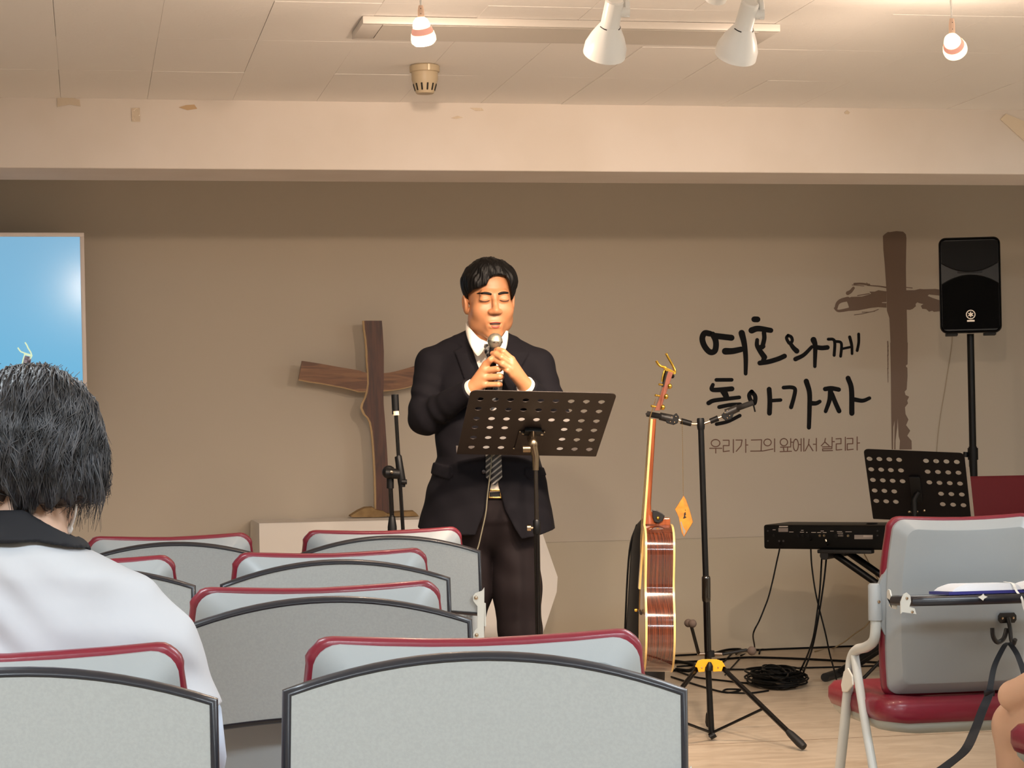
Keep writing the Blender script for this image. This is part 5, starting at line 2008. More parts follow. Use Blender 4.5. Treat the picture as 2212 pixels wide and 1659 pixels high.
# ---------------------------------------------------------------- acoustic guitar, hung edge-on
gt = thing('acoustic_guitar', 'glossy rosewood acoustic guitar with gold tuners hanging edge-on in the stand', 'guitar')
M_ROSE = wood_mat('rosewood', '#2f110b', '#66301b', (60, 2.5, .03), 'Z')
for _n in M_ROSE.node_tree.nodes:
    if _n.type == 'TEX_NOISE':
        _n.inputs['Distortion'].default_value = .05
        _n.inputs['Detail'].default_value = 2
    if _n.type == 'BUMP':
        _n.inputs['Strength'].default_value = .02
M_ROSE.node_tree.nodes['Principled BSDF'].inputs['Roughness'].default_value = .12
M_ROSE.node_tree.nodes['Principled BSDF'].inputs['Coat Weight'].default_value = 1.0
M_ROSE.node_tree.nodes['Principled BSDF'].inputs['Coat Roughness'].default_value = .06
M_BIND = mat('cream_binding', '#e8c57e', 0.3)
M_MAHO = wood_mat('mahogany_neck', '#7a3c20', '#99522e', (10, 10, .6), 'Z')
M_MAHO.node_tree.nodes['Principled BSDF'].inputs['Roughness'].default_value = .2
M_SPRUCE = mat('spruce_top', '#d8a562', 0.25, coat=.4)
# body frame: top centre and bottom centre on the picture
gT, gB = at(1420.5, 1133, 7.50), at(1418, 1449, 7.50)
gz_ = (gT - gB)
LB = gz_.length
gz_.normalize()
gx_ = (R0 - gz_ * R0.dot(gz_)).normalized()      # soundboard -> back (picture left to right)
gy_ = gz_.cross(gx_).normalized()                # across the guitar, away from camera
G = lambda w_, h_, t_: gB + gy_ * w_ + gz_ * h_ + gx_ * t_
prof = [(0, 0.0), (.05, .003), (.11, .022), (.160, .058), (.188, .105), (.193, .150), (.180, .205), (.150, .250), (.132, .285), (.128, .315), (.135, .350), (.142, .390), (.143, .415), (.136, .445), (.115, .474), (.075, .492), (.03, .4985), (0, .4995)]
sc_ = LB / .4995
half = bez([(x, y * sc_, 0) for x, y in prof], 4)
ol = [(p.x, p.y) for p in half] + [(-p.x, p.y) for p in reversed(half[1:-1])]
def tk(h_): return .0455 + .004 * (1 - h_ / LB)
wdt = .0485
def gl(t0, infl=0.0):
    cx0, cy0 = 0, LB * .45
    out = []
    for (w_, h_) in ol:
        k = 1 + infl
        out.append(G(w_ * k, cy0 + (h_ - cy0) * k, t0 if t0 < 0 else t0))
    return out
tf, tb2 = -(1452 - 1389) / 2 * 7.5 / FPX, (1452 - 1389) / 2 * 7.5 / FPX
b = MB()
b.loft([gl(tf + .001), gl(tf * .6), gl(tf * .2), gl(tb2 * .2), gl(tb2 * .6), gl(tb2 - .001)], cap0=False, cap1=False)
b.build('body_side', M_ROSE, gt, smooth=40)
b = MB()
b.loft([gl(tf), gl(tf + .002)])
b.build('soundboard', M_SPRUCE, gt, smooth=0)
b = MB()
b.loft([gl(tb2 - .002), gl(tb2), [G(w_ * .5, LB * .45 + (h_ - LB * .45) * .5, tb2 + .005) for w_, h_ in ol]])
b.build('back', M_ROSE, gt, smooth=30)
for t0, nm in ((tf, 'front'), (tb2, 'rear')):
    b = MB()
    ctr = t0 + (.0028 if t0 < 0 else -.0028)
    b.loft([gl(ctr - .0034), gl(ctr - .0034, .0035), gl(ctr + .0034, .0035), gl(ctr + .0034)], cap0=False, cap1=False)
    b.build('binding', M_BIND, gt, smooth=40)
# neck, heel, headstock
na, nb = at(1389.5, 1131, 7.50), at(1405.5, 905, 7.50)
def neckpt(f, t_, d_=0.0):
    p = na.lerp(nb, f)
    return p + gx_ * t_ + gy_ * d_
hw_ = .026
for (nm, m_, ta, tb3) in (('neck', M_MAHO, .006, .020),):
    rings = []
    for k in range(11):
        f = k / 10
        hwk = hw_ - .004 * f
        tt = .0215 - .003 * f
        if f < .12:
            tt += .05 * (1 - f / .12) ** 1.6
        rings.append([neckpt(f, .005, -hwk), neckpt(f, .005, hwk), neckpt(f, tt * .7, hwk * .9), neckpt(f, tt, hwk * .45), neckpt(f, tt, -hwk * .45), neckpt(f, tt * .7, -hwk * .9)])
    b = MB()
    b.loft(rings)
    b.build(nm, m_, gt, smooth=60)
b = MB()
b.loft([[neckpt(f, -.001, -hw_ + .004 * max(f, 0)), neckpt(f, -.001, hw_ - .004 * max(f, 0)), neckpt(f, .006, hw_ - .004 * max(f, 0)), neckpt(f, .006, -hw_ + .004 * max(f, 0))] for f in (-.62, 0, 1.0)])
b.build('fingerboard', M_BIND, gt, smooth=0, label='cream bound edge of the fingerboard')
b = MB()
hp_ = [at(x, y, 7.50) for x, y in [(1413, 1112), (1425, 1118), (1434, 1118), (1447, 1118), (1447, 1135), (1393, 1135), (1391, 1110), (1397, 1085), (1403, 1100)]]
b.loft([[p - gy_ * .022 for p in hp_], [p + gy_ * .022 for p in hp_]])
b.build('heel', M_MAHO, gt, smooth=0, bevel=.004)
b = MB()
pk = [at(x, y, 7.50) for x, y in [(1408, 1100), (1417, 1101), (1428, 1107), (1435, 1113), (1430, 1124), (1420, 1129), (1412, 1126), (1408, 1115)]]
b.loft([[p - gy_ * .0235 for p in pk], [p - gy_ * .031 for p in pk]])
b.build('strap_leather', mat('black_leather', '#120f10', .4), gt, smooth=0, bevel=.002)
MB().lathe([(.0, .006), (.004, .005), (.0065, 0), (.0, 0)], axisM(at(1420, 1118, 7.50) - gy_ * .031, -gy_), 16).build('strap_button', M_GOLD, gt)
b = MB()
H = lambda x, y, d: at(1300 + x / 3.607, 740 + y / 3.607, 7.50) + gy_ * d
hs = [(408, 530), (450, 530), (470, 470), (505, 370), (545, 250), (552, 235), (505, 222), (494, 238), (475, 330), (445, 430)]
f_ = [H(x, y, -.036 if y < 500 else -.024) for x, y in hs]
g_ = [H(x, y, .036 if y < 500 else .024) for x, y in hs]
b.loft([f_, g_])
b.build('headstock', mat('rosy_headstock', '#8a5546', .25, coat=.5), gt, smooth=0, bevel=.001)
b = MB()
b.loft([[H(x, y, -.0365) for x, y in [(494, 238), (505, 222), (512, 224), (500, 260), (478, 345), (470, 345)]], [H(x, y, .0365) for x, y in [(494, 238), (505, 222), (512, 224), (500, 260), (478, 345), (470, 345)]]])
b.build('head_veneer', M_PLAS, gt, smooth=0)
for (x, y) in ((522, 340), (494, 420), (468, 503)):
    for d in (-.040, .040):
        Mt = axisM(H(x, y, d), gy_ * (1 if d > 0 else -1))
        b = MB()
        b.box((0, 0, 0), (.011, .013, .009), Mt, bevel=.002)
        b.ball(None, (.0075, .0095, .006), 12, M=Mt @ Matrix.Translation((0, 0, .012)))
        b.tube([H(x - 14, y - 4, d * .8), H(x + 2, y, d * .8)], .004, 8)
        b.build('tuner', M_GOLD, gt)
for (x, y) in ((462, 326), (433, 411), (402, 495)):
    for d in (-.022, .022):
        b = MB()
        b.tube([H(x - 12, y, d), H(x + 22, y + 6, d)], .0030, 8)
        b.ball(H(x - 10, y, d), .0042, 8)
        b.build('tuning_post', M_GOLD, gt)
for k in range(6):
    d = -.018 + .0072 * k
    b = MB()
    b.tube([H(402 + 8 * abs(k - 2.5), 500 - 26 * abs(k - 2.5), d), neckpt(1.0, -.0045, d), neckpt(-.02, -.006, d * 1.2), at(1386.5, 1210, 7.5) + gx_ * -.0035 + gy_ * d * 1.35, at(1381, 1318, 7.5) + gy_ * d * 1.4, at(1385, 1326, 7.5) + gy_ * d * 1.4], .0007, 5)
    b.build('string', mat('bronze_string', '#c9a878', .25, metal=1.0), gt)
b = MB()
b.tube([at(1383, 1322, 7.5) - gy_ * .05, at(1383, 1322, 7.5) + gy_ * .05], .0055, 8)
b.build('bridge', mat('dark_bridge', '#1c110d', .4), gt)
MB().lathe([(.0, .012), (.005, .011), (.006, .004), (.0035, 0), (.0, 0)], axisM(at(1378, 1318, 7.46), -gx_), 12).build('bridge_pin', M_GOLD, gt)
# capo on the headstock tip
cp = thing('capo', 'golden spring capo clipped on the tip of the guitar headstock', 'capo')
b = MB()
b.tube(bez([H(424, 142, 0), H(440, 168, 0), H(462, 186, 0), H(490, 192, 0), H(505, 205, 0)], 5), [.0045] * 20 + [.0055], 10)
b.tube(bez([H(500, 84, -.004), H(512, 108, -.004), H(530, 140, -.004), H(555, 185, -.004), H(570, 222, -.004), H(566, 244, -.004)], 5), [.0055] + [.0042] * 24 + [.005], 10)
b.build('handle', M_GOLD, cp)
b = MB()
yk = [(478, 205), (505, 196), (540, 212), (568, 230), (562, 252), (540, 250), (515, 232), (500, 226)]
b.loft([[H(x, y, -.016) for x, y in yk], [H(x, y, .016) for x, y in yk]])
b.build('jaw', M_GOLD, cp, smooth=0, bevel=.0015)
b = MB()
b.tube(bez([H(500, 205, 0), H(488, 225, 0), H(478, 260, 0), H(470, 305, 0)], 5), .0045, 10)
b.build('clamp_bar', M_GOLD, cp)
MB().ball(H(548, 262, -.01), (.006, .02, .008), 10).build('rubber_pad', M_RUB, cp)
# tag on a chain, swinging from the stand arm
ht = thing('hanging_tag', 'small orange diamond-shaped pouch hanging on a fine chain from the guitar stand', 'hanging tag')
b = MB()
for k in range(38):
    f = k / 37
    b.ball(gp(1473.5 + 2.5 * f, 910 + 162 * f, -.012), .0011, 6)
b.tube([gp(1473.5, 905, -.012), gp(1476, 1072, -.012)], .0005, 5)
b.build('chain', M_GOLD, ht)
J = lambda x, y, d=0: gp(1300 + x / 3.607, 740 + y / 3.607, d)
M_TAG = mat('orange_leather_tag', '#d98a2b', 0.4, bump=(30, .5, .004), var=(40, '#b9742a', 3))
poly = [(638, 1195), (655, 1225), (685, 1310), (708, 1398), (690, 1430), (640, 1512), (622, 1478), (600, 1360), (572, 1300), (600, 1255)]
b = MB()
b.loft([[J(x, y, -.018) for x, y in poly], [J(640 + (x - 640) * 1.04, 1350 + (y - 1350) * 1.02, -.012) for x, y in poly], [J(x, y, -.006) for x, y in poly]])
b.build('pouch', M_TAG, ht, smooth=30)
b = MB()
for pl in ([(640, 1330), (652, 1318), (656, 1340), (648, 1350), (660, 1362), (648, 1368), (632, 1372), (640, 1352)],):
    b.loft([[J(x, y, -.0195) for x, y in pl], [J(x, y, -.0175) for x, y in pl]])
b.ball(J(651, 1306, -.018), .0016, 8)
b.build('printed_mark', mat('dark_print', '#1d120c', .6), ht, smooth=0)
b = MB()
pl = [(612, 1400), (628, 1455), (640, 1505), (655, 1470), (635, 1440), (620, 1392)]
b.loft([[J(x, y, -.0192) for x, y in pl], [J(x, y, -.016) for x, y in pl]])
b.build('grey_fold', mat('grey_fold', '#8a8478', .5), ht, smooth=0)
# black padded gig bag leaning behind the guitar
gbag = thing('gig_bag', 'black padded guitar bag standing behind the hanging guitar', 'bag')
Dq = 8.55
bp_ = [(1386, 1122), (1376, 1133), (1368, 1150), (1362, 1190), (1358, 1260), (1353, 1345), (1348, 1420), (1345, 1470)]
pr = [at(x, y, Dq) for x, y in bp_]
zfl = pr[-1].z
rings = []
for k, p in enumerate(pr):
    q = p.copy()
    if k == len(pr) - 1:
        q.z = .005
    W_ = .020 + .060 * min(1, k / 4)
    dep = .10 + .10 * min(1, k / 5)
    c = q + R0 * W_
    rings.append([c + R0 * (W_ * math.cos(2 * PI * i / 20)) + F0 * (dep * math.sin(2 * PI * i / 20)) for i in range(20)])
b = MB()
b.loft(rings)
b.build('bag_body', mat('black_nylon', '#0d0908', .6, bump=(300, .2, .001)), gbag, smooth=60)
b = MB()
b.tube(bez([rings[1][10] , rings[3][10] - R0 * .004, rings[5][10] - R0 * .004, rings[7][10]], 5), .004, 8)
b.build('zip', M_PLAS, gbag)
# ================================================================ the standing man
M_SKIN = mat('warm_skin', '#b27b55', 0.45, sss=0.12, bump=(180, .08, .0006))
M_HAIR = mat('black_hair', '#050303', 0.5, spec=.25, bump=(70, .5, .003), scale_xyz=(1, 1, .25))
M_SUIT = mat('charcoal_suit', '#0d0b11', 0.85, spec=.2, bump=(700, .15, .0006))
M_TROU = mat('dark_trousers', '#181113', 0.8, spec=.2, bump=(700, .15, .0006))
M_SHIRT = mat('white_shirt', '#ece4d8', 0.7, bump=(30, .1, .002))
DM = 7.28
MO = at(1056, 1200, DM)
MO.z = 0
MM = Matrix(((R0.x, F0.x, 0, MO.x), (R0.y, F0.y, 0, MO.y), (0, 0, 1, 0), (0, 0, 0, 1)))
MI = MM.inverted()


def Lm(px, py, d=0.0):
    """picture position + depth offset -> the man's own coordinates (x right, y away, z up)"""
    p = MI @ at(px, py, DM + d)
    return (p.x, p.y, p.z)


def zof(py, d=0.0): return Lm(1056, py, d)[2]
MPP = DM / FPX
man = thing('person', 'standing man in a dark suit and striped tie, eyes closed, holding a microphone', 'person', M=MM)

hz0 = Vector(Lm(1057, 646, -.02))
HR = (Matrix.Rotation(math.radians(12), 3, 'Z') @ Matrix.Rotation(math.radians(7), 3, 'X') @ Matrix.Rotation(math.radians(-1), 3, 'Y'))
HRn = np.array(HR, np.float32)
def hl_(p): return (p - _a(hz0)) @ HRn          # man -> head coordinates
def hw(x, y, z): return tuple(hz0 + HR @ Vector((x, y, z)))


def head_core(q):
    d = s_ell(q, (0, .010, .035), (.0755, .094, .090))
    d = smin(d, s_ell(q, (0, -.030, -.050), (.0655, .060, .080)), .03)
    for s in (-1, 1):
        d = smin(d, s_ell(q, (s * .046, -.010, -.070), (.026, .035, .034)), .03)
        d = smin(d, s_ell(q, (s * .038, -.060, -.032), (.029, .026, .028)), .025)
    d = smin(d, s_ell(q, (0, -.070, -.112), (.027, .021, .018)), .025)
    d = smin(d, s_ell(q, (0, -.082, -.078), (.026, .012, .022)), .02)
    return d


def head_sdf(q):
    d = head_core(q)
    d = smin(d, s_cap(q, (-.036, -.080, .0225), (.036, -.080, .0225), .011), .014)
    for s in (-1, 1):
        d = smax(d, -s_ell(q, (s * .0325, -.108, .007), (.021, .015, .013)), .014)
        d = smin(d, s_ell(q, (s * .0325, -.0815, .004), (.0175, .0120, .0115)), .008)
        d = smin(d, s_ell(q, (s * .0135, -.0985, -.036), (.0105, .0115, .0085)), .006)
        e = s_ell(q, (s * .0795, .012, -.018), (.010, .019, .033), rotm(0, s * .14, 0))
        e = smax(e, -s_ell(q, (s * .090, .008, -.014), (.007, .010, .020)), .006)
        d = smin(d, e, .008)
    d = smin(d, s_chain(q, [(0, -.088, .018), (0, -.099, -.009), (0, -.110, -.031)], [.0075, .0085, .0115], .006), .012)
    # mouth
    d = smax(d, -s_ell(q, (0, -.099, -.0760), (.0215, .013, .0050)), .004)
    d = smin(d, s_ell(q, (0, -.0935, -.0690), (.0225, .0055, .0040)), .005)
    d = smin(d, s_ell(q, (0, -.0935, -.0855), (.0195, .0062, .0062)), .005)
    d = smax(d, -s_cap(q, (-.013, -.1035, -.043), (-.006, -.106, -.0425), .0022), .002)
    d = smax(d, -s_cap(q, (.013, -.1035, -.043), (.006, -.106, -.0425), .0022), .002)
    return d


torso = [(zof(735), 1, 56, .080, .012), (zof(765), 0, 104, .108, .006), (zof(830), 0, 116, .122, .0), (zof(920), 1, 112, .124, -.006), (zof(985), 2, 112, .120, -.004), (zof(1040), 0, 126, .124, 0), (zof(1100), -3, 140, .128, 0), (zof(1170), -7, 152, .134, 0)]
torso = [(z, cx * MPP, cy, hw_ * MPP, ry) for z, cx, hw_, ry, cy in torso]
def torso_sdf(p, g=0.0):
    return s_stack(p, [(z, cx, cy, rx + g, ry + g) for z, cx, cy, rx, ry in torso], 2.35)

SL, SR = Lm(934, 788, .0), Lm(1160, 790, .0)
EL, ER = Lm(913, 906, -.05), Lm(1197, 902, -.05)
WL, WR = Lm(1020, 840, -.195), Lm(1136, 834, -.195)

# fingers: picture position + depth
def F_(pts): return [Lm(*q) for q in pts]
RH = dict(index=[(1050, 787, -.222), (1060, 777, -.236), (1069, 770, -.236), (1075, 768, -.220)],
          middle=[(1048, 801, -.222), (1075, 797, -.240), (1079, 797, -.212), (1066, 798, -.192)],
          ring=[(1046, 816, -.221), (1079, 813.5, -.238), (1083, 814, -.212), (1069, 815, -.190)],
          pinky=[(1045, 831, -.218), (1076, 830.5, -.232), (1080, 831, -.210), (1067, 832, -.192)],
          thumb=[(1036, 822, -.185), (1048, 800, -.168), (1062, 781, -.168)])
LH = dict(index=[(1105, 777, -.238), (1087, 760, -.248), (1077, 756, -.232), (1072, 757, -.222)],
          middle=[(1105, 788, -.242), (1083, 772, -.254), (1071, 765, -.240), (1064, 764, -.226)],
          ring=[(1105, 799, -.242), (1085, 786, -.254), (1074, 779, -.240), (1067, 777, -.228)],
          pinky=[(1108, 810, -.236), (1096, 800, -.250), (1087, 794, -.240), (1081, 792, -.230)],
          thumb=[(1116, 812, -.205), (1098, 795, -.180), (1080, 778, -.172)])


def hand_sdf(p, W, H, rr=.0106):
    d = None
    for nm in ('index', 'middle', 'ring', 'pinky'):
        pts = F_(H[nm])
        k = .86 if nm == 'pinky' else 1.0
        rs = [rr * 1.08 * k, rr * k, rr * .93 * k, rr * .84 * k][:len(pts)]
        f = s_chain(p, pts, rs, .002)
        d = f if d is None else smin(d, f, .0010)
    pl = None
    for nm in ('index', 'middle', 'ring', 'pinky'):
        c = s_cap(p, tuple(Vector(W).lerp(Vector(F_(H[nm])[0]), .15)), F_(H[nm])[0], .0185, .0125)
        pl = c if pl is None else smin(pl, c, .012)
    d = smin(d, pl, .004)
    th_ = F_(H['thumb'])
    d = smin(d, s_chain(p, th_, [.014, .0125, .0105], .004), .008)
    return d


def body_sdf(p):
    q = hl_(p)
    d = head_sdf(q)
    nk = s_cap(p, hw(0, .020, -.075), Lm(1054, 745, .02), .057, .062)
    d = smin(d, nk, .018)
    t = torso_sdf(p, -.028)
    t = smin(t, s_cap(p, Lm(1054, 745, .02), Lm(1054, 790, .01), .06, .09), .04)
    for S, E, W in ((SL, EL, WL), (SR, ER, WR)):
        t = smin(t, s_chain(p, [S, E, W], [.040, .036, .026], .01), .02)
    d = smin(d, t, .02)
    return d


def body_full(p):
    d = body_sdf(p)
    hp = np.minimum(hand_sdf(p, WL, RH), hand_sdf(p, WR, LH))
    return smin(d, hp, .006)


sdf_obj('body', body_full, (-.30, -.34, .88), (.30, .20, 1.72), .0025, M_SKIN, man)


def surf(x, z, fn=head_sdf, y0=-.15):
    ys = np.linspace(y0, 0, 600).astype(np.float32)
    P = np.stack([np.full_like(ys, x), ys, np.full_like(ys, z)], 1)
    v = fn(P)
    k = int(np.argmax(v < 0))
    return float(ys[k])


def on_face(x, z, lift=.0): return hw(x, surf(x, z) - lift, z)
def MMv(pts): return [MM @ Vector(p) for p in pts]
for s in (-1, 1):
    b = MB()
    pts = [(s * (.011 + .042 * k / 8), .0215 + .0045 * math.sin(k / 8 * PI * .9) - .0005 * k / 8) for k in range(9)]
    b.tube(MMv([on_face(x, z, .0006) for x, z in pts]), [.0026, .0038, .0042, .0042, .0041, .0038, .0033, .0026, .0014], 8)
    b.build('eyebrow', M_HAIR, man, smooth=180)
    b = MB()
    pts = [(s * (.0165 + .033 * k / 8), .0012 - .0032 * math.sin(k / 8 * PI)) for k in range(9)]
    b.tube(MMv([on_face(x, z, -.0002) for x, z in pts]), [.0008] + [.0017] * 7 + [.0009], 6)
    b.build('closed_eyelash', mat('lash_brown', '#3a2018', .6), man, smooth=180)
M_LIP = mat('lip', '#9c4a3c', 0.4)
b = MB()
b.tube(MMv([on_face(-.0225 + .045 * k / 10, -.0697 - .0022 * math.cos(k / 10 * 2 * PI) * .0 - .0035 * ((k - 5) / 5) ** 2, -.0028) for k in range(11)]), [.001, .0022, .003, .0034, .0034, .0032, .0034, .0034, .003, .0022, .001], 8)
b.build('upper_lip', M_LIP, man, smooth=180)
b = MB()
b.tube(MMv([on_face(-.0200 + .040 * k / 10, -.0862 + .0055 * ((k - 5) / 5) ** 2, -.0042) for k in range(11)]), [.001, .003, .0045, .0053, .0056, .0056, .0056, .0053, .0045, .003, .001], 8)
b.build('lower_lip', M_LIP, man, smooth=180)
b = MB()
b.ball(None, (.0195, .006, .0048), 14, M=MM @ Matrix.Translation(hw(0, -.0905, -.0768)) @ HR.to_4x4())
b.build('mouth_gap', mat('mouth_dark', '#2a0f0c', .6), man)

HLx = [-.12, -.080, -.0765, -.066, -.040, -.026, -.016, .0, .040, .050, .057, .064, .070, .12]
HLz = [-.010, -.008, .018, .034, .043, .050, .069, .080, .079, .062, .036, .008, -.009, -.010]
def hair_sdf(p):
    q = hl_(p)
    d = s_ell(q, (.002, .014, .046), (.0885, .106, .093))
    d = smin(d, s_ell(q, (-.046, -.012, .058), (.046, .072, .052)), .02)
    d = smin(d, s_ell(q, (.040, -.010, .066), (.048, .072, .050)), .02)
    d = smin(d, s_ell(q, (-.010, -.040, .098), (.050, .045, .040)), .02)
    H_ = np.interp(q[:, 0], HLx, HLz)
    ang = np.arctan2(q[:, 0], q[:, 1] + .05)
    d = d + .0022 * np.sin(q[:, 0] * 190 + q[:, 2] * 60) * np.sin(q[:, 1] * 70 + 1) + .0014 * np.sin(ang * 37 + q[:, 2] * 40)
    allow = np.minimum(H_ - q[:, 2], np.maximum(-.004 - q[:, 1], -.075 - q[:, 2]))
    ear = s_ell(q, (-.083, .010, -.018), (.016, .019, .027))
    d = smax(d, -ear, .006)
    ear = s_ell(q, (.083, .010, -.018), (.016, .019, .027))
    d = smax(d, -ear, .006)
    d = smax(d, allow, .010)
    return np.maximum(d, -(head_core(q) + .006))


sdf_obj('hair', hair_sdf, tuple(np.array(hz0) - np.array([.13, .15, .11])), tuple(np.array(hz0) + np.array([.13, .16, .17])), .0028, M_HAIR, man)

# ---- suit jacket
def xz(px, py, d=-.12):
    p = Lm(px, py, d)
    return (p[0], p[2])
OPEN = [xz(*q) for q in [(1006, 688), (1009, 706), (1021, 757), (1037, 803), (1051, 870), (1062, 930), (1064, 985), (1060, 1050), (1051, 1095), (1036, 1130), (1018, 1180), (1140, 1185), (1112, 1142), (1090, 1100), (1077, 1050), (1070, 985), (1071, 930), (1082, 870), (1089, 800), (1091, 754), (1096, 716), (1100, 688)]]
LAPL = [xz(*q) for q in [(1007, 706), (1021, 757), (1037, 803), (1051, 870), (1058, 930), (1046, 915), (1018, 860), (993, 790), (982, 758), (998, 750), (992, 735), (999, 712)]]
LAPR = [xz(*q) for q in [(1096, 718), (1091, 754), (1089, 800), (1082, 870), (1075, 930), (1086, 915), (1108, 850), (1128, 790), (1138, 762), (1122, 752), (1124, 738), (1112, 722)]]
PKL = [xz(*q) for q in [(918, 996), (974, 1008), (980, 1028), (970, 1036), (916, 1022)]]
PKR = [xz(*q) for q in [(1134, 1012), (1184, 1010), (1188, 1026), (1145, 1036), (1134, 1028)]]
HEMx = [xz(x, 1140)[0] for x in (895, 1000, 1034, 1100, 1126, 1160, 1200)]
HEMz = [zof(y) for y in (1137, 1152, 1152, 1146, 1162, 1157, 1144)]


def jacket_sdf(p):
    x, y, z = p[:, 0], p[:, 1], p[:, 2]
    d = torso_sdf(p)
    lap = np.minimum(s_poly2(x, z, LAPL), s_poly2(x, z, LAPR))
    pk = np.minimum(s_poly2(x, z, PKL), s_poly2(x, z, PKR))
    raised = np.maximum(torso_sdf(p, .006), np.maximum(np.minimum(lap, pk), y + .02))
    d = np.minimum(d, raised)
    sh = np.minimum(s_chain(p, [Lm(1026, 741, .02), SL], [.050, .058]), s_chain(p, [Lm(1082, 748, .02), SR], [.050, .056]))
    d = smin(d, sh, .035)
    col = s_cap(p, Lm(1053, 722, .045), Lm(1053, 745, .03), .060, .075)
    d = smin(d, col, .025)
    fold = .0022 * np.sin(x * 38 + z * 26 + 2 * np.sin(z * 13)) * np.sin(z * 17 + x * 21)
    for S, E, W, sg in ((SL, EL, WL, 1), (SR, ER, WR, -1)):
        W2 = tuple(Vector(W).lerp(Vector(E), .02))
        ua = s_cap(p, S, E, .058, .050)
        fa = s_cap(p, E, W2, .050, .0375)
        a = smin(ua, fa, .018)
        e = np.linalg.norm(p - _a(E), axis=1)
        a = a + .0035 * np.sin(e * 120 + x * 30 + z * 20) * np.exp(-((e - .05) / .07) ** 2)
        # open cuff
        dirv = (Vector(W) - Vector(E)).normalized()
        a = np.maximum(a, (p - _a(W2)) @ _a(dirv))
        d = smin(d, a, .014)
    d = d + fold
    zc = np.interp(x, HEMx, HEMz)
    d = np.maximum(d, zc - z)
    op = np.maximum(s_poly2(x, z, OPEN), y + .035)
    d = np.maximum(d, -op)
    # collar ring opening for the neck
    d = smax(d, -s_cap(p, Lm(1054, 690, .012), Lm(1054, 752, .01), .066, .058), .004)
    q = hl_(p)
    d = np.maximum(d, -(s_ell(q, (0, -.02, -.05), (.075, .085, .095))))
    return d


sdf_obj('jacket', jacket_sdf, (-.33, -.30, .72), (.33, .22, 1.50), .0038, M_SUIT, man)
# ---- shirt, collar, cuffs
def shirt_sdf(p):
    d = torso_sdf(p, -.013)
    d = smin(d, s_cap(p, Lm(1054, 742, .015), Lm(1054, 800, .0), .066, .10), .03)
    d = d + .0016 * np.sin(p[:, 0] * 60 + p[:, 2] * 35)
    q = hl_(p)
    return np.maximum(np.maximum(d, zof(1062) - p[:, 2]), np.maximum(p[:, 2] - zof(733), -s_ell(q, (0, -.02, -.05), (.072, .082, .092))))
sdf_obj('shirt', shirt_sdf, (-.25, -.2, .82), (.25, .2, 1.46), .006, M_SHIRT, man)
def sheetmesh(name, m_, quads, th_=.003, parent=man, sub=2):
    """quads: rows of (px,py,d) points, lofted as an open sheet with thickness"""
    rows = [bez([MM @ Vector(Lm(*q)) for q in r], 5) for r in quads]
    b = MB()
    n = len(rows[0])
    vs = [[b.bm.verts.new(p) for p in r] for r in rows]
    for i in range(len(rows) - 1):
        for j in range(n - 1):
            b.bm.faces.new((vs[i][j], vs[i][j + 1], vs[i + 1][j + 1], vs[i + 1][j]))
    return b.build(name, m_, parent, smooth=60, solid=th_)
sheetmesh('collar', M_SHIRT, [[(1040, 690, .085), (1012, 694, .05), (1008, 700, .0), (1018, 712, -.055), (1036, 731, -.105), (1056, 741, -.122)],
                              [(1040, 706, .09), (1011, 708, .055), (1007, 716, -.01), (1014, 736, -.085), (1026, 755, -.125), (1046, 755, -.136)],
                              [(1040, 712, .09), (1011, 712, .055), (1008, 722, -.015), (1016, 746, -.10), (1029, 767, -.138), (1036, 768, -.140)]])
sheetmesh('collar', M_SHIRT, [[(1060, 690, .085), (1088, 694, .05), (1096, 702, .0), (1092, 716, -.055), (1080, 732, -.105), (1062, 741, -.122)],
                              [(1060, 706, .09), (1092, 708, .055), (1097, 718, -.01), (1094, 738, -.085), (1088, 756, -.125), (1070, 755, -.136)],
                              [(1060, 712, .09), (1092, 712, .055), (1097, 724, -.015), (1094, 748, -.10), (1086, 768, -.138), (1080, 768, -.140)]])
for E, W, nm in ((EL, WL, 'cuff'), (ER, WR, 'cuff')):
    Ev, Wv = Vector(E), Vector(W)
    dv = (Wv - Ev).normalized()
    b = MB()
    a0, a1 = Wv - dv * .035, Wv + dv * .008
    b.tube([MM @ a0, MM @ (Wv - dv * .005), MM @ a1, MM @ (a1 - dv * .001)], [.0300, .0305, .0305, .0280], 22)
    b.build(nm, M_SHIRT, man, smooth=50)
# ---- tie
mt = mat('striped_tie', '#23242a', 0.35)
nt = mt.node_tree
tcn = nt.nodes.new('ShaderNodeTexCoord')
mp = nt.nodes.new('ShaderNodeMapping')
mp.inputs['Rotation'].default_value = (0, math.radians(38), 0)
nt.links.new(tcn.outputs['Object'], mp.inputs[0])
wv = nt.nodes.new('ShaderNodeTexWave')
wv.inputs['Scale'].default_value = 22
wv.bands_direction = 'Z'
nt.links.new(mp.outputs[0], wv.inputs['Vector'])
rp = nt.nodes.new('ShaderNodeValToRGB')
rp.color_ramp.interpolation = 'CONSTANT'
rp.color_ramp.elements[0].color = (*lin('#232428'), 1)
rp.color_ramp.elements[1].color = (*lin('#8d8a84'), 1)
rp.color_ramp.elements[1].position = .72
nt.links.new(wv.outputs['Fac'], rp.inputs[0])
nt.links.new(rp.outputs[0], nt.nodes['Principled BSDF'].inputs['Base Color'])
b = MB()
def tie_ring(py, px, hwp, d, dep):
    return [MM @ Vector(Lm(px - hwp, py, d + .004)), MM @ Vector(Lm(px - hwp * .5, py, d - dep)), MM @ Vector(Lm(px + hwp * .5, py, d - dep)), MM @ Vector(Lm(px + hwp, py, d + .004)), MM @ Vector(Lm(px, py, d + .010))]
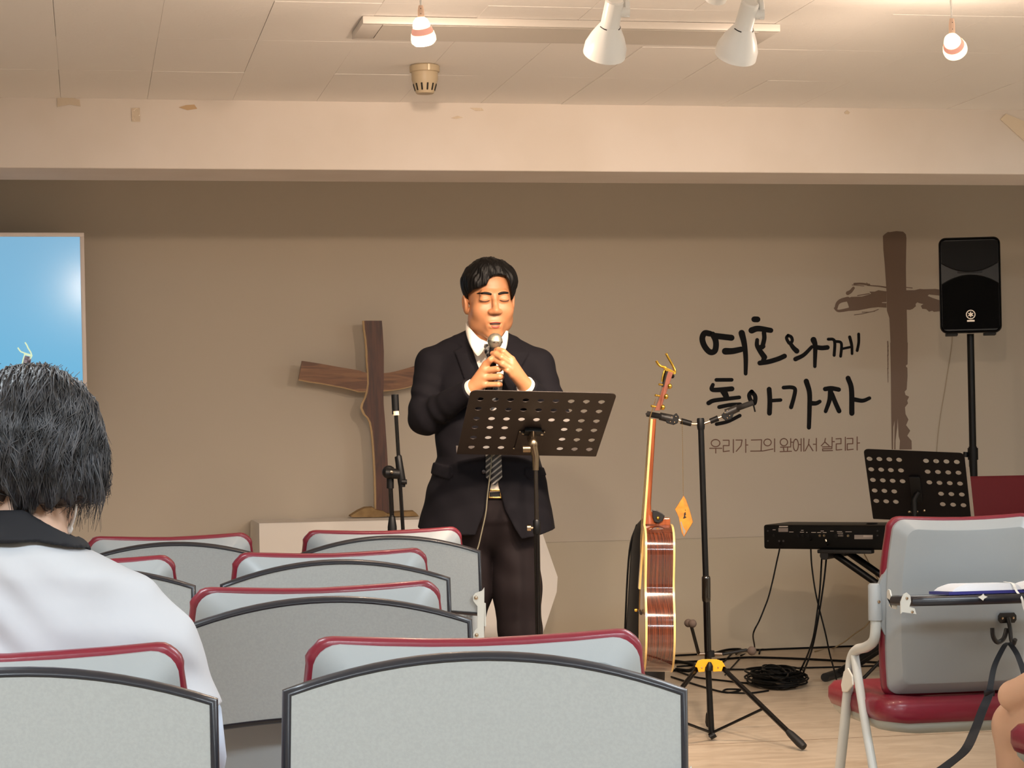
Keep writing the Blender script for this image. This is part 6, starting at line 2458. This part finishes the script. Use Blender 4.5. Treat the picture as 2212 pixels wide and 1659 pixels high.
b.loft([tie_ring(743, 1057, 11, -.128, .010), tie_ring(750, 1057, 13, -.132, .014), tie_ring(762, 1058, 11, -.134, .014), tie_ring(772, 1060, 7.5, -.132, .010)])
b.loft([tie_ring(770, 1060, 7, -.131, .006), tie_ring(800, 1062, 11, -.133, .005), tie_ring(900, 1065, 15, -.130, .004), tie_ring(985, 1066, 17, -.128, .004), tie_ring(1030, 1067, 18, -.127, .004), tie_ring(1048, 1067, 3, -.126, .003)])
b.build('tie', mt, man, smooth=40)
# ---- trousers, belt, shoes
hips = [(zof(1045), 3, 88, .098, 0), (zof(1080), 4, 96, .104, 0), (zof(1130), 6, 103, .110, .004), (zof(1185), 7, 100, .104, .004)]
hips = [(z, cx * MPP, cy, hw_ * MPP, ry) for z, cx, hw_, ry, cy in hips]
def trouser_sdf(p):
    d = s_ell(p, (7 * MPP, .002, zof(1112)), (104 * MPP, .112, .135))
    d = smin(d, np.maximum(s_stack(p, hips[:3], 2.4), zof(1120) - p[:, 2]), .03)
    L_ = s_chain(p, [Lm(1018, 1165, .005), Lm(1013, 1275, .0), Lm(998, 1365, -.005), Lm(986, 1612, .015)], [.078, .0755, .069, .056], .02)
    R_ = s_chain(p, [Lm(1112, 1165, .005), Lm(1117, 1275, -.01), Lm(1123, 1365, -.015), Lm(1129, 1612, .005)], [.080, .0785, .070, .056], .02)
    d = smin(d, np.minimum(L_, R_), .022)
    x, z = p[:, 0], p[:, 2]
    d = d + .0022 * np.sin(x * 75 + 3 * np.sin(z * 9)) * np.clip((zof(1150) - z) * 6, 0, 1) + .002 * np.sin(z * 60 + x * 40) * np.exp(-((z - zof(1210)) / .1) ** 2)
    d = np.maximum(d, .045 - p[:, 2])
    return np.maximum(d, p[:, 2] - zof(1052))
sdf_obj('trousers', trouser_sdf, (-.26, -.2, .02), (.26, .2, 1.0), .006, M_TROU, man)
b = MB()
for k in range(2):
    pass
zb1, zb2 = zof(1082), zof(1056)
rg_ = lambda z, g: [MM @ Vector((4 * MPP + (95 * MPP + g) * math.copysign(abs(math.cos(a)) ** (2 / 2.4), math.cos(a)), (.102 + g) * math.copysign(abs(math.sin(a)) ** (2 / 2.4), math.sin(a)), z)) for a in [2 * PI * i / 40 for i in range(40)]]
b.loft([rg_(zb1, 0), rg_(zb1, .006), rg_(zb2, .006), rg_(zb2, 0)], cap0=False, cap1=False)
blt = b.build('belt', mat('black_leather_belt', '#0d0b0b', .35), man, smooth=50)
M_BUCK = mat('gold_buckle', '#d7b069', .22, metal=1.0)
b = MB()
bc_ = Lm(1069, 1067, -.112)
for (cc, ss) in (((0, 0, .012), (.042, .006, .005)), ((0, 0, -.012), (.042, .006, .005)), ((-.019, 0, 0), (.004, .006, .026)), ((.019, 0, 0), (.004, .006, .026))):
    b.box(cc, ss, MM @ Matrix.Translation(bc_), bevel=.0012)
b.build('belt_buckle', M_BUCK, blt, smooth=40)
b = MB()
b.lathe([(.0, .003), (.006, .002), (.007, 0), (.0, 0)], axisM(MM @ Vector(Lm(1045, 1019, -.127)), -F0), 14)
b.build('jacket_button', mat('dark_button', '#2c211f', .35), man)
for (px, dx) in ((986, -.03), (1129, .03)):
    def shoe(p, c=Lm(px, 1620, 0.0)[0]):
        q = p - _a((c + dx * .4, -.02, 0))
        d = s_ell(q, (0, -.045, .030), (.046, .135, .045))
        d = smin(d, s_ell(q, (0, .045, .045), (.038, .05, .06)), .02)
        return np.maximum(d, .002 - p[:, 2])
    c = Lm(px, 1620, 0.0)[0]
    sdf_obj('shoe', shoe, (c - .09, -.24, -.01), (c + .09, .12, .14), .006, mat('black_shoe', '#0c0a0a', .3), man)

# ---- the microphone in his hands
mic = thing('microphone', 'handheld microphone with silver ball head in the man\'s two hands', 'microphone', M=MM)
mb0, mb1 = Vector(Lm(1069.5, 735.5, -.205)), Vector(Lm(1055, 850, -.180))
ax_ = (mb1 - mb0).normalized()
Mmic = axisM(MM @ mb0, MM.to_3x3() @ ax_)
M_GRIL = mat('silver_mesh', '#a8a394', .35, metal=.8, bump=(900, .8, .001))
MB().lathe([(.0, -.0245), (.010, -.0228), (.0185, -.0165), (.0235, -.006), (.0245, .0), (.0, .0)], Mmic, 28).build('grille_top', M_GRIL, mic, smooth=60)
MB().lathe([(.0, .0045), (.0245, .0045), (.0225, .013), (.0175, .021), (.0150, .024), (.0, .024)], Mmic, 28).build('grille_lower', M_GRIL, mic, smooth=60)
MB().lathe([(.0, -.001), (.0252, -.001), (.0258, .002), (.0252, .005), (.0, .005)], Mmic, 28).build('grille_band', mat('bright_band', '#cfc8b8', .2, metal=1.0), mic, smooth=40)
MB().lathe([(.0, .023), (.0155, .023), (.0165, .030), (.0160, .040), (.0145, .06), (.0125, .165), (.0, .166)], Mmic, 24).build('handle', mat('dark_mic_handle', '#1d1c1e', .3, metal=.4), mic, smooth=50)
b = MB()
b.tube(bez([Mmic @ Vector((0, 0, .165)), MM @ Vector(Lm(1061, 930, -.142)), MM @ Vector(Lm(1062, 985, -.140)), MM @ Vector(Lm(1058, 1030, -.140)), MM @ Vector(Lm(1053, 1070, -.14)), MM @ Vector(Lm(1049, 1110, -.145)), MM @ Vector(Lm(1036, 1170, -.150)), MM @ Vector(Lm(1020, 1250, -.16)), MM @ Vector(Lm(1018, 1500, -.14)), MM @ Vector((-.05, -.16, .012))], 6), .0023, 7)
b.build('cord', mat('olive_cord', '#6f6a58', .4), mic, smooth=180)

# ================================================================ seated person, seen from behind (row of the nearest chair)
M_WSH = mat('crisp_white_shirt', '#c6c9cf', 0.75, bump=(14, .25, .006))
M_WCOL = mat('black_collar', '#14161d', 0.8)
M_WHAIR = mat('charcoal_hair', '#2b2a2c', 0.42, bump=(110, .9, .004), scale_xyz=(1, 1, .12), var=(120, '#19181a', 4))
M_SKIN2 = mat('pale_skin', '#d9b29a', 0.5, sss=.1)
DW = 2.86
WO = at(60, 1300, DW)
WO.z = 0
MW = Matrix(((R0.x, F0.x, 0, WO.x), (R0.y, F0.y, 0, WO.y), (0, 0, 1, 0), (0, 0, 0, 1)))
WI = MW.inverted()
def Lw(px, py, d=0.0):
    p = WI @ at(px, py, DW + d)
    return (p.x, p.y, p.z)
def zw(py): return Lw(60, py)[2]
PW = DW / FPX
wom = thing('person', 'seated person seen from behind with dark layered hair, white shirt and black collar', 'person', M=MW)
hc_ = np.array(Lw(68, 968, .04))
def wbody(p):
    q = p - _a(hc_)
    d = s_ell(q, (0, .0, .01), (.074, .092, .094))
    d = smin(d, s_ell(q, (0, .05, -.05), (.058, .055, .07)), .03)
    d = smin(d, s_ell(q, (0, .098, -.03), (.013, .016, .018)), .012)
    for s in (-1, 1):
        d = smin(d, s_ell(q, (s * .076, .004, -.022), (.010, .018, .03)), .008)
    d = smin(d, s_cap(p, tuple(hc_ + np.array([-.005, -.012, -.06])), Lw(50, 1200, .0), .050, .058), .02)
    t = s_stack(p, [(z, cx, cy, rx - .02, ry - .02) for z, cx, cy, rx, ry in wsec], 2.4)
    d = smin(d, t, .03)
    for s, sx in ((1, 300), (-1, -190)):
        d = smin(d, s_chain(p, [Lw(sx, 1350, .0), Lw(sx + s * 95, 1650, .06), Lw(sx - s * 40, 1700, .30)], [.042, .036, .026], .01), .02)
        h0 = Vector(Lw(sx - s * 40, 1700, .30))
        for k in range(5):
            o_ = Vector((s * -.004 + (k - 2) * .015, .03, 0)) if k < 4 else Vector((-s * .035, .02, 0))
            f1 = h0 + o_ + Vector((0, .055 if k < 4 else .02, -.005))
            f2 = f1 + Vector((0, .030, -.012))
            d = smin(d, s_chain(p, [tuple(h0 + o_ * .4), tuple(f1), tuple(f2)], [.013, .009, .0075]), .005)
        th0, kn, an = Lw(60 + s * 110, 1790, .02), (Lw(60 + s * 130, 1800)[0], .42, .40), (Lw(60 + s * 130, 1800)[0], .40, .07)
        d = smin(d, s_chain(p, [th0, kn, an], [.07, .052, .036], .02), .03)
        d = smin(d, s_ell(p, (an[0], an[1] + .06, .035), (.04, .11, .034)), .02)
    return d
wsec = [(zw(1160), 52, 92, .070, .0), (zw(1195), 52, 150, .088, .0), (zw(1240), 50, 215, .098, 0), (zw(1300), 48, 262, .106, 0), (zw(1400), 46, 292, .112, 0), (zw(1520), 46, 296, .114, 0), (zw(1700), 46, 286, .116, 0), (zw(1830), 46, 300, .12, .0)]
wsec = [(z, (cx - 60) * PW, cy, hw_ * PW, ry) for z, cx, hw_, ry, cy in wsec]
sdf_obj('body', wbody, (-.36, -.18, .0), (.36, .62, 1.24), .007, M_SKIN2, wom)
def wshirt(p):
    x, y, z = p[:, 0], p[:, 1], p[:, 2]
    d = s_stack(p, wsec, 2.35)
    for s, sx in ((1, 300), (-1, -190)):
        a = s_chain(p, [Lw(sx - s * 30, 1330, .0), Lw(sx + s * 22, 1400, .01), Lw(sx + s * 92, 1560, .03), Lw(sx + s * 102, 1600, .04)], [.055, .062, .056, .055], .02)
        a = np.maximum(a, Lw(sx, 1575)[2] - z + s * (x - Lw(sx + 80, 1560)[0]) * .5)
        d = smin(d, a, .03)
    fold = .0035 * np.sin(x * 30 - z * 48 + 2.2 * np.sin(x * 17 + z * 11)) * np.sin(z * 21 + x * 33 + 1)
    fold += .0022 * np.sin(z * 95 + x * 55 + 2 * np.sin(x * 25))
    d = d + fold
    d = np.maximum(d, zw(1835) - z)
    return smax(d, -s_cap(p, Lw(50, 1100, .01), Lw(50, 1185, .0), .066, .064), .006)
sdf_obj('shirt', wshirt, (-.36, -.2, .30), (.36, .2, 1.02), .0055, M_WSH, wom)
for s, sx in ((1, 300), (-1, -190)):
    b = MB()
    b.tube([MW @ Vector(Lw(sx + s * 96, 1540, .03)), MW @ Vector(Lw(sx + s * 108, 1640, .06)), MW @ Vector(Lw(sx + s * 100, 1700, .10)), MW @ Vector(Lw(sx + s * 10, 1715, .25))], [.050, .050, .046, .034], 20)
    b.build('under_sleeve', mat('pale_blue_sleeve', '#b9c4d6', .8), wom, smooth=180)
def wcollar(p):
    a, c = _a(Lw(56, 1118, .012)), _a(Lw(50, 1195, .0))
    ab = c - a
    t = np.clip(((p - a) @ ab) / float(ab @ ab), 0, 1)
    r = np.linalg.norm(p - a - t[:, None] * ab, axis=1)
    R = .064 + .022 * t
    d = np.abs(r - R) - .006
    tilt = (p[:, 2] - zw(1098)) + np.clip(p[:, 0] - Lw(70, 1100)[0], 0, 1) * .62 + np.clip(p[:, 1] - .0, 0, 1) * .25
    low = zw(1166) - p[:, 2] - np.clip(p[:, 0] - Lw(110, 1100)[0], 0, 1) * .25 - np.clip(p[:, 1], 0, 1) * .4
    return smax(smax(d, tilt, .006), low, .006)
sdf_obj('collar', wcollar, (-.16, -.14, .82), (.16, .16, 1.02), .0035, M_WCOL, wom)
def wtrou(p):
    d = s_stack(p, [(.30, -.008, .0, .165, .11), (.345, -.008, .0, .175, .115), (.42, -.008, .0, .165, .11)], 2.6)
    for s in (1, -1):
        kn = (Lw(60 + s * 130, 1800)[0], .42, .41)
        d = smin(d, s_chain(p, [Lw(60 + s * 110, 1790, .02), kn, (kn[0], .40, .12)], [.085, .066, .055], .02), .03)
    return np.maximum(d, .335 - p[:, 2] + np.clip(p[:, 1] - .30, 0, 1) * 5)
sdf_obj('trousers', wtrou, (-.3, -.16, .06), (.3, .55, .54), .009, mat('navy_trousers', '#20242e', .8), wom)
def whair(p):
    q = p - _a(hc_)
    d = s_ell(q, (.0, -.002, .012), (.091, .106, .098))
    for s in (1, -1):
        d = smin(d, s_ell(q, (s * .058, .008, -.050), (.036, .062, .062)), .03)
    d = smin(d, s_ell(q, (0, -.055, -.045), (.062, .044, .048)), .025)
    d = smin(d, s_ell(q, (.034, -.038, -.078), (.046, .044, .052)), .02)
    ang = np.arctan2(q[:, 0], q[:, 1])
    d = d + .0028 * np.sin(ang * 31 + 2.5 * np.sin(q[:, 2] * 42)) + .0018 * np.sin(ang * 67 + q[:, 2] * 55)
    face = s_ell(q, (0, .10, -.05), (.062, .075, .09))
    d = smax(d, -face, .01)
    return np.maximum(d, -.084 - q[:, 2] + .016 * np.clip(q[:, 0] / .07, -.3, 1) + .030 * np.clip(-q[:, 1] / .08, 0, 1) * (q[:, 0] < -.008) + .006 * np.sin(ang * 23))
hair_o = sdf_obj('hair', whair, tuple(hc_ - np.array([.12, .14, .15])), tuple(hc_ + np.array([.12, .14, .13])), .0036, M_WHAIR, wom)
# loose strands over it
rs = random.Random(21)
mb_ = MB()
def hair_r(d):
    """distance from head centre to the hair surface along d"""
    t = np.linspace(.05, .16, 90).astype(np.float32)
    P = _a(hc_)[None] + t[:, None] * _a(d)[None]
    v = whair(P)
    i = np.argmax(v > 0)
    return float(t[i])
for k in range(1500):
    az = rs.uniform(0, 2 * PI)
    if math.cos(az - PI / 2) > .72:
        continue
    el0 = rs.uniform(.35, 1.45)
    el1 = rs.uniform(-1.0, .1)
    pts = []
    wv_ = rs.uniform(-.42, .42)
    ph = rs.uniform(0, 6)
    for i in range(8):
        f = i / 7
        el = el0 + (el1 - el0) * f
        a = az + wv_ * f + .09 * math.sin(ph + 6 * f)
        tq = .75 * max(0.0, math.sin(el))          # the parting lies forward of the crown
        dv = Vector((math.cos(el) * math.cos(a), math.cos(el) * math.sin(a) + tq, math.sin(el))).normalized()
        dv = (dv.x, dv.y, dv.z)
        r_ = hair_r(dv) + .0004 + .0022 * f * rs.uniform(.2, 1) + (.010 * max(0, f - .75) * rs.uniform(0, 2))
        pts.append(Vector(hc_) + Vector(dv) * r_)
    rr_ = rs.uniform(.0004, .0011)
    mb_.tube(MMw(pts) if False else [MW @ p for p in pts], [rr_ * .4, rr_, rr_ * 1.1, rr_ * 1.1, rr_, rr_ * .9, rr_ * .6, rr_ * .15], 5)
for k in range(130):       # wispy side locks on the right, falling past the jaw
    x0 = rs.uniform(130, 222)
    y1 = rs.uniform(1085, 1150) - max(0, 150 - x0) * .2
    d0 = rs.uniform(-.01, .06)
    pts = [Vector(Lw(x0 - rs.uniform(5, 22), 990, d0)), Vector(Lw(x0, 1045, d0)), Vector(Lw(x0 + rs.uniform(-6, 5), 1085, d0 + .005)), Vector(Lw(x0 + rs.uniform(-16, 6), y1, d0 + .008))]
    pts = bez(pts, 3)
    r0_ = rs.uniform(.0006, .0013)
    mb_.tube([MW @ p for p in pts], [r0_ * (1 - .85 * i / (len(pts) - 1)) for i in range(len(pts))], 5)
for k in range(26):       # fly-away hairs at the crown
    x0 = rs.uniform(-40, 190)
    yy = 796 + max(0, x0 - 100) ** 2 * .0055
    pts = [Vector(Lw(x0, yy + 14, .03)), Vector(Lw(x0 + rs.uniform(-8, 8), yy - 2, .03)), Vector(Lw(x0 + rs.uniform(-18, 22), yy - rs.uniform(4, 16), .03))]
    mb_.tube([MW @ p for p in bez(pts, 3)], .0004, 4)
mb_.build('hair_strands', mat('grey_hair_strand', '#232326', .42, var=(38, '#515257', 2)), wom, smooth=180, kind='stuff')
b = MB()
b.tube(bez([MW @ Vector(Lw(*q)) for q in [(166, 1062, .0), (165, 1090, .0), (162, 1112, .004), (157, 1128, .012), (148, 1150, .022)]], 5), [.0016] * 14 + [.002] * 4 + [.004] * 3, 8)
b.build('mask_strap', mat('white_strap', '#f0f0ee', .6), wom, smooth=180)

# ================================================================ person at the right edge: only a bare arm and knee reach into view
DR = 4.95
RO = Vector((WM[ch_right.name].translation.x, WM[ch_right.name].translation.y, 0))
MR = Matrix(((1, 0, 0, RO.x), (0, 1, 0, RO.y), (0, 0, 1, 0), (0, 0, 0, 1)))
RI = MR.inverted()
def Lr(px, py, D):
    p = RI @ at(px, py, D)
    return (p.x, p.y, p.z)
per = thing('person', 'bare-armed person in black at the right edge, only arm and knee in view', 'person', M=MR)
el = Lr(2190, 1503, 5.56)
kn = Lr(2205, 1570, 5.66)
def rbody(p):
    d = s_stack(p, [(.36, 0, .17, .17, .11), (.55, 0, .18, .14, .10), (.75, 0, .27, .17, .10), (.84, 0, .30, .15, .08)], 2.4)
    hd = (0, .42, 1.02)
    d = smin(d, s_ell(p, hd, (.075, .092, .11)), .01)
    d = smin(d, s_cap(p, (0, .32, .82), (0, .40, .95), .05, .05), .02)
    d = smin(d, s_chain(p, [(-.17, .30, .78), Lr(2262, 1478, 5.42), el], [.05, .046, .040], .01), .02)
    d = smin(d, s_chain(p, [el, tuple(Vector(el).lerp(Vector(Lr(2380, 1380, 5.75)), .9))], [.037, .028]), .006)
    h0 = Vector(el).lerp(Vector(Lr(2380, 1380, 5.75)), .9)
    for k in range(5):
        o_ = Vector(((k - 2) * .016, .02, .02))
        d = smin(d, s_chain(p, [tuple(h0), tuple(h0 + o_ * 2.0), tuple(h0 + o_ * 2.6 + Vector((0, .01, -.02)))], [.016, .009, .0075]), .005)
    d = smin(d, s_chain(p, [(.17, .30, .78), (.26, .45, .52), (.06, .62, .62)], [.05, .042, .03], .01), .02)
    leg = s_chain(p, [(-.10, .17, .43), kn, (kn[0] - .0, kn[1] + .03, .08)], [.08, .070, .045], .02)
    d = smin(d, leg, .020)
    d = smin(d, s_chain(p, [(.10, .17, .43), (.13, .60, .44), (.13, .58, .07)], [.08, .062, .04], .02), .03)
    for xx, yy in ((kn[0], kn[1] + .03), (.13, .58)):
        d = smin(d, s_ell(p, (xx, yy + .06, .035), (.042, .11, .034)), .02)
    return d
sdf_obj('body', rbody, (-.5, .0, .0), (.42, .95, 1.16), .007, mat('light_skin', '#dcb091', .5, sss=.1), per)
def rtop(p):
    d = s_stack(p, [(.345, 0, .17, .18, .12), (.55, 0, .18, .152, .112), (.75, 0, .27, .182, .112), (.86, 0, .30, .15, .088)], 2.4)
    d = smin(d, s_cap(p, (-.17, .30, .79), Lr(2266, 1478, 5.40), .06, .056), .02)
    d = smin(d, s_cap(p, (.17, .30, .79), (.21, .37, .68), .06, .056), .02)
    return smax(d, -s_cap(p, (0, .32, .84), (0, .38, .95), .06), .005)
sdf_obj('black_top', rtop, (-.5, .0, .3), (.42, .6, .95), .009, mat('black_tshirt', '#12131a', .85), per)
def rhair(p):
    q = p - _a((0, .42, 1.02))
    d = s_ell(q, (0, -.006, .018), (.09, .105, .118))
    return smax(d, -s_ell(q, (0, .09, -.04), (.07, .07, .1)), .01)
sdf_obj('hair', rhair, (-.12, .28, .86), (.12, .56, 1.18), .008, M_HAIR, per)
